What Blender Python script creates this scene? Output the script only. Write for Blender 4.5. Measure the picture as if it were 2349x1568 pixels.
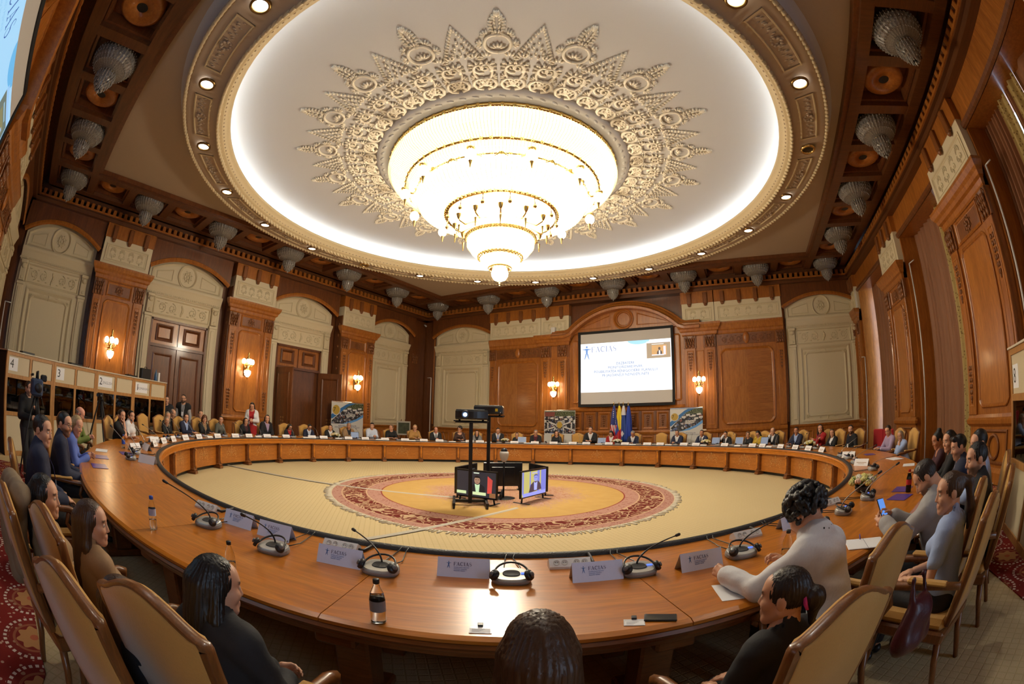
import bpy, math, random
import numpy as np
from mathutils import Matrix, Vector
random.seed(7); rng = np.random.default_rng(7)
PI = math.pi; R_ = math.radians
SC = bpy.context.scene; COL = SC.collection
for o in list(bpy.data.objects): bpy.data.objects.remove(o)

# ---------------------------------------------------------------- camera
CAM = Vector((5.1473, -8.5519, 1.6604)); F_PX = 1035.0
PITCH, ROLL, PHI = .1723, .0176, .5105
def cam_axes():
    cp, sp = math.cos(PITCH), math.sin(PITCH); cr, sr = math.cos(ROLL), math.sin(ROLL)
    r = np.array([1, 0, 0.]); up = np.array([0, -sp, cp]); fw = np.array([0, cp, sp])
    A = np.stack([cr*r + sr*up, -sr*r + cr*up, fw])
    c, s = math.cos(PHI), math.sin(PHI)
    return A @ np.array([[c, -s, 0], [s, c, 0], [0, 0, 1]]).T
AX = cam_axes()
cd = bpy.data.cameras.new('camera'); cam = bpy.data.objects.new('camera', cd); COL.objects.link(cam)
cd.type = 'PANO'; cd.panorama_type = 'FISHEYE_EQUISOLID'; cd.sensor_width = 36; cd.sensor_fit = 'HORIZONTAL'
cd.fisheye_lens = F_PX/2349*36; cd.fisheye_fov = R_(220); cd.clip_start = .05; cd.clip_end = 100
cam.matrix_world = Matrix(((AX[0][0], AX[1][0], -AX[2][0], CAM[0]), (AX[0][1], AX[1][1], -AX[2][1], CAM[1]),
                           (AX[0][2], AX[1][2], -AX[2][2], CAM[2]), (0, 0, 0, 1)))
SC.camera = cam
# ---------------------------------------------------------------- world, exposure
w = bpy.data.worlds.new('world'); SC.world = w; w.use_nodes = True
w.node_tree.nodes['Background'].inputs[0].default_value = (.62, .75, 1, 1)
w.node_tree.nodes['Background'].inputs[1].default_value = 1.5
SC.view_settings.view_transform = 'Standard'; SC.view_settings.look = 'None'
SC.view_settings.gamma = 1; SC.view_settings.use_curve_mapping = False
SC.view_settings.exposure = EXPOSURE = 0.0
SC.cycles.max_bounces = 6; SC.cycles.diffuse_bounces = 3; SC.cycles.glossy_bounces = 3
SC.cycles.transmission_bounces = 6; SC.cycles.transparent_max_bounces = 8
SC.cycles.sample_clamp_indirect = 6; SC.cycles.caustics_reflective = False; SC.cycles.caustics_refractive = False
CHANDELIER = 5.5; COVE = 38.0; SCONCE = 9.0; DOWNL = 150; CHLAMP = 900; SCL = 20

# what a pixel of the 2349 x 1568 frame looks at: used to measure where things stand on the floor, the table and the walls
def ray(px, py):
    x, y = px-1174.5, -(py-784.); r = math.hypot(x, y)/F_PX; th = 2*math.asin(min(r/2, .999)); ph = math.atan2(y, x)
    d = np.array([math.sin(th)*math.cos(ph), math.sin(th)*math.sin(ph), math.cos(th)])
    return d @ AX
CV = np.array(CAM)
def at_z(px, py, z=0.): d = ray(px, py); return CV + d*(z-CV[2])/d[2]
def at_x(px, py, x): d = ray(px, py); return CV + d*(x-CV[0])/d[0]
def at_y(px, py, y): d = ray(px, py); return CV + d*(y-CV[1])/d[1]
def at_d(px, py, t): d = ray(px, py); return CV + d*t/math.hypot(d[0], d[1])
TC = np.array([.145, .088])                    # centre of the round table
def at_r(px, py, rho, near=False):
    d = ray(px, py); o = CV[:2]-TC; a = d[0]**2+d[1]**2; b = o @ d[:2]; c = o @ o - rho**2; D = b*b-a*c
    t = -b/a if D < 0 else ((-b-math.sqrt(D))/a if near else (-b+math.sqrt(D))/a)
    return CV + d*t
# ---------------------------------------------------------------- mesh builder
class MB:
    def __init__(s): s.v = []; s.f = []; s.m = []; s.sm = []
    def add(s, v, f, mat=0, M=None, smooth=False):
        n = len(s.v)
        if M is not None: v = [tuple(M @ Vector(p)) for p in v]
        s.v += [tuple(p) for p in v]; s.f += [tuple(i+n for i in q) for q in f]
        s.m += [mat]*len(f); s.sm += [smooth]*len(f); return s
    def box(s, x0, x1, y0, y1, z0, z1, mat=0, M=None):
        v = [(x0,y0,z0),(x1,y0,z0),(x1,y1,z0),(x0,y1,z0),(x0,y0,z1),(x1,y0,z1),(x1,y1,z1),(x0,y1,z1)]
        return s.add(v, [(3,2,1,0),(4,5,6,7),(0,1,5,4),(1,2,6,5),(2,3,7,6),(3,0,4,7)], mat, M)
    def bbox(s, x0, x1, y0, y1, z0, z1, b=.01, mat=0, M=None):      # box with chamfered edges
        def ring(i, z): return [(x0+i,y0,z),(x1-i,y0,z),(x1,y0+i,z),(x1,y1-i,z),(x1-i,y1,z),(x0+i,y1,z),(x0,y1-i,z),(x0,y0+i,z)]
        def inset(z): return [(min(max(p[0],x0+b),x1-b),min(max(p[1],y0+b),y1-b),z) for p in ring(b,z)]
        return s.loft([inset(z0), ring(b,z0+b), ring(b,z1-b), inset(z1)], mat, M, caps=True)
    def loft(s, rings, mat=0, M=None, caps=False, closed=True, smooth=False):
        n = len(rings[0]); v = [p for r in rings for p in r]; f = []
        for i in range(len(rings)-1):
            for j in range(n if closed else n-1):
                k = (j+1) % n; f.append((i*n+j, i*n+k, (i+1)*n+k, (i+1)*n+j))
        if caps: f += [tuple(range(n))[::-1], tuple((len(rings)-1)*n+j for j in range(n))]
        return s.add(v, f, mat, M, smooth)
    def lathe(s, prof, n=16, c=(0,0,0), mat=0, M=None, a0=0, a1=2*PI, smooth=True, caps=False):
        full = abs(a1-a0-2*PI) < 1e-6; k = n if full else n+1
        rings = [[(c[0]+r*math.cos(a0+(a1-a0)*j/n), c[1]+r*math.sin(a0+(a1-a0)*j/n), c[2]+z) for j in range(k)] for r, z in prof]
        return s.loft(rings, mat, M, caps and full, full, smooth)
    def tube(s, path, r, n=6, mat=0, M=None, caps=True, smooth=True):
        P = [Vector(p) for p in path]; rs = r if isinstance(r, (list, tuple)) else [r]*len(P); rings = []; up = None
        for i, p in enumerate(P):
            t = (P[min(i+1,len(P)-1)]-P[max(i-1,0)]).normalized()
            if up is None: up = t.orthogonal().normalized()
            up = (up - t*up.dot(t)); up = up.normalized() if up.length > 1e-6 else t.orthogonal().normalized()
            b = t.cross(up); rings.append([tuple(p + (up*math.cos(2*PI*j/n)+b*math.sin(2*PI*j/n))*rs[i]) for j in range(n)])
        return s.loft(rings, mat, M, caps, True, smooth)
    def ball(s, c, r, n=8, m=6, mat=0, M=None):
        rx, ry, rz = r if isinstance(r, (tuple, list)) else (r, r, r)
        rings = [[(c[0]+rx*math.sin(PI*i/m)*math.cos(2*PI*j/n), c[1]+ry*math.sin(PI*i/m)*math.sin(2*PI*j/n), c[2]-rz*math.cos(PI*i/m)) for j in range(n)] for i in range(m+1)]
        rings[0] = [(c[0]+(p[0]-c[0])*.02, c[1]+(p[1]-c[1])*.02, c[2]-rz) for p in rings[1]]
        rings[-1] = [(c[0]+(p[0]-c[0])*.02, c[1]+(p[1]-c[1])*.02, c[2]+rz) for p in rings[-2]]
        return s.loft(rings, mat, M, True, True, True)
    def prism(s, poly, y0, y1, mat=0, M=None):                     # polygon in x,z pushed along y
        n = len(poly); v = [(x,y0,z) for x,z in poly]+[(x,y1,z) for x,z in poly]
        f = [tuple(range(n)), tuple(range(2*n-1,n-1,-1))]+[((j+1)%n, j, j+n, (j+1)%n+n) for j in range(n)]
        return s.add(v, f, mat, M)
    def flat(s, poly, z0, z1, mat=0, M=None):                      # polygon in x,y pushed along z
        n = len(poly); v = [(x,y,z0) for x,y in poly]+[(x,y,z1) for x,y in poly]
        f = [tuple(range(n))[::-1], tuple(range(n,2*n))]+[(j, (j+1)%n, (j+1)%n+n, j+n) for j in range(n)]
        return s.add(v, f, mat, M)
    def mould(s, path, prof, mat=0, closed=True, M=None):          # path in x,z on a wall; prof [(offset inward, y)]
        n = len(path); rings = []
        for i in range(n):
            p = Vector(path[i]); a = Vector(path[i-1]) if (closed or i) else None; b = Vector(path[(i+1)%n]) if (closed or i < n-1) else None
            d1 = (p-a).normalized() if a is not None else (b-p).normalized(); d2 = (b-p).normalized() if b is not None else d1
            n1 = Vector((-d1.y, d1.x)); n2 = Vector((-d2.y, d2.x)); m = n1+n2
            m = m/max(m.length_squared/2, .3) if m.length > 1e-6 else n1
            rings.append([(p.x+m.x*o, y, p.y+m.y*o) for o, y in prof])
        if closed: rings.append(rings[0])
        return s.loft(rings, mat, M, False, False)
def rect(x0, x1, z0, z1): return [(x0,z0),(x1,z0),(x1,z1),(x0,z1)]
def notch(x0, x1, z0, z1, c):                                       # panel outline with stepped-in corners
    return [(x0+c,z0),(x1-c,z0),(x1-c*.4,z0+c*.4),(x1,z0+c),(x1,z1-c),(x1-c*.4,z1-c*.4),(x1-c,z1),(x0+c,z1),(x0+c*.4,z1-c*.4),(x0,z1-c),(x0,z0+c),(x0+c*.4,z0+c*.4)]
def circ(cx, cz, r, n=24, rz=None): return [(cx+r*math.cos(2*PI*i/n), cz+(rz or r)*math.sin(2*PI*i/n)) for i in range(n)]
KIDS = {}
def mesh(name, mb, mats):
    me = bpy.data.meshes.new(name); me.from_pydata(mb.v, [], mb.f)
    for m in (mats if isinstance(mats, (list, tuple)) else [mats]): me.materials.append(m)
    me.polygons.foreach_set('material_index', mb.m); me.polygons.foreach_set('use_smooth', mb.sm); me.update(); return me
def link(name, data, parent=None, M=None):
    o = bpy.data.objects.new(name, data); COL.objects.link(o)
    if parent is not None: o.parent = parent; KIDS.setdefault(parent.name, []).append(o)
    if M is not None: o.matrix_local = M
    return o
def obj(name, mb, mats, parent=None, M=None):
    return link(name, mesh(name, mb, mats) if isinstance(mb, MB) else mb, parent, M)
def tag(o, label=None, cat=None, group=None, kind=None):
    for k, v in (('label', label), ('category', cat), ('group', group), ('kind', kind)):
        if v: o[k] = v
    return o
def thing(name, label, cat, M=None, group=None): return tag(link(name, None, None, M), label, cat, group)
def struct(name, mb=None, mats=None, M=None, parent=None):
    o = obj(name, mb, mats, parent, M) if mb else link(name, None, parent, M)
    if parent is None: o['kind'] = 'structure'
    return o
def dup(o, M=None, label=None, group=None, parent=None):
    c = o.copy(); COL.objects.link(c)
    if parent is not None: c.parent = parent; KIDS.setdefault(parent.name, []).append(c)
    if M is not None: c.matrix_local = M
    if label: c['label'] = label
    if group: c['group'] = group
    for k in list(KIDS.get(o.name, [])): dup(k, None, None, None, c)
    return c
def T(x=0, y=0, z=0, rz=0, s=1): return Matrix.Translation((x, y, z)) @ Matrix.Rotation(rz, 4, 'Z') @ Matrix.Scale(s, 4)
def RX(a): return Matrix.Rotation(a, 4, 'X')
def RY(a): return Matrix.Rotation(a, 4, 'Y')
def RZ(a): return Matrix.Rotation(a, 4, 'Z')

# ---------------------------------------------------------------- materials
MATS = {}
def nodes(name):
    m = bpy.data.materials.new(name); m.use_nodes = True; nt = m.node_tree; b = nt.nodes['Principled BSDF']
    return m, nt, b
def N(nt, t, **kw):
    n = nt.nodes.new(t)
    for k, v in kw.items():
        if k.startswith('i_'):
            key = k[2:]; n.inputs[int(key) if key.isdigit() else key.replace('_', ' ')].default_value = v
        else: setattr(n, k, v)
    return n
def L(nt, a, b): nt.links.new(a, b)
def math_(nt, op, a, b=None, c=None):
    n = N(nt, 'ShaderNodeMath', operation=op)
    for i, x in enumerate((a, b, c)):
        if x is None: continue
        if isinstance(x, (int, float)): n.inputs[i].default_value = x
        else: L(nt, x, n.inputs[i])
    return n.outputs[0]
def mixc(nt, fac, a, b):
    n = N(nt, 'ShaderNodeMix', data_type='RGBA')
    for i, x in ((0, fac), (6, a), (7, b)):
        if isinstance(x, (int, float)): n.inputs[i].default_value = x
        elif isinstance(x, tuple): n.inputs[i].default_value = (*x, 1) if len(x) == 3 else x
        else: L(nt, x, n.inputs[i])
    return n.outputs[2]
def srgb(r, g, b): return tuple((c/255/12.92 if c/255 <= .04045 else ((c/255+.055)/1.055)**2.4) for c in (r, g, b))
def plain(name, col, rough=.6, metal=0., spec=.5, bump=0., bscale=60., var=.0, sheen=0.):
    if name in MATS: return MATS[name]
    m, nt, b = nodes(name); b.inputs['Roughness'].default_value = rough; b.inputs['Metallic'].default_value = metal
    b.inputs['Specular IOR Level'].default_value = spec
    if sheen: b.inputs['Sheen Weight'].default_value = sheen
    tc = N(nt, 'ShaderNodeTexCoord'); nz = N(nt, 'ShaderNodeTexNoise', i_Scale=bscale, i_Detail=3.)
    L(nt, tc.outputs['Object'], nz.inputs['Vector'])
    v = max(var, .03)
    L(nt, mixc(nt, nz.outputs[0], tuple(c*(1-v) for c in col), tuple(min(1, c*(1+v)) for c in col)), b.inputs['Base Color'])
    if bump:
        bp = N(nt, 'ShaderNodeBump', i_Strength=bump, i_Distance=.01); L(nt, nz.outputs[0], bp.inputs['Height']); L(nt, bp.outputs[0], b.inputs['Normal'])
    MATS[name] = m; return m
def emit(name, col, strength, base=(.8,.8,.8)):
    if name in MATS: return MATS[name]
    m, nt, b = nodes(name); b.inputs['Base Color'].default_value = (*base, 1)
    b.inputs['Emission Color'].default_value = (*col, 1); b.inputs['Emission Strength'].default_value = strength
    MATS[name] = m; return m
def wood(name, c1, c2, rough=.35, scale=1., axis='Z', coat=.0, fine=1.):
    if name in MATS: return MATS[name]
    m, nt, b = nodes(name); tc = N(nt, 'ShaderNodeTexCoord'); mp = N(nt, 'ShaderNodeMapping')
    sc = [9*scale]*3; sc['XYZ'.index(axis)] = .9*scale; mp.inputs['Scale'].default_value = sc
    L(nt, tc.outputs['Object'], mp.inputs['Vector'])
    nz = N(nt, 'ShaderNodeTexNoise', i_Scale=1.4, i_Detail=5., i_Roughness=.62, i_Distortion=.15); L(nt, mp.outputs[0], nz.inputs['Vector'])
    n2 = N(nt, 'ShaderNodeTexNoise', i_Scale=9.*fine, i_Detail=3.); L(nt, mp.outputs[0], n2.inputs['Vector'])
    rp = N(nt, 'ShaderNodeValToRGB'); rp.color_ramp.elements[0].position = .3; rp.color_ramp.elements[1].position = .72
    rp.color_ramp.elements[0].color = (*c1, 1); rp.color_ramp.elements[1].color = (*c2, 1)
    L(nt, nz.outputs[0], rp.inputs[0])
    fine_ = N(nt, 'ShaderNodeMapRange', i_1=.35, i_2=.7, i_3=.78, i_4=1.08); L(nt, n2.outputs[0], fine_.inputs[0])
    mul = N(nt, 'ShaderNodeMix', data_type='RGBA', blend_type='MULTIPLY', i_0=1.); L(nt, rp.outputs[0], mul.inputs[6]); L(nt, fine_.outputs[0], mul.inputs[7])
    L(nt, mul.outputs[2], b.inputs['Base Color']); b.inputs['Roughness'].default_value = rough
    b.inputs['Coat Weight'].default_value = coat; b.inputs['Coat Roughness'].default_value = .12
    bp = N(nt, 'ShaderNodeBump', i_Strength=.06 if rough > .25 else .008, i_Distance=.004); L(nt, n2.outputs[0], bp.inputs['Height']); L(nt, bp.outputs[0], b.inputs['Normal'])
    MATS[name] = m; return m
def glassy(name, col=(1,1,1), rough=.02, ior=1.45, alpha=None):
    if name in MATS: return MATS[name]
    m, nt, b = nodes(name); b.inputs['Base Color'].default_value = (*col, 1); b.inputs['Roughness'].default_value = rough
    b.inputs['Transmission Weight'].default_value = 1; b.inputs['IOR'].default_value = ior
    MATS[name] = m; return m
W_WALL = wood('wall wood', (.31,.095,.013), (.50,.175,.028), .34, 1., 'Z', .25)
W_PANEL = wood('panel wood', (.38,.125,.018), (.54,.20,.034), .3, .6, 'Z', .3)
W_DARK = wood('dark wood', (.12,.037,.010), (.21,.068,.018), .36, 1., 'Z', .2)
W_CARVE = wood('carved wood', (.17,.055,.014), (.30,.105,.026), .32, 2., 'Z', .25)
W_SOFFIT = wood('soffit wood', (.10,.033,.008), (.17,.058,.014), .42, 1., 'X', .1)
W_TABLE = wood('table wood', (.48,.145,.011), (.60,.205,.019), .28, .5, 'X', .05)
W_TPANEL = wood('table panel wood', (.38,.115,.014), (.54,.19,.03), .3, 1.4, 'X', .2)
W_TDARK = wood('table dark wood', (.17,.055,.013), (.28,.095,.022), .28, 1., 'X', .3)
W_CHAIR = wood('chair wood', (.16,.056,.015), (.27,.10,.026), .3, 2., 'Z', .3)
W_BOOTH = wood('booth wood', (.42,.19,.055), (.56,.28,.09), .4, 1., 'Z', .1)
W_FLOOR = wood('parquet wood', (.20,.08,.025), (.34,.15,.045), .3, 1.5, 'X', .3)
CREAM = plain('cream plaster', (.72,.62,.42), .6, bump=.05, bscale=30)
CREAM2 = plain('cream plaster relief', (.68,.58,.38), .6)
CEILW = plain('white ceiling plaster', (.52,.50,.485), .8)
CEILC = plain('cream ceiling plaster', (.43,.33,.235), .8, bump=.04, bscale=14)
GILT = plain('gilded plaster', (.60,.48,.29), .5, bump=.2, bscale=40, var=.1)
GILT2 = plain("sunburst plaster", (.74,.66,.52), .55, bump=.1, bscale=30)
BRASS = plain('brass', (.75,.52,.18), .22, 1.)
BLACK = plain('black plastic', (.012,.012,.013), .4)
BLACKM = plain('black metal', (.015,.015,.017), .45, .3)
GREYP = plain('grey plastic', (.30,.30,.29), .4)
WHITEP = plain('white plastic', (.75,.74,.72), .4)
PAPER = plain('white paper', (.82,.82,.84), .7)
CHROME = plain('chrome', (.7,.7,.7), .15, 1.)
TAN = plain('tan upholstery', (.56,.30,.07), .8, bump=.15, bscale=120, var=.08, sheen=.2)
# ---------------------------------------------------------------- floor and carpets
XL, XR, YB, YF = -11.1, 11.05, 10.3, -11.1        # wall planes
fb = MB().box(XL-1.5, XR+1.5, YF-.3, YB+.3, -.12, -.012)
m, nt, b = nodes('parquet'); tc = N(nt, 'ShaderNodeTexCoord'); mp = N(nt, 'ShaderNodeMapping'); mp.inputs['Rotation'].default_value = (0,0,R_(45)); L(nt, tc.outputs['Object'], mp.inputs[0])
bk = N(nt, 'ShaderNodeTexBrick', i_Scale=1., offset=.5); bk.inputs['Color1'].default_value = (.26,.11,.03,1); bk.inputs['Color2'].default_value = (.16,.06,.018,1); bk.inputs['Mortar'].default_value = (.05,.02,.008,1)
bk.inputs['Mortar Size'].default_value = .004; bk.inputs['Brick Width'].default_value = .42; bk.inputs['Row Height'].default_value = .08
L(nt, mp.outputs[0], bk.inputs[0]); L(nt, bk.outputs[0], b.inputs['Base Color']); b.inputs['Roughness'].default_value = .3
floor = struct('floor', fb, m)

def carpet_mat():
    m, nt, b = nodes('beige carpet'); tc = N(nt, 'ShaderNodeTexCoord'); b.inputs['Roughness'].default_value = .95; b.inputs['Specular IOR Level'].default_value = .1
    mp = N(nt, 'ShaderNodeMapping'); mp.inputs['Rotation'].default_value = (0,0,R_(45)); mp.inputs['Scale'].default_value = (1,1,1); L(nt, tc.outputs['Object'], mp.inputs[0])
    sx = N(nt, 'ShaderNodeSeparateXYZ'); L(nt, mp.outputs[0], sx.inputs[0])
    def lines(o, f):
        a = math_(nt, 'MULTIPLY', o, f); a = math_(nt, 'FRACT', a); a = math_(nt, 'SUBTRACT', a, .5); a = math_(nt, 'ABSOLUTE', a); return a
    g = math_(nt, 'MINIMUM', lines(sx.outputs[0], 13.), lines(sx.outputs[1], 13.))
    g = math_(nt, 'SMOOTH_MIN', math_(nt, 'MULTIPLY', g, 9.), 1., .3)
    nz = N(nt, 'ShaderNodeTexNoise', i_Scale=.55, i_Detail=3.); L(nt, tc.outputs['Object'], nz.inputs[0])
    n2 = N(nt, 'ShaderNodeTexNoise', i_Scale=160., i_Detail=2.); L(nt, tc.outputs['Object'], n2.inputs[0])
    c = mixc(nt, g, (.54,.41,.20), (.68,.53,.29)); c = mixc(nt, math_(nt, 'MULTIPLY', nz.outputs[0], .5), c, (.74,.60,.35))
    mul = N(nt, 'ShaderNodeMix', data_type='RGBA', blend_type='MULTIPLY', i_0=.35); L(nt, c, mul.inputs[6]); L(nt, n2.outputs[0], mul.inputs[7]); L(nt, mul.outputs[2], b.inputs['Base Color'])
    bp = N(nt, 'ShaderNodeBump', i_Strength=.3, i_Distance=.01); L(nt, math_(nt, 'ADD', n2.outputs[0], g), bp.inputs['Height']); L(nt, bp.outputs[0], b.inputs['Normal'])
    return m
tag(obj('beige_carpet', MB().flat([(x, y) for x, y in ((-8.55,-10.5),(9.3,-10.5),(9.3,9.4),(-8.55,9.4))], -.012, 0), carpet_mat()),
    'large beige carpet with small diamond weave covering the floor under the round table', 'carpet')

def runner_mat():
    m, nt, b = nodes('red runner'); tc = N(nt, 'ShaderNodeTexCoord'); b.inputs['Roughness'].default_value = .95; b.inputs['Specular IOR Level'].default_value = .1
    sx = N(nt, 'ShaderNodeSeparateXYZ'); L(nt, tc.outputs['Object'], sx.inputs[0])
    P = .62                                                      # medallions in staggered rows
    def cell(o, off):
        a = math_(nt, 'ADD', math_(nt, 'DIVIDE', o, P), off); a = math_(nt, 'FRACT', a); return math_(nt, 'SUBTRACT', a, .5)
    x, y = cell(sx.outputs[0], .0), cell(sx.outputs[1], .0)
    r = math_(nt, 'SQRT', math_(nt, 'ADD', math_(nt, 'MULTIPLY', x, x), math_(nt, 'MULTIPLY', y, y)))
    th = math_(nt, 'ARCTAN2', y, x)
    def band(lo, hi): return math_(nt, 'MULTIPLY', math_(nt, 'GREATER_THAN', r, lo), math_(nt, 'LESS_THAN', r, hi))
    dots = math_(nt, 'GREATER_THAN', math_(nt, 'SINE', math_(nt, 'MULTIPLY', th, 30.)), -.1)
    pet = math_(nt, 'GREATER_THAN', math_(nt, 'ADD', math_(nt, 'MULTIPLY', math_(nt, 'SINE', math_(nt, 'MULTIPLY', th, 8.)), .03), .23), r)
    vr = N(nt, 'ShaderNodeTexVoronoi', i_Scale=15.); L(nt, tc.outputs['Object'], vr.inputs[0])
    fl = math_(nt, 'LESS_THAN', vr.outputs['Distance'], .22)
    c = mixc(nt, fl, (.22,.024,.019), (.55,.36,.26))
    c = mixc(nt, math_(nt, 'LESS_THAN', r, .47), c, (.20,.026,.02))
    c = mixc(nt, math_(nt, 'MULTIPLY', band(.40, .45), dots), c, (.70,.58,.48))
    c = mixc(nt, band(.27, .31), c, (.30,.10,.05))
    c = mixc(nt, pet, c, (.46,.23,.09)); c = mixc(nt, math_(nt, 'LESS_THAN', r, .06), c, (.45,.12,.06))
    c = mixc(nt, math_(nt, 'MULTIPLY', band(.30,.38), math_(nt, 'LESS_THAN', vr.outputs['Distance'], .3)), c, (.36,.2,.12))
    L(nt, c, b.inputs['Base Color'])
    n2 = N(nt, 'ShaderNodeTexNoise', i_Scale=220.); L(nt, tc.outputs['Object'], n2.inputs[0])
    bp = N(nt, 'ShaderNodeBump', i_Strength=.25, i_Distance=.01); L(nt, n2.outputs[0], bp.inputs['Height']); L(nt, bp.outputs[0], b.inputs['Normal'])
    return m
RUN = runner_mat()
def tasselled(name, poly, label, fr):
    o = obj(name, MB().flat(poly, -.004, .012), RUN); tag(o, label, 'carpet'); return o
# ---------------------------------------------------------------- walls: built in a local frame, x along the wall, y into the room, z up
def relief(n, w, h, seed=0, kind='scroll'):                       # scroll-work relief on a panel, centred, y outwards
    mb = MB(); r = random.Random(seed)
    def spiral(cx, cz, R, s, a0, turns=1.6, th=.012):
        pts = []
        for i in range(16):
            t = i/15; a = a0 + s*turns*2*PI*t; q = R*(1-.82*t); pts.append((cx+q*math.cos(a), .012, cz+q*math.sin(a)))
        mb.tube(pts, [th*(1-.5*i/15) for i in range(16)], 5)
    if kind == 'scroll':
        for k in range(n):
            x = -w/2 + w*(k+.5)/n; s = 1 if k % 2 else -1
            if n % 2 and k == n//2:
                for a in range(7): mb.ball((x+.06*h*math.cos(a*.9), .01, -h*.38+a*h*.12), (h*.12*(1-abs(a-3)*.12), .025, h*.1), 6, 4)
                continue
            spiral(x, 0, min(w/n, h)*.44, s, PI*.5*s, 1.5, h*.03)
            for a in range(6): mb.ball((x+.2*h*math.cos(a*1.05), .01, .2*h*math.sin(a*1.05)), (h*.06, .018, h*.06), 6, 4)
            for q in (-1, 1): mb.ball((x+q*h*.36, .008, -s*h*.36), (h*.12, .014, h*.05), 6, 4)
    elif kind == 'anthemion':                                     # row of palmettes and urns
        for k in range(n):
            x = -w/2 + w*(k+.5)/n
            for a in range(-2, 3):
                d = a*.5; mb.ball((x+math.sin(d)*h*.26, .008, h*.05+math.cos(d)*h*.26), (h*.055, .014, h*.15), 6, 4, 0)
            for q in (-1, 1): spiral(x+q*h*.17, -h*.2, h*.15, -q, PI*.5, 1.2, h*.025)
            mb.ball((x, .01, -h*.35), (h*.07, .016, h*.12), 6, 4)
    elif kind == 'medal':                                         # flower medallion
        for a in range(8):
            q = a*PI/4; mb.ball((w*.23*math.cos(q), .01, h*.23*math.sin(q)), (w*.11, .02, h*.11), 6, 4)
            mb.ball((w*.38*math.cos(q+.39), .006, h*.38*math.sin(q+.39)), (w*.05, .012, h*.05), 6, 4)
        mb.ball((0, .015, 0), (w*.1, .03, h*.1), 8, 5)
    elif kind == 'drop':                                          # hanging garland
        for k in range(n):
            z = h/2 - h*(k+.4)/n; q = w*.42*(1-.55*k/n)
            for s in (-1, 1): mb.ball((s*q*.5, .012, z), (q*.5, .025, h/n*.42), 6, 4)
        mb.ball((0, .014, -h/2), (w*.1, .02, h*.06), 6, 4)
    elif kind == 'acanthus':                                      # capital leaves with volutes
        for row in range(3):
            for k in range(3+row):
                x = -w*.42 + w*.84*(k+.5)/(3+row); z = -h*.36 + row*h*.27
                mb.ball((x, .02+.012*row, z), (w*.42/(3+row), .045, h*.17), 6, 4)
        for s in (-1, 1): spiral(s*w*.34, h*.36, w*.17, s, PI*.5, 1.7, w*.04)
    return mb
RC = {}
def rel(kind, n, w, h, mat, name, parent, x, y, z):
    k = (kind, n, round(w, 2), round(h, 2), mat.name)
    if k not in RC: RC[k] = mesh(name, relief(n, w, h, len(RC), kind), mat)
    return link(name, RC[k], parent, T(x, y, z))
PANEL_PROF = [(0, 0), (0, .03), (.02, .045), (.045, .03), (.06, .012), (.09, 0)]
def panel(parent, x0, x1, z0, z1, y, c=.0, mat=None, fmat=None, name='panel', prof=PANEL_PROF, s=1.):
    path = notch(x0, x1, z0, z1, c) if c else rect(x0, x1, z0, z1)
    mb = MB(); mb.mould(path, [(o*s, y+h*s) for o, h in prof]); obj('panel_moulding', mb, fmat or W_WALL, parent)
    return obj(name, MB().box(x0+.01, x1-.01, y-.01, y+.006, z0+.01, z1-.01), mat or W_PANEL, parent)
def cornice(x0, x1, y, steps, ret=True):                          # stepped moulding: steps [(z, projection)]
    mb = MB(); ring = []
    for z, p in steps: ring.append([(x0-(p if ret else 0), y-.02, z), (x0-(p if ret else 0), y+p, z), (x1+(p if ret else 0), y+p, z), (x1+(p if ret else 0), y-.02, z)])
    return mb.loft(ring, 0, None, True)
def frieze(W, x0, x1, y, z0=5.5, z1=6.42, corbels=3, depth=.5):
    f = obj('frieze_block', MB().box(x0, x1, y-depth, y, z0, z1+.02), CREAM, W)
    mb = MB(); mb.mould(rect(x0+.12, x1-.12, z0+.13, z1-.2), [(0, y), (0, y+.025), (.03, y+.03), (.05, y+.004)]); mb.mould(rect(x0+.2, x1-.2, z0+.2, z1-.27), [(0, y), (.01, y+.015), (.025, y+.002)])
    obj('frieze_moulding', mb, CREAM2, f)
    n = max(2, int((x1-x0)/.5)); rel('anthemion', n, x1-x0-.5, .42, CREAM2, 'frieze_relief', f, (x0+x1)/2, y, (z0+z1)/2-.03)
    wb = obj('corbel_beam', MB().box(x0-.03, x1+.03, y-depth, y+.02, z1, 6.95), W_WALL, W)
    for k in range(corbels):
        x = x0 + (x1-x0)*(k+.5)/corbels
        mb = MB().bbox(x-.09, x+.09, y, y+.12, z1-.06, z1+.42, .02); mb.ball((x, y+.07, z1-.09), (.075, .06, .07), 8, 5)
        obj('corbel', mb, W_CARVE, wb)
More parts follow.
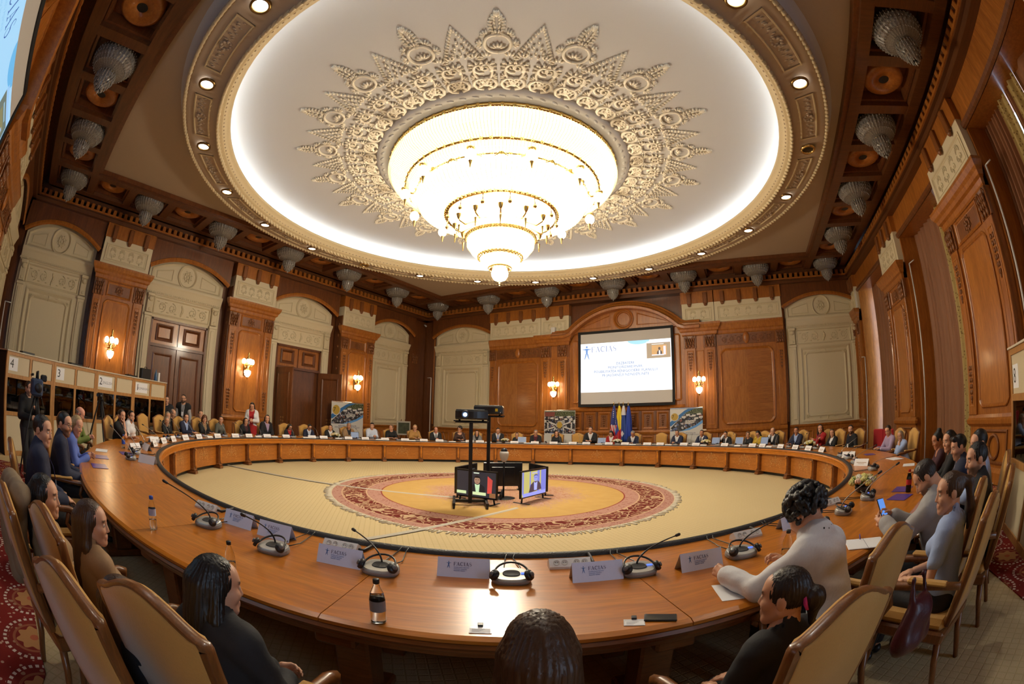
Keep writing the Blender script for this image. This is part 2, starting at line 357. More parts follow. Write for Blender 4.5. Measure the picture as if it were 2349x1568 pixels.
def pilaster(W, x0, x1, d, base=True, simple=False):
    p = struct('pilaster', MB().box(x0, x1, -.05, d-.03, 0, 5.05), W_WALL, None, W)
    w = x1-x0; cx = (x0+x1)/2
    # pedestal with oval boss
    obj('plinth', cornice(x0, x1, d-.03, [(0, .07), (.2, .07), (.24, .04), (.28, .02)]), W_WALL, p)
    obj('dado_rail', cornice(x0, x1, d-.03, [(1.02, .02), (1.07, .07), (1.14, .08), (1.18, .04), (1.24, .03)]), W_WALL, p)
    mb = MB(); mb.mould(rect(cx-.55, cx+.55, .34, .96), [(0, d-.03), (0, d), (.03, d+.01), (.06, d-.02)]); mb.mould(circ(cx, .65, .24, 20), [(0, d-.03), (0, d+.01), (.03, d+.02), (.06, d-.01)]); obj('pedestal_panel', mb, W_CARVE, p)
    # shaft: middle panel, two flat strips with garlands
    sw = min(.36, w*.18)
    for s in (-1, 1):
        sx = cx + s*(w/2-sw/2)
        st = obj('shaft_strip', MB().bbox(sx-sw/2, sx+sw/2, d-.05, d+.03, 1.24, 4.5, .012), W_WALL, p)
        mb = MB(); mb.mould(rect(sx-sw*.3, sx+sw*.3, 1.4, 4.35), [(0, d+.03), (0, d+.042), (.02, d+.046), (.035, d+.03)]); obj('strip_moulding', mb, W_PANEL, p)
        rel('drop', 6, sw*.6, .75, W_CARVE, 'strip_garland', p, sx, d+.03, 3.85); rel('drop', 6, sw*.6, .7, W_CARVE, 'strip_garland', p, sx, d+.03, 1.85)
        obj('capital_block', MB().bbox(sx-sw*.62, sx+sw*.62, d-.05, d+.03, 4.5, 5.02, .01), W_CARVE, p)
        rel('acanthus', 3, sw*1.15, .48, W_CARVE, 'capital', p, sx, d+.03, 4.76)
    if w > 1.2:
        mx0, mx1 = x0+sw+.1, x1-sw-.1
        panel(p, mx0, mx1, 1.36, 4.42, d-.03, .14)
        panel(p, mx0+.04, mx1-.04, 4.52, 5.0, d-.03, 0, W_CARVE, W_WALL, 'rosette_panel')
        rel('medal', 8, .42, .42, W_CARVE, 'carved_rosette', p, cx, d-.02, 4.76)
    obj('entablature', cornice(x0, x1, d-.03, [(5.02, .03), (5.06, .06), (5.16, .07), (5.2, .13), (5.28, .15), (5.34, .2), (5.44, .24), (5.5, .24), (5.5, 0)]), W_WALL, p)
    return p
def arch_pts(x0, x1, zs, za, n=18):                               # segmental arch from springing zs to crown za
    h = za-zs; w = (x1-x0)/2; Rr = (w*w+h*h)/(2*h); cz = za-Rr; a = math.asin(w/Rr); cx = (x0+x1)/2
    return [(cx+Rr*math.sin(-a+2*a*i/n), cz+Rr*math.cos(-a+2*a*i/n)) for i in range(n+1)]
def niche(W, x0, x1, door=None, zs=6.0, za=6.5, zb=1.17):
    cx = (x0+x1)/2; w = x1-x0
    nb = zb if door is None else 0
    poly = [(x0, nb), (x1, nb)] + arch_pts(x0, x1, zs, za)[::-1]
    if door: poly = [(x0, nb), (x0+.42, nb), (x0+.42, 4.28), (x1-.42, 4.28), (x1-.42, nb), (x1, nb)] + arch_pts(x0, x1, zs, za)[::-1]
    n = struct('niche', MB().prism(poly, -.12, .0), CREAM, None, W)
    outer = arch_pts(x0+.1, x1-.1, zs-.02, za-.1)
    mb = MB(); mb.mould([(x0+.1, 5.5), (x1-.1, 5.5)] + outer[::-1], [(0, 0), (0, .04), (.04, .05), (.07, .02), (.1, 0)]); obj('arch_moulding', mb, CREAM2, n)
    mb = MB()
    for s in (-1, 1):
        q = [(cx+s*.62, 5.65), (cx+s*(w/2-.32), 5.65), (cx+s*(w/2-.32), 5.92), (cx+s*.62, 6.1)]
        if s < 0: q = q[::-1]
        mb.mould(q, [(0, 0), (0, .02), (.025, .025), (.04, 0)])
    obj('tympanum_panels', mb, CREAM2, n).name = 'tympanum_panel'
    mb = MB(); mb.mould(circ(cx, 5.95, .42, 28, .45), [(0, 0), (0, .05), (.03, .06), (.06, .03), (.09, .0)]); obj('medallion_ring', mb, CREAM2, n)
    rel('medal', 8, .5, .55, CREAM2, 'medallion', n, cx, .0, 5.95)
    obj('niche_cornice', cornice(x0+.02, x1-.02, 0, [(5.05, .04), (5.1, .07), (5.14, .07), (5.2, .1), (5.34, .16), (5.4, .2), (5.47, .2), (5.5, .0)], False), CREAM, n)
    mb = MB()
    for k in range(int(w/.085)): mb.box(x0+.06+k*.085, x0+.11+k*.085, .06, .1, 5.09, 5.15)
    tag(obj('dentil', mb, CREAM2, n), kind='stuff')
    mb = MB(); mb.mould(rect(x0+.42, x1-.42, 4.38, 5.0), [(0, 0), (0, .03), (.03, .04), (.06, .0)]); obj('overdoor_moulding', mb, CREAM2, n)
    rel('scroll', 5, w-1.1, .46, CREAM2, 'overdoor_relief', n, cx, 0, 4.69)
    for s in (-1, 1):
        X = cx+s*(w/2-.24)
        mb = MB().bbox(X-.13, X+.13, 0, .12, 4.4, 5.04, .02); mb.bbox(X-.15, X+.15, 0, .17, 4.95, 5.06, .02); mb.ball((X, .13, 4.86), (.1, .06, .09), 8, 5); mb.ball((X, .1, 4.5), (.07, .05, .06), 8, 5)
        obj('console_bracket', mb, CREAM2, n)
        mb = MB().bbox(X-.15, X+.15, 0, .07, nb, 4.36, .02); mb.bbox(X-.08, X+.08, .07, .1, nb+.2, 4.2, .015); mb.bbox(X-.18, X+.18, 0, .11, 4.28, 4.38, .02)
        obj('jamb_pilaster', mb, CREAM, n)
    if door is None:
        bx0, bx1 = x0+.55, x1-.55
        mb = MB(); mb.mould(rect(bx0, bx1, zb+.08, 4.28), [(0, 0), (0, .045), (.05, .06), (.09, .03), (.13, .0)]); obj('blind_frame', mb, CREAM2, n)
        mb = MB(); mb.mould(notch(bx0+.2, bx1-.2, zb+.28, 4.08, .16), [(0, 0), (0, .035), (.04, .05), (.07, .03), (.1, .004)]); obj('blind_inner_frame', mb, CREAM2, n)
        obj('blind_panel', MB().box(bx0+.3, bx1-.3, -.01, .012, zb+.4, 3.96), CREAM, n)
        for z in (zb+.24, 4.06): rel('scroll', 3, 1.0, .2, CREAM2, 'blind_ornament', n, cx, .02, z)
        for sx in (bx0+.24, bx1-.24):
            for z in (zb+.32, 4.0): rel('medal', 8, .22, .22, CREAM2, 'corner_ornament', n, sx, .02, z)
        wn = obj('wainscot', MB().box(x0-.02, x1+.02, -.12, .03, 0, zb-.05), W_WALL, W)
        obj('wainscot_rail', cornice(x0-.02, x1+.02, .03, [(zb-.12, .01), (zb-.06, .06), (zb, .07), (zb+.01, .0)], False), W_WALL, wn)
        for k in range(3):
            a = x0 + w*k/3+.1; panel(wn, a, a+w/3-.2, .28, zb-.24, .03)
        obj('wainscot_plinth', cornice(x0-.02, x1+.02, .03, [(0, .05), (.16, .05), (.2, .01)], False), W_WALL, wn)
    return n
def spandrel(W, x0, x1, d, zs=6.0, za=6.52, ztop=7.1, name='arch_spandrel'):     # wood wall over a niche
    poly = [(x0, ztop), (x0, zs)] + arch_pts(x0, x1, zs, za) + [(x1, ztop)]
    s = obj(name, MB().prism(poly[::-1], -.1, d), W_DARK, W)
    mb = MB(); mb.mould(arch_pts(x0+.0, x1-.0, zs, za), [(0, d), (-.02, d+.04), (-.1, d+.05), (-.16, d)], 0, False); obj('arch_trim', mb, W_WALL, s)
    return s
def reveal(W, x, d, side, z1=6.0, mat=None):                       # deep side of a pilaster beside a niche, with carved buttons
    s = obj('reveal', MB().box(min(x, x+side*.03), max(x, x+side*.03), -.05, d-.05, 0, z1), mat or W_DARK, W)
    mb = MB()
    for k in range(9): mb.ball((x+side*.03, d*.5, 1.6+k*.5), (.03, .07, .07), 6, 4)
    tag(obj('carved_boss', mb, W_CARVE, s), kind='stuff'); return s
def wallbase(name, x0, x1, M, z1=8.2):
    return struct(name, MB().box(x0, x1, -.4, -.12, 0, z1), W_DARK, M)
# ---- left wall: x runs along +v, y is +u
M_L = Matrix(((0, 1, 0, XL), (-1, 0, 0, 0), (0, 0, 1, 0), (0, 0, 0, 1)))
M_B = Matrix(((-1, 0, 0, 0), (0, -1, 0, YB), (0, 0, 1, 0), (0, 0, 0, 1)))
M_F = Matrix(((1, 0, 0, 0), (0, 1, 0, YF), (0, 0, 1, 0), (0, 0, 0, 1)))
M_R = Matrix(((0, -1, 0, XR), (1, 0, 0, 0), (0, 0, 1, 0), (0, 0, 0, 1)))
WLt = wallbase('wall_left', -YB-.3, -YF+.5, M_L)
# the local x of this wall runs towards -v, so v -> -x
PL = [(-7.42, -5.4), (-1.66, .34), (4.08, 6.08)]
for a, b_ in PL:
    pilaster(WLt, -b_, -a, .5); frieze(WLt, -b_, -a, .5)
    for s, X in ((-1, -b_), (1, -a)): reveal(WLt, X, .5, s)
NL = [(-10.75, -7.6), (-5.25, -1.95), (.5, 3.75), (6.15, 9.12)]
for k, (a, b_) in enumerate(NL):
    niche(WLt, -b_, -a, None if k in (0, 3) else 'door')
    spandrel(WLt, -b_-.12, -a+.14, .38)
obj('corner_pier', MB().box(-10.35, -9.12, -.05, .12, 0, 7.1), W_DARK, WLt)
rel('acanthus', 3, .5, .5, W_CARVE, 'corner_capital', WLt, -9.55, .12, 4.76)
# ---- back wall: local x = u mirrored so that y points into the room
WBk = wallbase('wall_back', -XR-.3, -XL+.3, M_B)
WFr = wallbase('wall_front', XL-.3, XR+.3, M_F)
VENEER = [wood('veneer a', (.30,.098,.02), (.43,.16,.036), .28, .7, 'X', .3), wood('veneer b', (.32,.11,.022), (.46,.18,.042), .28, .7, 'Z', .3)]
def grand(W, sgn, full=True):
    X = lambda a, b_: (min(a*sgn, b_*sgn), max(a*sgn, b_*sgn))
    D = .26
    for a, b_ in ((-10.1, -6.62), (7.36, 10.78)):
        x = X(a, b_); niche(W, *x); spandrel(W, x[0]-.15, x[1]+.15, .2)
        panel(W, *(x[0]-.14, x[0]-.02), 1.3, 5.9, .04, 0, W_WALL, W_DARK, 'jamb_board', s=.3); panel(W, *(x[1]+.02, x[1]+.14), 1.3, 5.9, .04, 0, W_WALL, W_DARK, 'jamb_board', s=.3)
    for a, b_ in ((-6.5, -3.75), (4.28, 7.22)):                    # wood bays with chevron veneer
        x = X(a, b_); cx = sum(x)/2; w = x[1]-x[0]
        p = struct('panel_bay', MB().box(x[0], x[1], -.05, D-.03, 0, 5.05), W_WALL, None, W)
        obj('plinth', cornice(*x, D-.03, [(0, .07), (.2, .07), (.26, .02)], False), W_WALL, p)
        obj('dado_rail', cornice(*x, D-.03, [(1.02, .02), (1.07, .07), (1.14, .08), (1.2, .03)], False), W_WALL, p)
        for k in range(2): panel(p, x[0]+.1+k*w/2, x[0]+w/2-.1+k*w/2, .3, .94, D-.03)
        o_ = x[0] if (sgn*a < 0) == (a < -5) else x[0]
        far = 0 if abs(x[0]) > abs(x[1]) else 1
        sx = (x[0]+.18, x[1]-.18)[far]
        obj('shaft_strip', MB().bbox(sx-.16, sx+.16, D-.05, D+.02, 1.24, 4.5, .012), W_WALL, p)
        rel('drop', 6, .2, .7, W_CARVE, 'strip_garland', p, sx, D+.02, 3.85)
        obj('capital_block', MB().bbox(sx-.2, sx+.2, D-.05, D+.02, 4.5, 5.02, .01), W_CARVE, p); rel('acanthus', 3, .38, .48, W_CARVE, 'capital', p, sx, D+.02, 4.76)
        px0, px1 = (x[0]+.5, x[1]-.12) if far == 0 else (x[0]+.12, x[1]-.5)
        path = notch(px0, px1, 1.34, 4.42, .22); mb = MB(); mb.mould(path, [(o*1.4, D-.03+h*1.3) for o, h in PANEL_PROF]); obj('panel_moulding', mb, W_WALL, p)
        mx = (px0+px1)/2; A, B, C_ = 1.4, 2.86, 4.36
        for (z0, z1, up) in ((A, B, 1), (B, C_, 1)):                # four veneer leaves per bay
            for (q0, q1) in ((px0+.08, mx), (mx, px1-.08)):
                v = obj('veneer', MB().box(-(q1-q0)/2+.003, (q1-q0)/2-.003, 0, .008, -(z1-z0)/2+.003, (z1-z0)/2-.003), VENEER[0 if q0 < mx-.01 else 1], p, T((q0+q1)/2, D-.03, (z0+z1)/2))
        obj('carved_frieze', MB().box(x[0]+.42 if far == 0 else x[0]+.05, x[1]-.05 if far == 0 else x[1]-.42, D-.05, D, 4.56, 5.0), W_CARVE, p)
        rel('scroll', 7, w-.7, .38, W_CARVE, 'carved_scroll', p, mx, D, 4.78)
        obj('cartouche', MB().ball((mx, D+.03, 4.8), (.15, .07, .24), 10, 6), W_WALL, p)
        obj('entablature', cornice(*x, D-.03, [(5.02, .02), (5.06, .05), (5.16, .06), (5.2, .1), (5.34, .14), (5.44, .18), (5.5, .18), (5.5, 0)], False), W_WALL, p)
        frieze(W, *x, D, 5.5, 6.4, 4, .3)
    for cx in (-3.03, 3.56):                                       # double pilasters that carry the pediment
        x = X(cx-.7, cx+.7); c = cx*sgn
        p = struct('double_pilaster', MB().box(x[0], x[1], -.05, D+.02, 0, 5.05), W_WALL, None, W)
        obj('plinth', cornice(*x, D+.02, [(0, .07), (.2, .07), (.26, .02)]), W_WALL, p)
        obj('dado_rail', cornice(*x, D+.02, [(1.02, .02), (1.07, .07), (1.14, .08), (1.2, .03)]), W_WALL, p)
        for s in (-1, 1):
            sx = c+s*.42
            obj('shaft_strip', MB().bbox(sx-.23, sx+.23, D, D+.1, 1.2, 4.5, .012), W_WALL, p)
            mb = MB(); mb.mould(rect(sx-.15, sx+.15, 1.36, 4.4), [(0, D+.1), (0, D+.115), (.02, D+.12), (.035, D+.1)]); obj('strip_moulding', mb, W_PANEL, p)
            rel('drop', 6, .26, .7, W_CARVE, 'strip_garland', p, sx, D+.1, 3.95)
            obj('capital_block', MB().bbox(sx-.26, sx+.26, D, D+.1, 4.5, 5.02, .01), W_CARVE, p); rel('acanthus', 3, .5, .48, W_CARVE, 'capital', p, sx, D+.1, 4.76)
        panel(p, c-.16, c+.16, 1.36, 4.4, D+.02, 0, s=.5)
        obj('entablature', cornice(*x, D+.08, [(5.02, .03), (5.06, .06), (5.16, .07), (5.2, .13), (5.28, .15), (5.34, .2), (5.44, .24), (5.52, .24), (5.52, 0)]), W_WALL, p)
        frieze(W, *x, D, 5.5, 6.4, 2, .3)
    x = X(-2.33, 2.86); cx = sum(x)/2                              # middle bay with segmental pediment
    p = struct('pediment_bay', MB().box(x[0], x[1], -.05, D-.08, 0, 5.5), W_WALL, None, W)
    obj('dado_rail', cornice(*x, D-.08, [(1.02, .02), (1.07, .05), (1.14, .06), (1.2, .03)], False), W_WALL, p)
    obj('screen_rail', cornice(*x, D-.08, [(2.02, .02), (2.06, .07), (2.14, .09), (2.2, .05), (2.24, .02)], False), W_WALL, p)
    n = 8; w = (x[1]-x[0])/n
    for k in range(n):
        a = x[0]+k*w
        obj('panel_stile', MB().bbox(a-.05, a+.05, D-.09, D-.03, 1.2, 2.02, .01), W_DARK, p)
        panel(p, a+.09, a+w-.09, 1.26, 1.96, D-.08, 0, W_CARVE); rel('drop', 5, .2, .45, W_CARVE, 'panel_carving', p, a+w/2, D-.07, 1.62)
        panel(p, a+.09, a+w-.09, .3, .94, D-.08)
    for s in (0, 1):
        q = (x[0]+.14, x[0]+.46) if s == 0 else (x[1]-.46, x[1]-.14); panel(p, *q, 2.4, 5.2, D-.08, .08)
    xp = (cx-3.35, cx+3.35)
    ped = obj('pediment', MB().prism([(xp[0]+.5, 5.5)] + arch_pts(xp[0]+.75, xp[1]-.75, 5.55, 6.7)+[(xp[1]-.5, 5.5)], -.05, D+.06), W_WALL, W)
    path = [(xp[0], 5.6), (xp[0]+.62, 5.6)] + arch_pts(xp[0]+.8, xp[1]-.8, 5.66, 6.68, 24) + [(xp[1]-.62, 5.6), (xp[1], 5.6)]
    mb = MB(); mb.mould(path, [(-.3, D), (-.3, D+.4), (-.2, D+.42), (-.12, D+.3), (-.05, D+.26), (.0, D+.2), (.07, D+.18), (.1, D+.06)], 0, False)
    for e in (0, 1):
        q = mb.v[:8] if e == 0 else mb.v[-8:]; mb.add(q, [tuple(range(8))[::(1 if e else -1)]])
    obj('pediment_arch', mb, W_WALL, ped)
    mb = MB(); mb.mould(circ(cx, 5.98, .46, 28), [(0, D+.06), (0, D+.13), (.05, D+.15), (.1, D+.1), (.12, D+.06)]); mb.mould(circ(cx, 5.98, .32, 28), [(0, D+.06), (0, D+.1), (.03, D+.11), (.05, D+.06)]); obj('pediment_ring', mb, W_WALL, ped)
    mb = MB()
    for s in (-1, 1):
        q = [(cx+s*.58, 5.66), (cx+s*2.2, 5.66), (cx+s*.6, 6.22)]
        if s < 0: q = q[::-1]
        mb.mould(q, [(0, D+.06), (0, D+.08), (.03, D+.09), (.05, D+.06)])
    obj('pediment_panel', mb, W_WALL, ped)
grand(WBk, -1); grand(WFr, 1)
# ---- right wall: window bays with drawn curtains between pilasters; local x = +v, y = -u
WRt = struct('wall_right', MB().box(YF-.3, YB+.3, -1.05, -.9, 0, 8.2), W_DARK, M_R)
PR_ = [(-7.75, -5.75), (-1.98, .22), (3.7, 5.5), (9.5, 10.3)]
for a, b_ in PR_:
    pilaster(WRt, a, b_, .5); frieze(WRt, a, b_, .5, depth=1.3)
    for s, X in ((-1, a), (1, b_)): obj('window_return', MB().box(X-.06 if s < 0 else X, X if s < 0 else X+.06, -.9, .3, 0, 6.6), W_WALL, WRt)
bays = [(-11.0, -7.75), (-5.75, -1.98), (.22, 3.7), (5.5, 9.5)]
SKYW = emit('daylight outside', (.50, .72, 1.), 5.)
def curtain_mesh(x0, x1, z0, z1, n, amp, y=0., seed=0):
    mb = MB(); r = random.Random(seed); ph = [r.random()*6 for _ in range(4)]; rows = []
    for z in (z1, z1*.7+z0*.3, z1*.35+z0*.65, z0):
        row = []
        for i in range(n*8+1):
            t = i/(n*8); x = x0+(x1-x0)*t; row.append((x, y+amp*(math.sin(t*n*2*PI)+.35*math.sin(t*n*4.3+ph[0])), z))
        rows.append(row)
    front = rows; back = [[(p[0], p[1]-.012, p[2]) for p in q] for q in rows]
    mb.loft(front, 0, None, False, False, True); mb.loft([q[::-1] for q in back], 0, None, False, False, True); return mb
def brocade(name, c1, c2, sc):
    m, nt, b = nodes(name); tc = N(nt, 'ShaderNodeTexCoord'); vr = N(nt, 'ShaderNodeTexVoronoi', i_Scale=sc); L(nt, tc.outputs['Object'], vr.inputs[0])
    L(nt, mixc(nt, math_(nt, 'GREATER_THAN', vr.outputs[0], .28), c1, c2), b.inputs['Base Color']); b.inputs['Roughness'].default_value = .6; b.inputs['Sheen Weight'].default_value = .3; return m
BROC = brocade('gold brocade', (.22,.13,.03), (.48,.35,.12), 14); DRAPE = plain('brown drape', (.27,.105,.035), .6, bump=.1, bscale=50, sheen=.3)
for k, (a, b_) in enumerate(bays):
    e0, e1 = a-.02, b_+(.02 if k != 3 else -.42)
    wn = struct(f'window_{k+1}', MB().box(a+.1, b_-.1, -.9, -.86, .3, 6.3), SKYW, M_R)
    mb = MB()
    for x in (a+.1, (a+b_)/2-.04, b_-.18): mb.box(x, x+.08, -.86, -.78, .3, 6.3)
    for z in (.3, 2.3, 4.3, 6.22): mb.box(a+.1, b_-.1, -.86, -.78, z, z+.08)
    obj('window_frame', mb, W_WALL, wn)
    obj('pelmet', MB().box(a-.05, b_+.05, -.86, .34, 6.2, 7.15), W_WALL, WRt); obj('pelmet_trim', cornice(a, b_, .34, [(6.2, .0), (6.24, .05), (6.32, .06), (6.36, .0)], False), W_DARK, WRt)
    c = thing('curtain', f'tall brown drape with gold brocade bands in the {["window bay at the near end behind interpreter booth 8","window bay behind the booth numbered 8","wide window bay between two wooden pilasters","far window bay beside the cream niche"][k]}', 'curtain', M_R, 'drawn window curtains')
    f = [0, .17, .27, .33, .43, 1.] if k in (2, 3) else [0, .5, .6, .66, .76, 1.]; w = e1-e0; X_ = [e0+w*q for q in f]
    if k == 0: X_ = [e0+w*q for q in (.62, .72, .78, .82, .88, 1.)]             # this one is drawn aside
    for i, (nm_, mt_, nf, am, yy) in enumerate((('drape', DRAPE, 4, .05, -.27), ('brocade_band', BROC, 2, .05, -.22), ('drape', DRAPE, 2, .03, -.3), ('brocade_band', BROC, 2, .05, -.22), ('drape', DRAPE, 7, .05, -.27))):
        obj(nm_, curtain_mesh(X_[i]-.01, X_[i+1]+.01, .01, 6.3, nf, am, yy, k*7+i), mt_, c)
# ---- doors in the left wall
def door_leaf(name, w, h, parent, M, thick=.07):
    o = obj(name, MB().bbox(0, w, -thick/2, thick/2, 0, h, .008), W_DOOR, parent, M)
    for s in (1, -1):
        mb = MB(); mb.mould(rect(.16, w-.16, .35, h-.2), [(0, s*thick/2), (0, s*(thick/2+.02)), (.04, s*(thick/2+.03)), (.08, s*(thick/2+.005)), (.1, s*thick/2)]); obj('leaf_moulding', mb, W_DARK, o)
        k = rel('drop', 6, .34, .8, W_DOORC, 'door_ornament', o, w/2, s*thick/2, .95)
    mb = MB(); x = w-.08
    for s in (1, -1): mb.ball((x, s*(thick/2+.05), 1.05), .03, 8, 5); mb.tube([(x, 0, 1.05), (x, s*(thick/2+.05), 1.05)], .012); mb.box(x-.03, x+.03, min(s*.03,s*.045), max(s*.03,s*.045), .95, 1.2)
    obj('door_handle', mb, BRASS, o); return o
W_DOOR = wood('door wood', (.13,.042,.012), (.23,.078,.02), .4, 1., 'Z', .15); W_DOORC = wood('door inlay', (.28,.12,.03), (.4,.18,.05), .4, 1., 'Z', .1)
for k, (a, b_) in enumerate(NL[1:3]):
    x0, x1 = -b_+.44, -a-.44; w = x1-x0
    d = struct(f'door_{k+1}', MB().box(x0-.02, x0+.06, -.3, .02, 0, 4.28).box(x1-.06, x1+.02, -.3, .02, 0, 4.28).box(x0, x1, -.3, .02, 4.2, 4.28).box(x0, x1, -.3, .0, 3.3, 3.4), W_DARK, M_L)
    for s in (0, 1):
        q0 = x0+.06+s*(w/2-.03); q1 = q0+w/2-.09
        t = obj('transom_panel', MB().box(q0, q1, -.14, -.08, 3.4, 4.2), W_PANEL if k == 0 else W_WALL, d)
        mb = MB(); mb.mould(rect(q0+.2, q1-.2, 3.52, 4.1), [(0, -.08), (0, -.03), (.05, -.02), (.1, -.06), (.12, -.08)]); obj('transom_moulding', mb, W_DARK, t)
    h = 3.3
    if k == 0:
        door_leaf('door_leaf', w/2-.07, h, d, T(x0+.06, -.1, 0)); door_leaf('door_leaf', w/2-.07, h, d, T(x1-.06, -.1, 0, PI))
    else:
        door_leaf('door_leaf', w/2-.07, h, d, T(x1-.06, .02, 0, R_(-100+180+18))); door_leaf('door_leaf', w/2-.07, h, d, T(x0+.06, .02, 0, R_(125)))
        v = struct('vestibule_wall', MB().box(x0-.6, x1+.6, -2.6, -2.5, 0, 4.4).box(x0-.6, x0-.5, -2.6, -.35, 0, 4.4).box(x1+.5, x1+.6, -2.6, -.35, 0, 4.4).box(x0-.6, x1+.6, -2.6, -.35, 4.4, 4.5), W_DOOR, M_L)
        for s in (0, 1): panel(v, x0+.1+s*w/2, x0+w/2-.1+s*w/2, .4, 3., -2.5, 0, W_WALL, W_DARK, 'vestibule_panel')
# ---------------------------------------------------------------- ceiling: wooden coffered border, cream square, round moulded ring, lit dome
ZS, HS = 7.63, 8.395
ORD = 'first second third fourth fifth sixth seventh eighth ninth tenth eleventh twelfth thirteenth fourteenth fifteenth sixteenth seventeenth eighteenth nineteenth twentieth'.split()
def ring_square(h, r, n=80):                                       # square outside, circle inside, as one face strip
    out, inn = [], []
    for i in range(n):
        a = 2*PI*i/n; c, s = math.cos(a), math.sin(a); k = h/max(abs(c), abs(s)); out.append((c*k, s*k)); inn.append((c*r, s*r))
    return out, inn
cb = MB(); o_, i_ = ring_square(HS, 8.2)
cb.loft([[(x, y, ZS+.02) for x, y in o_], [(x, y, ZS) for x, y in o_], [(x, y, ZS) for x, y in i_]])
cb.box(-12.6, 12.6, -12, 12, 8.3, 8.5)
ceil = struct('ceiling', cb, CEILC)
mb = MB().lathe([(8.2, ZS), (8.1, 7.60), (8.03, 7.5), (8.0, 7.36), (7.98, 7.27)], 120); obj('ceiling_cove', mb, CEILW, ceil)
mb = MB().lathe([(7.98, 7.27), (7.86, 7.2), (7.72, 7.215), (7.28, 7.15), (7.12, 7.15), (7.08, 7.11)], 120); obj('ceiling_ring', mb, CEILC, ceil)
mb = MB().lathe([(7.08, 7.11), (7.03, 7.12), (7.0, 7.15), (6.97, 7.15), (6.95, 7.2), (6.9, 7.24), (6.89, 7.29), (6.84, 7.31), (6.82, 7.36), (6.84, 7.4), (7.02, 7.4), (7.05, 7.36), (7.3, 7.36), (7.45, 7.5)], 120); obj('ring_lip', mb, GILT, ceil)
def rope(R, z, n, r, tw, mat, name):
    mb = MB()
    for k in range(n):
        a = 2*PI*k/n; M = RZ(a) @ Matrix.Translation((R, 0, z)) @ RX(tw)
        mb.add(*ball8(r, r*1.0, 2*PI*R/n*1.05), 0, M, True)
    o = obj(name, mb, mat, ceil); o['kind'] = 'stuff'; return o
def ball8(rx, rz, ry):
    v = [(0,0,rz),(0,0,-rz)]; f = []
    for j, (z, q) in enumerate(((.6,.8),(-.6,.8))):
        v += [(rx*q*math.cos(PI*i/3), ry*q*math.sin(PI*i/3), rz*z) for i in range(6)]
    for i in range(6):
        k = (i+1) % 6; f += [(0, 2+i, 2+k), (2+i, 8+i, 8+k, 2+k), (1, 8+k, 8+i)]
    return v, f
rope(7.93, 7.225, 380, .055, .7, GILT, 'outer_rope'); rope(7.06, 7.115, 300, .05, .7, GILT, 'inner_rope')
mb = MB()
for k in range(300):
    a = 2*PI*k/300; mb.add(*ball8(.03, .03, .04), 0, RZ(a) @ Matrix.Translation((6.945, 0, 7.22)))
tag(obj('bead_band', mb, CEILC, ceil), kind='stuff')
A0 = 91.9
def arc_panel(R0, R1, a0, a1, zf, n=8):                             # curved frame on the ring
    mb = MB()
    def pt(R, a, dz): return (R*math.cos(a), R*math.sin(a), zf(R)-dz)
    for (ra, rb, aa, ab, long_) in ((R0, R0+.045, a0, a1, 1), (R1-.045, R1, a0, a1, 1), (R0, R1, a0, a0+.045/R1, 0), (R0, R1, a1-.045/R1, a1, 0)):
        m_ = n if long_ else 1; rows = []
        for i in range(m_+1):
            a = aa+(ab-aa)*i/m_; rm = (ra+rb)/2
            rows.append([pt(ra, a, 0), pt(ra+.01, a, .03), pt(rb-.01, a, .03), pt(rb, a, 0)] if long_ else [pt(ra, a, 0), pt(ra, a, .025), pt(rb, a, .025), pt(rb, a, 0)])
        mb.loft(rows, 0, None, False, False)
    return mb
zf = lambda R: 7.15+(R-7.28)*.148
pm = mesh('ring_frame', arc_panel(7.28, 7.70, R_(3.2), R_(14.8), zf), GILT)
rm_ = MB()
for k in range(8): rm_.ball((7.49+.1*math.cos(k*PI/4), .1*math.sin(k*PI/4), 7.165), (.04, .04, .02), 6, 4)
for k in range(26):
    q = k-13+(k >= 13); rm_.ball((7.49+.07*math.sin(k*2.2), q*.05, 7.175), (.05, .022, .014), 5, 4)
rm_ = mesh('ring_relief', rm_, CEILC)
LIT = emit('downlight glow', (1, .97, .92), 14.); DLB = plain('bronze ring', (.25,.15,.05), .3, .9)
dl_m = {}
for kind, em in (('lit', LIT), ('unlit', plain('dark lamp recess', (.03,.02,.01), .3))):
    dl_m[kind] = (mesh('bezel', MB().lathe([(.19, 0), (.185, -.035), (.15, -.05), (.135, -.03), (.13, .0)], 28), DLB if kind == 'lit' else BRASS), mesh('lens', MB().lathe([(.13, -.012), (.001, -.018)], 24), em))
for k in range(20):
    a = R_(A0+18*k)
    link('ring_frame', pm, ceil, RZ(a)); link('ring_relief', rm_, ceil, RZ(a+R_(9)))
    kind = 'unlit' if k in (4, 15) else 'lit'
    nm = f'lit round downlight in the ceiling ring, {ORD[(k-5) % 20 if k > 4 else (4-k-1)]} {"beyond" if k > 4 else "before"} the dark downlight on the door side' if kind == 'lit' else ('unlit brass downlight in the ceiling ring on the door side' if k == 4 else 'unlit brass downlight in the ceiling ring on the curtain side')
    d = thing('downlight', nm, 'ceiling light', RZ(a) @ T(7.49, 0, zf(7.49)-.02), 'downlights in the ceiling ring')
    link('bezel', dl_m[kind][0], d); link('lens', dl_m[kind][1], d)
    if kind == 'lit' and k % 2 == 0:
        ld = bpy.data.lights.new('downlight_lamp', 'SPOT'); ld.energy = DOWNL; ld.spot_size = R_(95); ld.spot_blend = .8; ld.shadow_soft_size = .13; ld.color = (1, .93, .82)
        link('downlight_lamp', ld, d, T(0, 0, -.07))
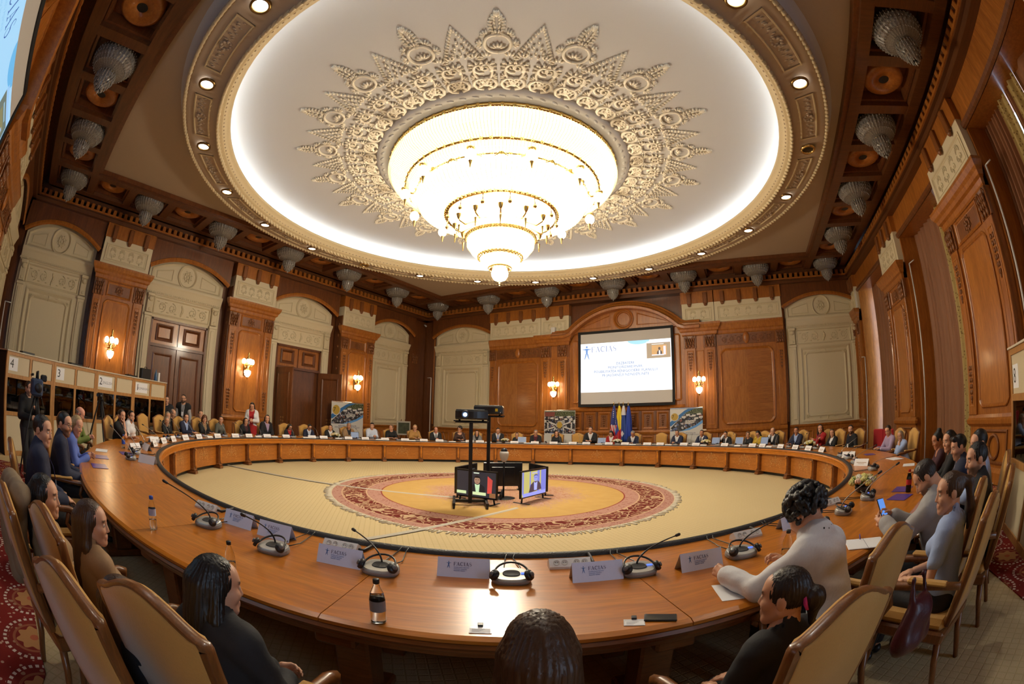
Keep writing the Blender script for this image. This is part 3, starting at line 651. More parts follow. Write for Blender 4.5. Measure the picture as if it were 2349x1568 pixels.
# dome with plaster sun
db = MB().lathe([(7.46, 7.5), (7.5, 7.6), (7.42, 7.72), (7.2, 7.8), (6.6, 7.84), (5.2, 7.86), (3.2, 7.86), (.01, 7.86)], 120); obj('dome', db, CEILW, ceil)
cs = MB().lathe([(7.22, 7.38), (7.26, 7.40), (7.3, 7.38)], 120); obj('cove_light_strip', cs, emit('cove strip', (.74, .87, 1.), COVE), ceil)
def spiral_t(cx, cy, Rr, s, a0, turns, th, n=14):
    return [(cx+Rr*(1-.85*i/n)*math.cos(a0+s*turns*2*PI*i/n), cy+Rr*(1-.85*i/n)*math.sin(a0+s*turns*2*PI*i/n), -th*.5) for i in range(n+1)], [th*(1-.5*i/n) for i in range(n+1)]
def leafy(mb, x, y, r, a, n=5, sz=.05):                              # spray of leaves
    for k in range(n):
        q = a+(k-(n-1)/2)*.55; M = Matrix.Translation((x+r*math.cos(q), y+r*math.sin(q), -.02)) @ RZ(q); mb.add(*ball8(sz*1.5, .035, sz*.6), 0, M, True)
def petal(long_):
    mb = MB(); R0 = 3.22
    for s in (-1, 1):                                                # base scrolls beside the ring
        p, r = spiral_t(R0+.2, s*.21, .19, s, PI, 1.5, .045); mb.tube(p, r, 5)
        for a in range(6): mb.add(*ball8(.045, .04, .035), 0, Matrix.Translation((R0+.2+.06*math.cos(a), s*.21+.06*math.sin(a), -.02)), True)
        pts = [(R0+.05+.75*t, s*(.40-.28*math.sin(t*2.6)), -.02) for t in [i/10 for i in range(11)]]; mb.tube(pts, [.04*(1-.4*i/10) for i in range(11)], 5)
        p, r = spiral_t(R0+.62, s*.36, .14, -s, PI*.8, 1.4, .04); mb.tube(p, r, 5)
        leafy(mb, R0+.62, s*.36, .17, s*.9, 5, .045); leafy(mb, R0+.35, s*.42, .08, s*1.2, 4, .04); leafy(mb, R0+.9, s*.2, .12, s*.6, 5, .045)
        mb.add(*ball8(.05, .05, .05), 0, Matrix.Translation((R0+.78, s*.1, -.02)), True)
    if long_:
        for s in (-1, 1):                                            # oval cartouche
            pts = [(R0+1.05+.42*(1-math.cos(PI*i/10))*.5*1.1, s*.23*math.sin(PI*i/10)**.8, -.02) for i in range(11)]; mb.tube(pts, .035, 5)
            leafy(mb, R0+1.28, s*.27, .07, s*1.57, 5, .045); leafy(mb, R0+1.5, s*.18, .08, s*.9, 4, .04)
        leafy(mb, R0+1.15, 0, .1, 0, 5, .05)
        for k in range(7): leafy(mb, R0+1.5+k*.075, 0, .05+.13*math.sin(PI*(k+1)/8), 0, 2, .04); leafy(mb, R0+1.5+k*.075, 0, .12*math.sin(PI*(k+.6)/8), PI*.5, 2, .035); leafy(mb, R0+1.5+k*.075, 0, .12*math.sin(PI*(k+.6)/8), -PI*.5, 2, .035)
        mb.add(*ball8(.09, .05, .04), 0, Matrix.Translation((R0+2.02, 0, -.02)), True)
    else:
        for k in range(11):
            x = R0+.95+k*.072; q = .30*(1-k/11)
            for y in np.linspace(-q, q, max(2, int(q/.055)+1)): leafy(mb, x, y, .02, math.atan2(y, .2), 2, .034)
        mb.add(*ball8(.06, .04, .03), 0, Matrix.Translation((R0+1.75, 0, -.02)), True)
    return mb
pl_, ps_ = mesh('sunburst_petal', petal(True), GILT2), mesh('sunburst_petal', petal(False), GILT2)
for k in range(20):
    link('sunburst_petal', pl_, ceil, RZ(R_(A0+18*k+9)) @ T(0, 0, 7.862)); link('sunburst_petal', ps_, ceil, RZ(R_(A0+18*k)) @ T(0, 0, 7.862))
obj('plaster_ring', MB().lathe([(3.24, 7.87), (3.22, 7.8), (3.14, 7.76), (3.05, 7.78), (2.98, 7.8), (2.9, 7.76), (2.86, 7.78), (2.86, 7.87)], 96), CEILW, ceil)
mb = MB()
for k in range(72): mb.add(*ball8(.05, .035, .1), 0, RZ(2*PI*k/72) @ Matrix.Translation((3.08, 0, 7.78)) @ RZ(.5), True)
tag(obj('plaster_ring_relief', mb, CEILW, ceil), kind='stuff')
# wooden border with coffers
WB0, WBO = HS+.02, 10.42
def square_ring(h0, h1, z0, z1, mat, name, par):
    mb = MB()
    for s in range(4): mb.add(*box_v(-h1, h1, h0, h1, z0, z1), 0, RZ(s*PI/2)) if s % 2 == 0 else mb.add(*box_v(-h0, h0, h0, h1, z0, z1), 0, RZ(s*PI/2))
    return obj(name, mb, mat, par)
def box_v(x0, x1, y0, y1, z0, z1):
    m = MB().box(x0, x1, y0, y1, z0, z1); return m.v, m.f
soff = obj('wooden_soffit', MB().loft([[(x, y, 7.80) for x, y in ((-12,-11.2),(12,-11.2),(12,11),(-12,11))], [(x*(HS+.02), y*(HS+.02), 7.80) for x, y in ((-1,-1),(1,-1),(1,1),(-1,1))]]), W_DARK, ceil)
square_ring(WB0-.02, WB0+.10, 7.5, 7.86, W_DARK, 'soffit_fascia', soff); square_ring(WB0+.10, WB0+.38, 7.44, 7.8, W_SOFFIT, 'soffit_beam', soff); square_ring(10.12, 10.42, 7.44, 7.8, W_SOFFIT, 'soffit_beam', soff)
cp = 3.1316/2
bm = mesh('soffit_beam', MB().box(-.15, .15, 8.78, 10.14, 7.45, 7.8), W_SOFFIT)
cm = mesh('coffer_rosette', MB().lathe([(.5, 7.8), (.5, 7.64), (.42, 7.6), (.3, 7.62), (.14, 7.64), (.12, 7.7)], 24, (0, 9.4, 0)), W_WALL)
hm = mesh('coffer_grille', MB().lathe([(.14, 7.66), (.001, 7.66)], 16, (0, 9.4, 0)), BLACK)
cf = MB(); [cf.box(*q) for q in ((-.63,.63,8.8,8.87,7.56,7.8), (-.63,.63,10.03,10.1,7.56,7.8), (-.63,-.56,8.87,10.03,7.56,7.8), (.56,.63,8.87,10.03,7.56,7.8))]; cf = mesh('coffer_moulding', cf, W_DARK)
for s in range(4):
    for k in range(-6, 7):
        if k in (-6, 6):
            if k == 6: link('coffer_moulding', cf, soff, RZ(s*PI/2) @ T(9.394))
            continue
        x = k*cp; Mx = RZ(s*PI/2) @ T(x)
        link('soffit_beam', bm, soff, RZ(s*PI/2) @ T(x+cp/2)); link('coffer_moulding', cf, soff, Mx)
        if k == -5: link('soffit_beam', bm, soff, RZ(s*PI/2) @ T(x-cp/2))
        if k % 2: link('coffer_rosette', cm, soff, Mx); link('coffer_grille', hm, soff, Mx)
# dentil cornice down to the walls
CORN = [(-10.95, 10.9, -10.42, 10.06)]
def cornice_line(name, x0, x1, y, M):                                # local y points into the room
    c = obj(name, MB().box(x0, x1, -1.2, -.02, 7.28, 7.46).box(x0, x1, -1.2, .16, 7.02, 7.1).box(x0, x1, -1.2, .06, 6.9, 7.02), W_SOFFIT, ceil, M)
    mb = MB(); n = int((x1-x0)/.24)
    for k in range(n): mb.bbox(x0+.05+k*.24, x0+.19+k*.24, -.2, .14, 7.1, 7.3, .015)
    tag(obj('dentil', mb, W_WALL, c), kind='stuff')
    obj('cornice_strip', MB().box(x0, x1, -.2, .2, 7.04, 7.09), W_WALL, c)
cornice_line('cornice_left', -YB, -YF, 0, M_L @ T(0, .52, 0)); cornice_line('cornice_back', -XR, -XL, 0, M_B @ T(0, .3, 0))
cornice_line('cornice_right', YF, YB, 0, M_R @ T(0, .52, 0)); cornice_line('cornice_front', XL, XR, 0, M_F @ T(0, .3, 0))
# ---------------------------------------------------------------- chandelier
GLOW = emit('chandelier glass glow', (1, .90, .72), CHANDELIER, (1, .95, .8)); GLOBE = emit('globe glow', (1, .90, .72), CHANDELIER*.9, (1, .95, .85))
BEAD = emit('lit crystal beads', (1, .80, .40), CHANDELIER*.16, (.9, .8, .55))
ch = thing('chandelier', 'huge tiered crystal chandelier with brass rims and glowing globes under the ceiling dome', 'chandelier', T(0, 0, 0))
def tier(prof, beads, rb):
    t = obj('glass_tier', MB().lathe(prof, 72), GLOW, ch)
    mb = MB()
    for k in range(beads):
        M = RZ(2*PI*k/beads)
        for i in range(len(prof)-1):
            (r0, z0), (r1, z1) = prof[i], prof[i+1]; mb.tube([(r0+.012, 0, z0), (r1+.012, 0, z1)], rb, 3, 0, M, False)
    tag(obj('bead_strand', mb, BEAD, t), kind='stuff'); return t
def rim(R, z, h, n=72, pr=.05):
    o = obj('brass_rim', MB().lathe([(R-pr, z), (R+.02, z+.01), (R+.03, z+h*.5), (R+.02, z+h), (R-pr, z+h)], n), BRASS, ch)
    mb = MB()
    for k in range(n): mb.add(*ball8(.03, h*.6, .05), 0, RZ(2*PI*k/n) @ Matrix.Translation((R+.02, 0, z+h*.5)))
    tag(obj('rim_ornament', mb, BRASS, o), kind='stuff')
obj('hub', MB().lathe([(.12, 7.86), (.12, 5.0)], 10), BRASS, ch)
rim(2.86, 7.66, .14); tier([(2.85, 7.68), (2.87, 7.5), (2.78, 7.36), (2.6, 7.26), (2.42, 7.2)], 240, .016)
rim(2.4, 7.14, .07); tier([(2.38, 7.15), (2.3, 7.02), (2.12, 6.98)], 200, .016); rim(2.1, 6.94, .06)
mb = MB()
for k in range(24):
    p = [(2.16-.10*math.sin(PI*i/8), 7.0-.13*math.sin(PI*i/8), R_(15*k+15*i/8)) for i in range(9)]; mb.tube([(r*math.cos(a), r*math.sin(a), z) for r, z, a in p], .022, 5)
tag(obj('brass_swag', mb, BRASS, ch), kind='stuff')
tier([(2.1, 6.97), (2.12, 6.8), (2.0, 6.62), (1.75, 6.52), (1.38, 6.5)], 120, .012); rim(1.36, 6.44, .06)
tier([(1.34, 6.46), (1.2, 6.42), (.7, 6.46)], 60, .01); tier([(.72, 6.45), (.62, 6.2), (.74, 6.02), (.82, 5.9)], 48, .01); rim(.82, 5.84, .08)
tier([(.80, 5.86), (.78, 5.66), (.66, 5.5), (.5, 5.42)], 48, .01); rim(.5, 5.36, .08, 36)
tier([(.48, 5.38), (.42, 5.25), (.26, 5.17)], 30, .01); rim(.24, 5.1, .06, 24)
obj('bottom_globe', MB().lathe([(.17, 5.12), (.2, 5.02), (.19, 4.94), (.14, 4.86), (.05, 4.82), (.001, 4.815)], 24), GLOBE, ch); obj('finial', MB().ball((0, 0, 4.79), .03, 8, 6).ball((0, 0, 4.74), (.015, .015, .03), 6, 4), BRASS, ch)
ar = MB()
pts = [(2.05, 0, 6.98), (2.2, 0, 6.85), (2.36, 0, 6.86), (2.42, 0, 6.98)]; ar.tube(pts, [.03, .025, .025, .02], 6); ar.lathe([(.02, 7.0), (.1, 6.96), (.08, 6.92)], 10, (2.4, 0, 0)); ar.tube([(2.36, 0, 6.86), (2.36, 0, 6.6)], .012, 5).lathe([(.05, 6.66), (.03, 6.6), (.012, 6.5)], 8, (2.36, 0, 0)); ar = mesh('lamp_arm', ar, BRASS)
gl = mesh('globe', MB().ball((2.38, 0, 6.8), (.125, .125, .14), 14, 9), GLOBE)
ar2 = mesh('lamp_arm', MB().tube([(.66, 0, 6.2), (.95, 0, 6.05), (1.1, 0, 6.12), (1.12, 0, 6.22)], [.025, .022, .02, .018], 6).lathe([(.07, 6.28), (.05, 6.2), (.02, 6.14)], 8, (1.12, 0, 0)).lathe([(.035, 6.0), (.02, 5.9), (.01, 5.78)], 6, (1.1, 0, 0)), BRASS); gl2 = mesh('globe', MB().ball((1.12, 0, 6.36), (.09, .09, .1), 10, 7), GLOBE)
for k in range(12): a = link('lamp_arm', ar, ch, RZ(R_(75+30*k))); link('globe', gl, a)
for k in range(12): a = link('lamp_arm', ar2, ch, RZ(R_(90+30*k))); link('globe', gl2, a)
dr = mesh('pendant_drop', MB().tube([(1.32, 0, 6.46), (1.33, 0, 6.3)], .012, 5).ball((1.33, 0, 6.24), (.05, .05, .06), 8, 5), BRASS)
for k in range(14): link('pendant_drop', dr, ch, RZ(2*PI*k/14))
ld = bpy.data.lights.new('chandelier_lamp', 'POINT'); ld.energy = CHLAMP; ld.shadow_soft_size = .35; ld.color = (1, .88, .68); link('chandelier_lamp', ld, ch, T(0, 0, 4.55))
# ---------------------------------------------------------------- crystal bowls in the coffers
CRY = plain('crystal strands', (.32,.30,.275), .15, .0, .9, var=.6, bscale=35); CRYD = plain('crystal net', (.20,.185,.165), .22, .1, .8, bump=.8, var=.7, bscale=45)
def cry():
    bowl = MB(); n = 32
    prof = [(.42, 7.66), (.51, 7.60), (.54, 7.50), (.51, 7.38), (.42, 7.27), (.27, 7.19), (.16, 7.15)]
    for i in range(len(prof)-1):
        (r0, z0), (r1, z1) = prof[i], prof[i+1]; rings = []
        for r, z in ((r0, z0), (r1, z1)): rings.append([(r*(1+.035*(j % 2))*math.cos(PI*j/n), r*(1+.035*(j % 2))*math.sin(PI*j/n), z) for j in range(2*n)])
        bowl.loft(rings)
    bd = MB()
    for j in range(40):
        a = 2*PI*j/40
        for (r, z) in ((.53, 7.58), (.54, 7.5), (.525, 7.42), (.48, 7.34), (.41, 7.26)): bd.add(*ball8(.016, .026, .016), 0, Matrix.Translation((r*math.cos(a)*1.03, r*math.sin(a)*1.03, z)))
    cone = MB()
    for i, (r, z) in enumerate(((.24, 7.10), (.235, 7.01), (.19, 6.92), (.14, 6.85), (.08, 6.79))):
        m = 22-3*i
        for j in range(m): a = 2*PI*j/m+i; cone.add(*ball8(.02, .055, .02), 0, Matrix.Translation((r*math.cos(a), r*math.sin(a), z)))
    cone.lathe([(.2, 7.14), (.22, 7.05), (.15, 6.9), (.05, 6.78)], 16)
    col = MB().lathe([(.15, 7.18), (.2, 7.16), (.2, 7.13), (.13, 7.11)], 16); fin = MB().ball((0, 0, 6.74), (.03, .03, .045), 8, 5).ball((0, 0, 6.69), (.015, .015, .025), 6, 4)
    return [mesh('glass_bowl', bowl, CRYD), mesh('crystal_bead', bd, CRY), mesh('crystal_cone', cone, CRY), mesh('brass_collar', col, BRASS), mesh('finial', fin, CRY), mesh('stem', MB().lathe([(.05, 7.81), (.05, 7.64), (.42, 7.64), (.42, 7.65)], 12), BRASS)]
CR = cry(); WN = [('screen wall', 0), ('door wall', 1), ('near wall', 2), ('curtain wall', 3)]
for s in range(4):
    for k in range(-3, 3):
        if s == 2 and k >= 0: continue
        P = RZ(s*PI/2) @ Vector((-(k+.0)*3.1316, 9.394, 0)); nm = WN[s][0]
        lab = f'unlit crystal bowl lamp in the wooden soffit along the {nm}, {ORD[k+3]} from the corner'
        c = thing('crystal_lamp', lab, 'ceiling lamp', T(P.x, P.y, 0), 'crystal bowl lamps in the coffers')
        for q, me in zip(('glass_bowl', 'crystal_bead', 'crystal_cone', 'brass_collar', 'finial', 'stem'), CR):
            z = link(q, me, c)
            if q == 'crystal_bead': z['kind'] = 'stuff'
# ---------------------------------------------------------------- wall sconces
SG = emit('sconce glass', (1, .80, .52), SCONCE, (1, .9, .7))
def sconce(M, label):
    s = thing('wall_sconce', label, 'wall lamp', M, 'lit wall sconces')
    mb = MB().bbox(-.07, .07, 0, .04, -.25, .4, .02); mb.lathe([(.03, .62), (.06, .5), (.035, .46), (.08, .4), (.03, .3), (.05, .2), (.1, .08), (.05, .02), (.13, -.02), (.15, -.06)], 12, (0, .22, 0)); mb.tube([(0, .03, .1), (0, .22, .1)], .03, 8); mb.lathe([(.03, -.3), (.02, -.36), (.005, -.42)], 8, (0, .22, 0))
    obj('brass_body', mb, BRASS, s)
    for k in range(4):
        a = PI/4+k*PI/2 if k > 1 else PI/2*k*2; a = (0, PI, PI/2, -PI/2)[k]
        x, y = .19*math.cos(a), .22+.17*math.sin(a)
        if k == 3: continue
        am = obj('lamp_arm', MB().tube([(.04*math.cos(a), .22+.04*math.sin(a), .12), (x*.7, .22+(y-.22)*.7, .05), (x, y, .18)], [.015, .014, .018], 6).lathe([(.05, .19), (.03, .14)], 8, (x, y, 0)), BRASS, s)
        obj('globe', MB().ball((x, y, .27), (.085, .085, .11), 12, 8), SG, am)
    obj('globe', MB().ball((0, .22, .34), (.07, .07, .1), 10, 7), SG, s)
    obj('glass_bowl', MB().lathe([(.13, -.06), (.14, -.13), (.11, -.22), (.05, -.29), (.001, -.31)], 16, (0, .22, 0)), SG, s)
    ld = bpy.data.lights.new('sconce_lamp', 'POINT'); ld.energy = SCL; ld.color = (1, .72, .38); ld.shadow_soft_size = .14; link('sconce_lamp', ld, s, T(0, .48, .05))
    return s
for px, py, d in ((254, 800, 'door wall behind the interpreter booths'), (569, 846, 'pilaster between the two doors'), (822, 880, 'pilaster behind the poster stand near the corner')):
    P = at_x(px, py, XL+.75); sconce(M_L @ T(-P[1], .5, P[2]), f'lit brass wall sconce with glass globes on the {d}')
for px, py, d in ((1270, 895, 'double pilaster beside the open panel bay'), (1604, 885, 'double pilaster beside the projection screen edge')):
    P = at_y(px, py, YB-.55); sconce(M_B @ T(-P[0], .36, P[2]), f'lit brass wall sconce with glass globes on the {d}')
# ---------------------------------------------------------------- the round conference table
ZT, RI, RO = .7315, 7.0065, 8.288
def polar(a, r, z=0., rz=0.):                                        # local +y looks at the middle of the table
    return T(TC[0]+r*math.cos(a), TC[1]+r*math.sin(a), z, a+PI/2+rz)
def ang(P): return math.atan2(P[1]-TC[1], P[0]-TC[0])
def rad(P): return math.hypot(P[0]-TC[0], P[1]-TC[1])
TBL = thing('round_conference_table', 'huge ring-shaped polished wooden conference table with inlaid panels around an open carpeted middle', 'table', T(TC[0], TC[1], 0))
def wedge(prof, half, n=6, caps=True):                               # sweep a closed r,z outline about the z axis around local +y
    rings = [[(r*math.sin(t), r*math.cos(t), z) for r, z in prof] for t in [half-2*half*i/n for i in range(n+1)]]
    return MB().loft(rings, 0, None, caps, True)
def tbl_meshes(da):
    h = da/2
    top = wedge([(RI, ZT-.004), (RI+.004, ZT), (RO-.03, ZT), (RO, ZT-.012), (RO, ZT-.03), (RI, ZT-.03)], h-.0003)
    edge = wedge([(RO-.02, ZT-.03), (RO, ZT-.034), (RO+.012, ZT-.05), (RO, ZT-.068), (RO-.03, ZT-.075), (RO-.035, ZT-.1), (RO-.05, ZT-.11), (RO-.06, ZT-.135), (RO-.2, ZT-.14), (RO-.2, ZT-.03)], h)
    lip = wedge([(RI-.002, ZT-.004), (RI-.012, ZT-.02), (RI, ZT-.04), (RI+.012, ZT-.045), (RI+.012, ZT-.11), (RI, ZT-.115), (RI+.002, ZT-.135), (RI+.05, ZT-.14), (RI+.15, ZT-.03)], h)
    pan = wedge([(RI+.12, .09), (RI+.12, ZT-.13), (RI+.16, ZT-.13), (RI+.16, .09)], h)
    shade = wedge([(RI+.2, 0.005), (RI+.2, .1), (RI+.22, .1), (RI+.22, .005)], h)  # black strip painting the shade in the gap below the panels
    fr = MB(); W2 = RI*math.sin(h)-.12
    inl = MB(); r = random.Random(3)
    for s in (-1, 1):
        for k in range(5):
            x = s*(.05+.075*k); z = .36+.05*math.sin(k*2.1)
            p, th = [(x+.045*math.cos(.6*i)*(1-i/14)*s, RI+.118, z+.045*math.sin(.6*i)*(1-i/14)) for i in range(12)], .005
            inl.tube(p, th, 3, 0, None, False)
            inl.ball((x+.03*s, RI+.117, z-.07), (.022, .005, .01), 5, 3); inl.ball((x, RI+.117, z+.075), (.012, .005, .024), 5, 3)
    inl.tube([(0, RI+.117, .24), (0, RI+.116, .5)], .005, 3); inl.ball((0, RI+.117, .53), (.03, .005, .035), 6, 4)
    return [mesh(n_, m_, w_) for n_, m_, w_ in (('tabletop_segment', top, W_TABLE), ('edge_moulding', edge, W_TDARK), ('inner_lip', lip, W_TABLE), ('modesty_panel', pan, W_TPANEL), ('gap_shade', shade, BLACK), ('inlay_ornament', inl, INLAY))]
INLAY = plain('inlay veneer', (.62,.36,.13), .35)
def leg_mesh():
    mb = MB(); y = RI
    mb.bbox(-.065, .065, y+.02, y+.3, .12, .6, .008); mb.bbox(-.05, .05, y-.005, y+.05, .16, .56, .01); mb.bbox(-.08, .08, y-.03, y+.34, 0, .07, .012); mb.bbox(-.075, .075, y-.01, y+.31, .07, .13, .015); mb.bbox(-.075, .075, y-.01, y+.31, .56, .605, .01)
    return mesh('leg', mb, W_TDARK), mesh('leg_fluting', MB().bbox(-.03, .03, y-.015, y+.01, .2, .52, .006).ball((0, y-.012, .54), (.03, .02, .025), 6, 4).ball((0, y-.012, .17), (.025, .02, .03), 6, 4), W_TABLE)
def trestle():
    mb = MB().bbox(-.09, .09, RI+.35, RO-.28, .5, .6, .01).bbox(-.1, .1, RO-.5, RO-.3, .06, .55, .015).bbox(-.13, .13, RO-.62, RO-.18, 0, .07, .015).bbox(-.11, .11, RO-.26, RO-.12, .5, .6, .015)
    return mesh('trestle', mb, W_TDARK)
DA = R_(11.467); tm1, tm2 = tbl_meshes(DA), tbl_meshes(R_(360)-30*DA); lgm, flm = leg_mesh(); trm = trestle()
legs_a = [R_(83.57)-DA*k for k in range(31)]
for k in range(31):
    a1 = legs_a[k]; a0 = a1-DA if k < 30 else a1-(R_(360)-30*DA)
    mid = (a0+a1)/2-PI/2
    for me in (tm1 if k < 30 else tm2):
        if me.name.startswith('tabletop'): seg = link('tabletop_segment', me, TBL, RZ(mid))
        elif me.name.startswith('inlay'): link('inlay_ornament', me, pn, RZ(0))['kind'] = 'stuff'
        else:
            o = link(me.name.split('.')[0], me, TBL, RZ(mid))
            if me.name.startswith('modesty'): pn = o
    lg = link('leg', lgm, TBL, RZ(a1-PI/2)); link('leg_fluting', flm, lg); link('trestle', trm, TBL, RZ(a1-PI/2))
# cable sleeve along the inner edge, with branches
mb = MB(); pr = [(7.035, .001), (7.04, .022), (7.07, .034), (7.10, .022), (7.105, .001)]
mb.lathe([(r, ZT+z) for r, z in pr], 160); tag(obj('cable_sleeve', mb, plain('black braided sleeve', (.018,.018,.02), .5, bump=.5, bscale=90), None, T(TC[0], TC[1], 0)), 'thick black cable sleeve running around the inner edge of the round table', 'cable')
TXT = {}
def text(body, size, parent, M, mat, name='printed_text', align='CENTER', ext=.0004):
    k = (body, round(size, 4), align, mat.name)
    if k not in TXT:
        c = bpy.data.curves.new(name, 'FONT'); c.body = body; c.size = size; c.align_x = align; c.align_y = 'CENTER'; c.extrude = ext; c.resolution_u = 2
        t = bpy.data.objects.new('letters', c); me = bpy.data.meshes.new_from_object(t); me.materials.clear(); me.materials.append(mat); TXT[k] = me; bpy.data.objects.remove(t)
    return link(name, TXT[k], parent, M)
INK = plain('navy ink', srgb(40,48,110), .6); INK2 = plain('blue ink', srgb(70,120,190), .6); INKG = plain('grey ink', (.25,.25,.3), .7); INKB = plain('black ink', (.02,.02,.02), .6)
def glyphs(word, h, t=.0006, f=1.):                                  # roman capitals with serifs, in x,z facing -y
    mb = MB(); x = 0; th, tn, sv = h*.14*f, h*.05*f, h*.16
    def bar(p, q, w): mb.add(*bar_v(p, q, w, t))
    def serif(cx, z): mb.box(cx-sv*.9, cx+sv*.9, -t, 0, z-tn/2*1.2, z+tn/2*1.2)
    for c in word:
        if c == 'F':
            bar((x+th/2, 0), (x+th/2, h), th); bar((x, h-tn/2), (x+h*.6, h-tn/2), tn); bar((x, h*.52), (x+h*.45, h*.52), tn); bar((x+h*.6, h), (x+h*.6, h*.78), tn); bar((x+h*.45, h*.42), (x+h*.45, h*.62), tn); serif(x+th/2, tn/2); x += h*.62
        elif c == 'A':
            bar((x+h*.1, 0), (x+h*.42, h), tn); bar((x+h*.38, h), (x+h*.72, 0), th); bar((x+h*.2, h*.33), (x+h*.6, h*.33), tn); serif(x+h*.1, tn/2); serif(x+h*.72, tn/2); x += h*.86
        elif c == 'C':
            pts = [(x+h*.45+h*.42*math.cos(R_(40+28*i)), h/2+h*.5*math.sin(R_(40+28*i))) for i in range(11)]
            for i in range(10): bar(pts[i], pts[i+1], tn+(th-tn)*math.sin(PI*(i+.5)/10))
            bar((x+h*.76, h*.68), (x+h*.76, h), tn); x += h*.86
        elif c == 'I': bar((x+h*.16, 0), (x+h*.16, h), th); serif(x+h*.16, tn/2); serif(x+h*.16, h-tn/2); x += h*.34
        elif c == 'S':
            pts = [(x+h*.3+h*.22*math.cos(R_(20+25*i)), h*.74+h*.25*math.sin(R_(20+25*i))) for i in range(11)]+[(x+h*.3+h*.25*math.cos(R_(80-27*i)), h*.26+h*.26*math.sin(R_(80-27*i))) for i in range(11)]
            for i in range(len(pts)-1): bar(pts[i], pts[i+1], tn+(th-tn)*max(0, math.sin(PI*(i-4)/13)))
            x += h*.6
        x += h*.14
    return mb, x
def bar_v(p, q, w, t):
    d = np.array([q[0]-p[0], q[1]-p[1]]); n = np.array([-d[1], d[0]])/max(np.hypot(*d), 1e-9)*w/2
    pts = [np.array(p)+n, np.array(p)-n, np.array(q)-n, np.array(q)+n]; v = [(a[0], -t, a[1]) for a in pts]+[(a[0], 0, a[1]) for a in pts]
    return v, [(0,1,2,3),(7,6,5,4),(0,4,5,1),(1,5,6,2),(2,6,7,3),(3,7,4,0)]
def figure_logo(h, t=.0006):                                         # blue figure with stretched arms
    mb = MB(); c = circ(0, h*.92, h*.075, 10); mb.prism(c[::-1], -t, 0)
    arm = [(-h*.42, h*.78), (-h*.2, h*.7), (0, h*.69), (h*.2, h*.7), (h*.42, h*.78), (h*.2, h*.76), (.06*h, h*.80), (-h*.06, h*.80), (-h*.2, h*.76)]
    mb.prism([(x, z) for x, z in arm], -t, 0); mb.prism([(-h*.1, h*.78), (-h*.06, h*.4), (h*.06, h*.4), (h*.1, h*.78)], -t, 0)
    for s in (-1, 1): mb.prism([(s*.0*h, h*.42), (s*h*.1, h*.42), (s*h*.14, h*.2), (s*h*.2, 0), (s*h*.16, 0), (s*h*.06, h*.2)][::s], -t, 0)
    return mb
gm, gw = glyphs('FACIAS', .021); LETT = mesh('printed_word', gm, INK); LOGO = mesh('printed_logo', figure_logo(.042), INK2)
def card_mesh(w, h, d):                                              # folded card, tent shaped; y- side faces the sitter
    mb = MB(); t = .0012
    for s in (-1, 1): mb.add([(-w/2, s*d, 0), (w/2, s*d, 0), (w/2, 0, h), (-w/2, 0, h), (-w/2, s*(d-t), 0), (w/2, s*(d-t), 0), (w/2, 0, h-t*3), (-w/2, 0, h-t*3)], [(0,1,2,3)[::-s], (4,5,6,7)[::s], (0,4,7,3), (1,2,6,5), (0,1,5,4)])
    return mb
CARDM = mesh('name_card', card_mesh(.30, .11, .05), plain('daylit card paper', (.70,.76,.98), .6)); CARDW = mesh('name_card', card_mesh(.30, .11, .05), PAPER)  # near cards: the bluish cast of daylight is put into the paper colour
def facias_on(o):
    tilt = math.atan2(.05, .11); M0 = Matrix.Translation((0, -.05, 0)) @ RX(-tilt)
    link('printed_logo', LOGO, o, M0 @ T(-.085, -.0008, .055)); link('printed_word', LETT, o, M0 @ T(-.055, -.0008, .072))
    for k, s in enumerate(('Fundatia pentru Apararea', 'Cetatenilor Impotriva', 'Abuzurilor Statului')): text(s, .0085, o, M0 @ Matrix.Translation((-.055, -.0012, .062-.0105*k)) @ RX(PI/2), INK2, align='LEFT')
def name_lines(o):
    tilt = math.atan2(.05, .11); M0 = Matrix.Translation((0, .05, 0)) @ RX(tilt) @ RZ(PI)
    for k, (wd, z, hh) in enumerate(((.2, .05, .014), (.12, .03, .008))): link('printed_line', LINEM[k], o, M0 @ T(0, -.0008, z))
LINEM = []
for wd, hh in ((.2, .013), (.13, .008)):
    mb = MB(); r = random.Random(5); x = -wd/2
    while x < wd/2: q = r.uniform(.006, .016); mb.box(x, x+q, -.0006, 0, 0, hh); x += q+.004
    LINEM.append(mesh('printed_line', mb, plain('brown ink', (.42,.28,.2), .7)))
# conference unit: grey base, speaker, display, gooseneck; headset lying on it
def unit_meshes():
    b_ = MB(); n = 28
    def ov(sx, sy, z, tilt=0): return [(sx*math.copysign(abs(math.cos(2*PI*i/n))**.75, math.cos(2*PI*i/n)), sy*math.copysign(abs(math.sin(2*PI*i/n))**.75, math.sin(2*PI*i/n)), z+tilt*math.sin(2*PI*i/n)) for i in range(n)]
    b_.loft([ov(.105, .078, 0), ov(.112, .085, .012), ov(.112, .085, .03, .008), ov(.106, .079, .042, .012)], 0, None, True, True, False)
    top = MB().loft([ov(.104, .077, .042, .012), ov(.1, .073, .047, .012), ov(.085, .06, .048, .011)], 0, None, True)
    sp = MB().loft([ov(.05, .038, .0485, .006), ov(.046, .034, .053, .006)], 0, None, True)
    return [mesh('base', b_, GREYP), mesh('faceplate', top, plain('silver faceplate', (.55,.54,.50), .3, .35)), mesh('speaker_grille', sp, plain('speaker mesh', (.05,.05,.05), .6, bump=.6, bscale=500)), mesh('display', MB().bbox(.052, .088, -.012, .008, .049, .054, .002), emit('blue lcd', (.12,.25,1.), 1.2, (.02,.03,.1)))]
UM = unit_meshes()
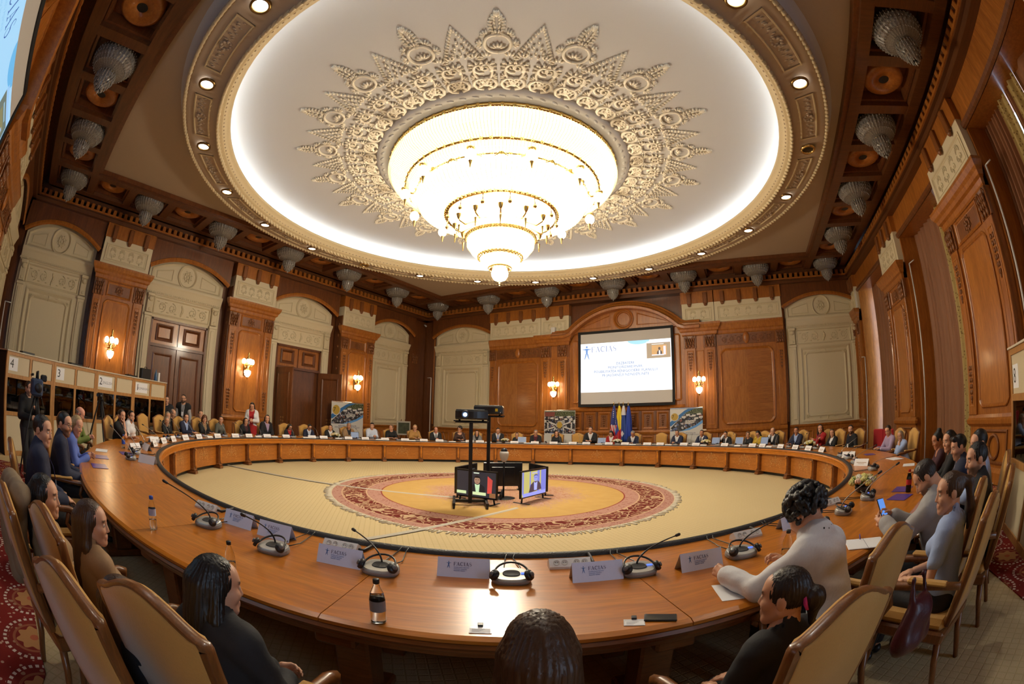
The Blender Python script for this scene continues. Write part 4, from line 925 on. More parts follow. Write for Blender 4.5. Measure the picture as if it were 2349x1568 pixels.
def headset_mesh():
    mb = MB(); pts = [(.095*math.cos(a), -.02+.105*math.sin(a), .03+.035*math.sin(a)) for a in [PI*i/12 for i in range(13)]]
    pts = [(.095, -.05, .028)] + pts + [(-.095, -.05, .028)]
    mb.tube(pts, .0065, 6); return mb
HB = mesh('headband', headset_mesh(), BLACK)
HP = mesh('ear_pad', MB().lathe([(.0, -.012), (.03, -.012), (.034, 0), (.03, .012), (.0, .014)], 16), BLACK); HC = mesh('ear_cap', MB().lathe([(.001, .012), (.012, .014), (.018, .02), (.012, .026), (.001, .028)], 14), plain('dark grey plastic', (.12,.12,.12), .3))
def headset(M, label, group):
    h = thing('headset', label, 'headphones', M, group); link('headband', HB, h)
    for s in (-1, 1): e = link('ear_pad', HP, h, T(s*.095, -.06, .034) @ RY(s*R_(55)) @ RX(.4)); link('ear_cap', HC, e)
    return h
def unit(px, py, tip=None, near_desc='', hs=True, rz=0., mic=True):
    P = at_z(px, py, ZT+.02); a = ang(P); r = min(max(rad(P), RI+.2), RO-.15)
    M = polar(a, r, ZT, rz); u = thing('conference_unit', f'grey conference unit {near_desc}', 'microphone unit', M, 'conference units on the table')
    for me in UM: link(me.name.split('.')[0], me, u)
    base = np.array(M @ Vector((0, .03, .05)))
    if tip is not None:
        d = ray(*tip); best = None
        for t in np.linspace(.5, 25, 800):
            q = CV + d*t; e = abs(np.linalg.norm(q-base)-.40)
            if q[2] > base[2]+.08 and (best is None or e < best[0]): best = (e, q)
        tp = best[1] if best else base+np.array([0, 0, .35])
    else:
        tp = base + np.array([-.22*math.sin(a+.9), .22*math.cos(a+.9), .26])
    l = Vector(tp)-Vector(base); 
    if l.length > .5: tp = np.array(Vector(base)+l*.45/l.length)
    Mi = M.inverted(); A = Mi @ Vector(base); B = Mi @ Vector(tp); m1 = A+Vector((0, 0, .1)); pts = [A.lerp(m1, t).lerp(m1.lerp(B, t), t) for t in [i/10 for i in range(11)]]
    if mic: obj('gooseneck', MB().tube(pts, [.006]*5+[.0045]*6, 6), BLACKM if tip and px < 2349 and py > 1190 else plain('grey gooseneck', (.28,.27,.26), .3, .6), u)
    dv = (pts[-1]-pts[-2]).normalized()
    if mic: obj('microphone_head', MB().tube([pts[-1], pts[-1]+dv*.012, pts[-1]+dv*.04, pts[-1]+dv*.05], [.008, .011, .012, .006], 8), BLACK, u)
    if hs: headset(M @ T(0, 0, .026) , f'black headset lying on the unit {near_desc}', 'headsets on the conference units')
    # its lead back to the cable sleeve
    y1 = r-7.1; mb = MB()
    for s in (-.02, .03): mb.tube([(s, .07, .02), (s*2, .07+(y1-.07)*.4, .012), (s-.01, y1-.03, .012), (s, y1, .03)], .004, 5)
    obj('cable', mb, BLACK, u)
    return u
SOCKM = None
def socket_mesh():
    mb = MB(); prof = [(-.045, 0), (.045, 0), (.045, .03), (.0, .06), (-.045, .015)]
    mb.loft([[(x, y, z) for y, z in prof] for x in (-.13, .13)], 0, None, True)
    so = MB(); nrm = math.atan2(.045, .045)
    for x in (-.085, -.035, .04, .09):
        M = T(x, -.0225, .0375) @ RX(R_(45)); so.lathe([(.021, .0005), (.021, .004), (.016, .004), (.016, .001), (.001, .001)], 14, (0,0,0), 0, M); so.box(-.009, -.005, -.002, .002, .001, .0025, 1, M); so.box(.005, .009, -.002, .002, .001, .0025, 1, M)
    return mesh('socket_body', mb, WHITEP), mesh('socket', so, [plain('socket white', (.62,.61,.58), .4), BLACK])
SOCKM = socket_mesh()
def socket(px, py, desc, rz=0.):
    P = at_z(px, py, ZT+.02); a = ang(P); r = min(max(rad(P), RI+.17), RO-.2); s = thing('socket_box', f'white four-socket power box {desc}', 'power strip', polar(a, r, ZT, rz), 'power boxes on the table')
    link('socket_body', SOCKM[0], s); link('socket', SOCKM[1], s)
    obj('cable', MB().tube([(.13, 0, .02), (.16, .02, .012), (.17, r-7.1, .02)], .011, 6), BLACK, s); return s
def card(px, py, desc, near=False, rz=0., r=None):
    P = at_z(px, py, ZT); a = ang(P); rr_ = r if r else min(max(rad(P), RI+.15), RO-.15)
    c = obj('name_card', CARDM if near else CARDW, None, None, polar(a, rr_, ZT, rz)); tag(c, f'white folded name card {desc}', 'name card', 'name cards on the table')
    (facias_on if near else name_lines)(c); return c
# ---- near side of the table
NEARU = [((478,1200), (385,1108), 'behind the blue-capped water bottle', .25), ((627,1258), (563,1183), 'with a headset, between the two tilted logo cards and the dark bottle', .1), ((873,1305), (815,1217), 'beside the logo card with the power box behind it', 0), ((1173,1325), None, 'in the middle of the near table edge, with cables behind it', 0), ((1464,1308), (1550,1228), 'touching the logo card in front of the second power box', 0), ((1700,1268), (1803,1182), 'beside the bottle of the curly-haired woman', -.2)]
for p, t, d, z in NEARU: unit(*p, t, d, True, z, t is not None)
for p, d, z in (((476,1162), 'behind the unit with the blue-capped bottle', .2), ((783,1252), 'behind the logo card with the gooseneck beside it', 0), ((1306,1292), 'at the middle of the near table side', 0), ((1712,1226), 'beside the curly-haired woman', -.15), ((1905,1152), 'beyond the curly-haired woman', -.3)): socket(*p, d, z)
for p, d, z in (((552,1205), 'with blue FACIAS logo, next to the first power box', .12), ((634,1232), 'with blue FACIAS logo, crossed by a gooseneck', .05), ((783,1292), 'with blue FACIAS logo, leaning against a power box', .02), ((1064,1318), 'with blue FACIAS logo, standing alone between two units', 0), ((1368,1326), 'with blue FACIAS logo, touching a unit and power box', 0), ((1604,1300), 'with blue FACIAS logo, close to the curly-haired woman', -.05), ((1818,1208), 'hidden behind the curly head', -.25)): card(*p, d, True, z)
# bottles
PETC = glassy('clear plastic', (.93,.95,.97), .05, 1.2); WATER = glassy('water', (.9,.95,1), .0, 1.33)
def bottle(px, py, h, capmat, label, fill=.5, liquid=None, slim=1., z0=None):
    P = at_z(px, py, ZT); b_ = thing('bottle', label, 'bottle', T(P[0], P[1], ZT+.0005), None)
    s = h/.22; q = slim
    prof = [(.001, .0), (.028*q, .0), (.032*q, .006), (.032*q, .06), (.030*q, .07), (.032*q, .08), (.032*q, .125), (.028*q, .15), (.016, .185), (.013, .195), (.013, .203)]
    obj('bottle_body', MB().lathe([(r*s, z*s) for r, z in prof], 20), PETC, b_)
    inner = [(.001, .002), (.027*q, .003), (.029*q, .008)] + [(r*.93, z) for r, z in prof[3:] if z < fill*.2]; zt = fill*.19; inner += [(.028*q, zt), (.001, zt)]
    obj('liquid', MB().lathe([(r*s, z*s) for r, z in inner], 16), liquid or WATER, b_)
    obj('cap', MB().lathe([(.001, .222), (.014, .222), (.0155, .218), (.0155, .2), (.012, .198)], 16).add([], []) if s == 1 else MB().lathe([(r*s, z*s) for r, z in ((.001, .222), (.014, .222), (.0155, .218), (.0155, .2), (.012, .198))], 16), capmat, b_)
    return b_
CAPB = plain('blue cap', (.03,.10,.55), .3); 
b0 = bottle(353, 1213, .235, CAPB, 'slim clear water bottle with a blue cap standing on the polished table', .35, slim=.85)
obj('label', MB().lathe([(.0302, .1), (.0302, .15)], 20), plain('pale label', (.45,.5,.68), .5), b0)
b1 = bottle(533, 1320, .20, BLACK, 'clear bottle with dark cap behind the black-haired woman in the dark coat', .5)
b2 = bottle(869, 1425, .215, BLACK, 'half full dark-capped water bottle on the near edge of the table', .72, slim=1.12)
obj('label', MB().lathe([(.0364, .062), (.0364, .115)], 20), plain('clear grey label', (.25,.24,.25), .4), b2)
b3 = bottle(1800, 1290, .215, BLACK, 'clear dark-capped bottle at the elbow of the woman in white', .5, slim=1.05)
COLA = plain('cola', (.03,.006,.004), .1)
b4 = bottle(2083, 1128, .235, plain('red cap', (.5,.02,.02), .3), 'dark cola bottle with red label beside the purple folder', .95, COLA); obj('label', MB().lathe([(.0348, .08), (.0348, .135)], 20), plain('red label', (.5,.02,.02), .4), b4)
b5 = bottle(283, 1028, .22, CAPB, 'blue-labelled water bottle beside the papers on the door side of the table', .8); obj('label', MB().lathe([(.0335, .07), (.0335, .14)], 20), CAPB, b5)
# badge cards, phone, papers
def flatthing(name, px, py, w, h, label, cat, mat, rz=0., t=.002, group=None, face=None):
    P = at_z(px, py, ZT); return tag(obj(name, MB().bbox(-w/2, w/2, -h/2, h/2, 0, t, min(t*.4, .004)), mat, None, polar(ang(P), rad(P), ZT+.0006, rz)), label, cat, group)
BADGE = plain('badge plastic', (.72,.72,.74), .15)
def badge(px, py, label, rz):
    P = at_z(px, py, ZT); b_ = thing('badge', label, 'name badge', polar(ang(P), rad(P), ZT+.0005, rz))
    obj('badge_holder', MB().bbox(-.048, .048, -.035, .035, 0, .003, .001), BADGE, b_); obj('badge_clip', MB().bbox(-.012, .012, .03, .062, .001, .012, .002), BLACK, b_)
    obj('badge_print', MB().box(-.043, .043, -.032, .012, .0031, .0036), PAPER, b_)
    mb = MB()
    for k in range(4): mb.box(-.036, .02-.008*k, .002-.008*k, .004-.008*k, .0037, .004)
    obj('printed_line', mb, INKG, b_); return b_
badge(1102, 1445, 'blank white badge with black clip on the near table edge', .05); badge(1455, 1428, 'printed white badge with clip beside the phone', -.3)
P = at_z(1515, 1418, ZT); ph = thing('smartphone', 'black smartphone lying face up on the near table edge', 'phone', polar(ang(P), rad(P), ZT+.0005, 1.15))
obj('phone_body', MB().bbox(-.037, .037, -.076, .076, 0, .009, .003), BLACK, ph); obj('screen', MB().box(-.033, .033, -.07, .07, .0091, .0095), plain('phone screen', (.03,.04,.05), .06), ph)
flatthing('paper_sheet', 1710, 1352, .33, .24, 'white sheet of paper under the curly-haired woman hand', 'paper', PAPER, -.35); 
nb = flatthing('open_notebook', 1985, 1247, .30, .24, 'open white notebook with a pen, beyond the woman in the white jacket', 'notebook', PAPER, -.9, .008)
obj('printed_line', MB().box(-.002, .002, -.12, .12, .0081, .0084), INKG, nb)
P = at_z(1972, 1234, ZT); tag(obj('pen', MB().tube([(-.07, 0, .005), (.055, 0, .005), (.07, 0, .005)], [.004, .004, .001], 6), plain('blue pen', (.03,.03,.35), .3), None, polar(ang(P), rad(P), ZT+.009, .5)), 'blue pen lying on the open notebook', 'pen')
PURP = plain('purple folder', (.085,.05,.30), .3)
for (px, py, z, lab) in ((228,1069,.1,'purple folder at the table edge by the man with the lanyard'), (232,1048,.15,'purple folder and pen in front of the man with glasses'), (290,1040,.3,'purple folder beyond the white papers on the door side'), (2065,1140,-.2,'purple folder in front of the man with the phone'), (2070,1122,-.1,'purple folder under the cola bottle'), (1995,1042,-.1,'purple folder before the man in the lilac shirt')): flatthing('folder', px, py, .31, .22, lab, 'folder', PURP, z, .006, 'purple folders')
for (px, py, w_, h_, z, lab) in ((233,1033,.3,.21,.1,'white papers in front of the blonde woman in blue'), (2052,1052,.4,.22,.2,'white papers in front of the grey-haired woman in light blue'), (2085,1066,.3,.21,-.2,'stack of white papers beyond the flower bowl'), (350,1003,.5,.22,.2,'white papers before the man in the black T-shirt'), (398,1001,.4,.2,.0,'open white papers before the blonde woman in black')): flatthing('papers', px, py, w_, h_, lab, 'paper', PAPER, z, .006, 'white papers on the table')
# flowers
ROSE = [plain('cream rose', (.72,.62,.34), .6), plain('white rose', (.78,.74,.62), .6), plain('pale yellow rose', (.68,.62,.22), .6), plain('peach rose', (.75,.5,.36), .6)]; LEAF = plain('flower leaf', (.06,.14,.025), .5); POT = plain('dark flower bowl', (.04,.035,.03), .3)
def rose(mb, r):
    for k in range(3):
        for j in range(3+2*k):
            a = 2*PI*j/(3+2*k)+k; q = r*(.15+.3*k); M = Matrix.Translation((q*math.cos(a), q*math.sin(a), r*(.35-.22*k))) @ RZ(a) @ RY(-.5+.35*k); mb.add(*ball8(r*.2, r*.5, r*.42), 0, M, True)
    return mb
ROSEM = [mesh('rose', rose(MB(), .045), m_) for m_ in ROSE]
def flowers(px, py, lab, s=1., n=14, seed=0):
    P = at_z(px, py, ZT) if py > 1100 else at_r(px, py, 7.8); r = random.Random(seed); f = thing('flower_bowl', lab, 'flowers', T(P[0], P[1], ZT+.0005, r.random()*6, s))
    obj('bowl', MB().lathe([(.05, 0), (.09, .02), (.1, .06), (.085, .08), (.07, .06), (.001, .05)], 16), POT, f)
    mb = MB()
    for k in range(26): a, e = r.random()*6.28, r.uniform(-.1, .9); mb.add(*ball8(.07, .006, .03), 0, Matrix.Translation((.1*math.cos(a), .1*math.sin(a), .09+.05*e)) @ RZ(a) @ RY(-e), True)
    tag(obj('leaves', mb, LEAF, f), kind='stuff')
    for k in range(n):
        a = k*2.4; q = .155*math.sqrt((k+.5)/n); link('rose', ROSEM[r.choice((0, 0, 1, 1, 2) if k % 5 else (3, 2))], f, T(q*math.cos(a), q*math.sin(a), .17-2.5*q*q) @ RZ(k) @ RX(q*3))
    return f
for k, (px, py, s, lab) in enumerate(((1978,1128,1.05,'bowl of pale roses behind the microphones on the curtain side'), (1905,1030,1.,'bowl of pale roses beside the woman in red'), (1858,1022,1.,'bowl of cream roses between the navy man and the woman in red'), (1619,1016,1.,'bowl of cream roses beside the man in the dark tie'), (1416,1014,1.1,'round bouquet of cream roses before the woman in red near the flags'), (1159,1008,1.,'bowl of white roses beside the man with the blue tie'), (769,1000,1.05,'bowl of white roses before the man in the beige jacket'))):
    if k == 1: continue
    flowers(px, py, lab, s, 16, k)
# ---------------------------------------------------------------- people: smooth bodies grown from distance fields
def cap(a, b, ra, rb, k=.03): return ('c', np.array(a, float), np.array(b, float), ra, rb, k)
def ell(c, r, k=.03): return ('e', np.array(c, float), np.array(r, float), None, None, k)
def sub(p): return ('-',) + p
def pbox(p, inf):
    if p[0] == '-': p = p[1:]
    if p[0] == 'c': r = max(p[3], p[4])+inf; return np.minimum(p[1], p[2])-r, np.maximum(p[1], p[2])+r
    return p[1]-p[2]-inf, p[1]+p[2]+inf
class Field:
    def __init__(s, prims, h, pad=.03, box=None):
        if box is None:
            bs = [pbox(p, pad) for p in prims if p[0] != '-']; lo = np.min([b[0] for b in bs], 0); hi = np.max([b[1] for b in bs], 0)
        else: lo, hi = map(np.array, box)
        s.lo = lo; s.h = h; n = np.ceil((hi-lo)/h).astype(int)+2
        s.ax = [(lo[i]+h*np.arange(n[i])).astype(np.float32) for i in range(3)]
        s.D = np.full(n, .25, np.float32); s.add(prims)
    def add(s, prims, inf=0.):
        for p in prims:
            neg = p[0] == '-'; q = p[1:] if neg else p; k = q[5]
            lo, hi = pbox(q, .10+inf); i0 = [max(0, int((lo[i]-s.lo[i])/s.h)) for i in range(3)]; i1 = [min(s.D.shape[i], int((hi[i]-s.lo[i])/s.h)+2) for i in range(3)]
            if any(b <= a for a, b in zip(i0, i1)): continue
            X, Y, Z = (s.ax[i][i0[i]:i1[i]].reshape([-1 if j == i else 1 for j in range(3)]) for i in range(3))
            if q[0] == 'c':
                a, b = q[1], q[2]; d = b-a; L2 = max(float(d @ d), 1e-9)
                t = np.clip(((X-a[0])*d[0]+(Y-a[1])*d[1]+(Z-a[2])*d[2])/L2, 0, 1)
                f = np.sqrt((X-a[0]-t*d[0])**2+(Y-a[1]-t*d[1])**2+(Z-a[2]-t*d[2])**2)-(q[3]+(q[4]-q[3])*t)
            else:
                c, r = q[1], q[2]; m = np.sqrt(((X-c[0])/r[0])**2+((Y-c[1])/r[1])**2+((Z-c[2])/r[2])**2); m2 = np.sqrt(((X-c[0])/r[0]**2)**2+((Y-c[1])/r[1]**2)**2+((Z-c[2])/r[2]**2)**2)
                f = m*(m-1)/np.maximum(m2, 1e-6)
            f = f-inf; sl = tuple(slice(a, b) for a, b in zip(i0, i1)); D = s.D[sl]
            if neg: f = -f; hh = np.clip(.5-.5*(D-f)/k, 0, 1); s.D[sl] = D*(1-hh)+f*hh+k*hh*(1-hh)
            else: hh = np.clip(.5+.5*(D-f)/k, 0, 1); s.D[sl] = D*(1-hh)+f*hh-k*hh*(1-hh)
        return s
    def grid(s): return np.meshgrid(*s.ax, indexing='ij', sparse=True)
    def cut(s, f): s.D = np.maximum(s.D, f).astype(np.float32); return s
    def mesh(s):
        D = s.D; D = np.pad(D, 1, constant_values=.25); S = D < 0; n = np.array(D.shape)-1
        cnt = np.zeros(n, np.int8)
        for dx in (0, 1):
            for dy in (0, 1):
                for dz in (0, 1): cnt += S[dx:dx+n[0], dy:dy+n[1], dz:dz+n[2]]
        act = (cnt > 0) & (cnt < 8); idx = np.argwhere(act)
        if not len(idx): return np.zeros((0, 3)), np.zeros((0, 4), int)
        ids = np.full(n, -1, np.int64); ids[act] = np.arange(len(idx)); ids[tuple(idx.T)] = np.arange(len(idx))
        acc = np.zeros((len(idx), 3)); num = np.zeros(len(idx))
        for ax in range(3):
            o1, o2 = [a for a in range(3) if a != ax]
            for u in (0, 1):
                for v in (0, 1):
                    a = idx.copy(); a[:, o1] += u; a[:, o2] += v; b = a.copy(); b[:, ax] += 1
                    da = D[tuple(a.T)]; db = D[tuple(b.T)]; m = (da < 0) != (db < 0); t = np.where(m, da/np.where(da == db, 1, da-db), 0)
                    p = a.astype(float); p[:, ax] += t; acc[m] += p[m]; num += m
        V = (acc/num[:, None]-1)*s.h+s.lo; F = []
        for ax in range(3):
            o1, o2 = (ax+1) % 3, (ax+2) % 3
            sa = [slice(None)]*3; sb = [slice(None)]*3; sa[ax] = slice(0, -1); sb[ax] = slice(1, None)
            A, B = S[tuple(sa)], S[tuple(sb)]; e = np.argwhere(A != B)
            e = e[(e[:, o1] > 0) & (e[:, o2] > 0) & (e[:, o1] < D.shape[o1]-1) & (e[:, o2] < D.shape[o2]-1)]
            q = []
            for u, v in ((-1, -1), (0, -1), (0, 0), (-1, 0)):
                c = e.copy(); c[:, o1] += u; c[:, o2] += v; q.append(ids[tuple(c.T)])
            q = np.stack(q, 1); fl = ~A[tuple(e.T)]; q[fl] = q[fl][:, ::-1]; F.append(q)
        F = np.concatenate(F); F = F[(F >= 0).all(1)]
        return V, F
def np_mesh(name, parts, mats, attr=None):
    V = np.concatenate([p[0] for p in parts]); F = []; M = []; o = 0
    for v, f, m in parts: F.append(f+o); M.append(np.full(len(f), m)); o += len(v)
    F = np.concatenate(F); M = np.concatenate(M); me = bpy.data.meshes.new(name)
    me.vertices.add(len(V)); me.vertices.foreach_set('co', V.astype(np.float32).ravel())
    me.loops.add(F.size); me.loops.foreach_set('vertex_index', F.astype(np.int32).ravel())
    me.polygons.add(len(F)); me.polygons.foreach_set('loop_start', np.arange(0, F.size, 4, dtype=np.int32)); me.polygons.foreach_set('loop_total', np.full(len(F), 4, np.int32))
    for m in mats: me.materials.append(m)
    me.polygons.foreach_set('material_index', M.astype(np.int32)); me.polygons.foreach_set('use_smooth', np.ones(len(F), bool))
    if attr is not None:
        a = me.color_attributes.new('face', 'FLOAT_COLOR', 'POINT'); a.data.foreach_set('color', attr.astype(np.float32).ravel())
    me.update(calc_edges=True); return me
def sstep(x, a, b): t = np.clip((x-a)/(b-a), 0, 1); return t*t*(3-2*t)
HEADC = {}
def head(sex, near, beard=0.):
    key = (sex, near, beard)
    if key in HEADC: return HEADC[key]
    f = sex == 'f'; jw = .055 if f else .060
    P = [ell((0,-.016,.03), (.074,.094,.086)), ell((0,.028,-.03), (jw+.003,.064,.082), .03), cap((0,.075,-.098), (0,.068,-.09), .019, .02, .03)]
    for s in (-1, 1): P += [cap((s*.050,.0,-.055), (s*.022,.066,-.092), .018, .017, .03), ell((s*.04,.060,-.02), (.024,.026,.026), .03), ell((s*.079,-.012,-.002), (.011,.022,.033), .008)]
    P += [ell((0,.026,.052), (.063,.058,.052), .03), cap((-.034,.076,.037), (.034,.076,.037), .0095, .0095, .02), cap((0,.087,.02), (0,.104 if f else .108,-.021), .0075, .0105 if f else .012, .012), ell((-.012,.093,-.027), (.007,.009,.007), .008), ell((.012,.093,-.027), (.007,.009,.007), .008)]
    P += [sub(ell((s*.031,.099,.013), (.015,.014,.010), .014)) for s in (-1, 1)] + [ell((s*.031,.0785,.013), (.0135,.0125,.0115), .003) for s in (-1, 1)]
    P += [cap((-.017,.089,-.056), (.017,.089,-.056), .0075, .0075, .01), cap((-.014,.088,-.068), (.014,.088,-.068), .008, .008, .01), cap((0,-.03,-.05), (0,-.04,-.115), .046 if f else .054, .042 if f else .050, .03)]
    F = Field(P, .005 if near else .008); V, Q = F.mesh()
    x, y, z = V.T; A = np.zeros((len(V), 4)); ax = abs(x)
    A[:, 0] = .6*(1-sstep(ax, .016, .024))*(1-sstep(abs(z+.062), .006, .012))*sstep(y, .075, .085)
    A[:, 1] = sstep(ax, .012, .018)*(1-sstep(ax, .046, .052))*(1-sstep(abs(z-.038+.06*np.clip(ax-.03, 0, 1)), .004, .009))*sstep(y, .05, .07)
    de = np.sqrt((ax-.031)**2+(z-.013)**2*1.6); A[:, 2] = (1-sstep(de, .010, .0135))*sstep(y, .07, .08); A[:, 3] = (1-sstep(de, .0045, .0075))*sstep(y, .07, .08)
    if not near: A[:, 3] = np.maximum(A[:, 3], .45*A[:, 2])
    if beard:
        b = (1-sstep(z, -.045, -.02))*sstep(y, -.03, .02)*sstep(z, -.135, -.115)*(1-A[:, 0]); A[:, 1] = np.maximum(A[:, 1], beard*b)
    HEADC[key] = (V, Q, A); return HEADC[key]
HANDC = {}
def hand(kind, near):
    key = (kind, near)
    if key in HANDC: return HANDC[key]
    curl = {'rest': .38, 'fist': 1.25, 'flat': .08, 'hold': .85}[kind]
    P = [cap((0,-.03,0), (0,.02,0), .021, .024, .02), cap((-.026,.03,0), (-.028,.075,.002), .015, .012, .02), cap((0,.03,0), (0,.082,.003), .016, .0125, .02), cap((.024,.03,0), (.026,.072,.0), .0145, .011, .02)]
    for i, (x, y, l) in enumerate(((-.031,.078,.068), (-.011,.086,.078), (.010,.083,.072), (.029,.072,.056))):
        p = np.array([x, y, 0.]); a = curl*.55+i*.03
        for j, (q, r) in enumerate(((.46, .0088), (.30, .0080), (.24, .0070))):
            d = np.array([x*.9*(1-j*.3), math.cos(a), -math.sin(a)]); d = d/np.linalg.norm(d); e = p+d*l*q; P.append(cap(p, e, r, r*.93, .006)); p = e; a += curl*(.9 if j == 0 else .7)
    p = np.array([-.024, .012, -.004]); a = .75
    for j, (l, r) in enumerate(((.040,.0125), (.030,.0098), (.024,.0085))):
        d = np.array([-math.sin(a), math.cos(a)*.9, -.25-.25*curl]); d /= np.linalg.norm(d); e = p+d*l; P.append(cap(p, e, r, r*.92, .009)); p = e; a -= .32+.25*curl
    F = Field(P, .0042 if near else .0075, .02); V, Q = F.mesh(); HANDC[key] = (V, Q); return HANDC[key]
SKINC = {'light': srgb(214,160,128), 'fair': srgb(222,174,146), 'tan': srgb(190,132,98), 'pink': srgb(214,150,124)}
HAIRC = {'black': (.006,.005,.005), 'dark': (.020,.011,.007), 'brown': (.060,.028,.013), 'auburn': (.11,.035,.012), 'lightbrown': (.14,.075,.034), 'blond': (.38,.26,.12), 'grey': (.22,.21,.20), 'ash': (.30,.24,.17)}
def skin_mat(sk, hr):
    n = f'skin {sk} {hr}'
    if n in MATS: return MATS[n]
    m, nt, b = nodes(n); at = N(nt, 'ShaderNodeAttribute', attribute_name='face'); sp = N(nt, 'ShaderNodeSeparateColor'); L(nt, at.outputs['Color'], sp.inputs[0]); c0 = SKINC[sk]
    tc = N(nt, 'ShaderNodeTexCoord'); nz = N(nt, 'ShaderNodeTexNoise', i_Scale=18.); L(nt, tc.outputs['Object'], nz.inputs[0])
    c = mixc(nt, nz.outputs[0], tuple(v*.92 for v in c0), tuple(min(1, v*1.06) for v in c0))
    c = mixc(nt, math_(nt, 'MULTIPLY', sp.outputs[0], .75), c, (c0[0]*.75, c0[1]*.38, c0[2]*.38)); c = mixc(nt, math_(nt, 'MULTIPLY', sp.outputs[1], .88), c, HAIRC[hr]); c = mixc(nt, sp.outputs[2], c, (.62,.58,.54)); c = mixc(nt, at.outputs['Alpha'], c, (.02,.012,.008))
    L(nt, c, b.inputs['Base Color']); b.inputs['Roughness'].default_value = .48; b.inputs['Subsurface Weight'].default_value = .0
    MATS[n] = m; return m
def hair_mat(hr):
    n = f'hair {hr}'
    if n in MATS: return MATS[n]
    m, nt, b = nodes(n); tc = N(nt, 'ShaderNodeTexCoord'); mp = N(nt, 'ShaderNodeMapping'); mp.inputs['Scale'].default_value = (90, 90, 9); L(nt, tc.outputs['Object'], mp.inputs[0]); nz = N(nt, 'ShaderNodeTexNoise', i_Scale=1., i_Detail=3.); L(nt, mp.outputs[0], nz.inputs[0])
    c = HAIRC[hr]; L(nt, mixc(nt, nz.outputs[0], tuple(v*.55 for v in c), tuple(v*1.5 for v in c)), b.inputs['Base Color']); b.inputs['Roughness'].default_value = .42
    bp = N(nt, 'ShaderNodeBump', i_Strength=.5, i_Distance=.004); L(nt, nz.outputs[0], bp.inputs['Height']); L(nt, bp.outputs[0], b.inputs['Normal']); MATS[n] = m; return m
HMC = {}
def hair_mesh(style, near, fem):
    key = (style, near, fem)
    if key in HMC: return HMC[key]
    h = .005 if near else .0085; t = .013
    P = [ell((0,-.020,.036), (.082+.002,.100,.090+t*.4), .02)]; low = []
    face = lambda X, Y, Z: None
    if style in ('long', 'longer', 'half'):
        L_ = {'long': -.27, 'longer': -.40, 'half': -.20}[style]
        for s in (-1, 1): low += [cap((s*.068,-.02,.01), (s*.082,-.02,-.13), .03, .032, .03), cap((s*.082,-.02,-.13), (s*.088,-.0,L_), .034, .02, .03), cap((s*.035,-.085,-.0), (s*.05,-.10,L_-.04), .045, .032, .04)]
        low += [cap((0,-.09,0), (0,-.115,L_-.05), .05, .035, .04)]
    elif style == 'bob':
        for s in (-1, 1): low += [cap((s*.07,-.015,.02), (s*.083,-.005,-.10), .03, .032, .03)]
        low += [cap((0,-.08,0), (0,-.085,-.11), .06, .05, .04)]
    elif style == 'pony': low += [cap((0,-.105,.06), (0,-.165,.03), .032, .03, .03), cap((0,-.165,.03), (.0,-.175,-.14), .032, .03, .03), cap((0,-.175,-.14), (0,-.15,-.26), .03, .012, .03)]
    elif style == 'bun': low += [ell((0,-.135,-.005), (.05,.045,.05), .02), cap((0,-.135,-.03), (.0,-.13,-.12), .03, .012, .03)]
    elif style == 'updo': low += [ell((0,-.075,.11), (.05,.05,.045), .02)]
    elif style == 'curly':
        r = random.Random(11); P = [ell((0,-.02,.05), (.10,.112,.10), .03)]
        for k in range(330):
            a, e = r.random()*6.283, r.uniform(-.85, 1.45); q = (math.cos(e)*math.cos(a)*.114, -.035+math.cos(e)*math.sin(a)*.116, .042+math.sin(e)*.108)
            if q[1] > .06 and q[2] < .07: continue
            low.append(ell(q, (r.uniform(.009,.02),)*3, .006))
    elif style == 'short curly':
        r = random.Random(5); 
        for k in range(70):
            a, e = r.random()*6.283, r.uniform(-.3, 1.45); q = (math.cos(e)*math.cos(a)*.09, -.02+math.cos(e)*math.sin(a)*.105, .04+math.sin(e)*.095)
            if q[1] > .055 and q[2] < .075: continue
            low.append(ell(q, (.022,.022,.02), .012))
    elif style == 'volume': P = [ell((0,-.025,.05), (.098,.112,.098), .03)]; low += [cap((s*.08,-.02,.02), (s*.09,-.02,-.07), .03, .03, .03) for s in (-1, 1)] + [cap((0,-.09,.0), (0,-.09,-.08), .05, .05, .04)]
    elif style == 'quiff': low += [cap((-.04,.055,.108), (.04,.055,.108), .026, .026, .03)]
    F = Field(P+low, h, .03); X, Y, Z = F.grid()
    if style == 'bald':  F.cut(Z-.035+.0*Y)
    if style == 'balding': F.cut(np.minimum(.072-np.sqrt((X/1.0)**2+((Y-.02)/1.15)**2), .2)*(Z > .05)-.2*(Z <= .05))
    wf = .057 if style in ('long','longer','half','bob','volume') else .064 if style == 'curly' else (.064 if fem else .080)
    face_cut = np.minimum((1-np.sqrt((X/wf)**2+((Z+.03)/((.100 if fem else .114) if style != 'bald' else .2))**2))*.06, (Y-(.06 if style == 'curly' else (.052 if fem else .030)+.55*np.clip(Z, 0, .06))))
    F.cut(face_cut)
    if style not in ('long', 'longer', 'half', 'bob', 'curly', 'volume', 'pony', 'bun', 'short curly'): F.cut(np.minimum(-(Z+.02), np.inf)*1.0 if False else (-.03-Z-.5*np.clip(-Y-.02, 0, .06)))
    elif style in ('pony', 'bun'): F.cut(np.where(Y > -.095, -.05-Z-.4*np.clip(-Y, 0, .1), -.3))
    if style in ('short', 'quiff', 'balding', 'bald', 'updo', 'short curly'): F.cut(-np.maximum(np.maximum(-.012-Y, Z+.004), .066-abs(X)))
    V, Q = F.mesh()
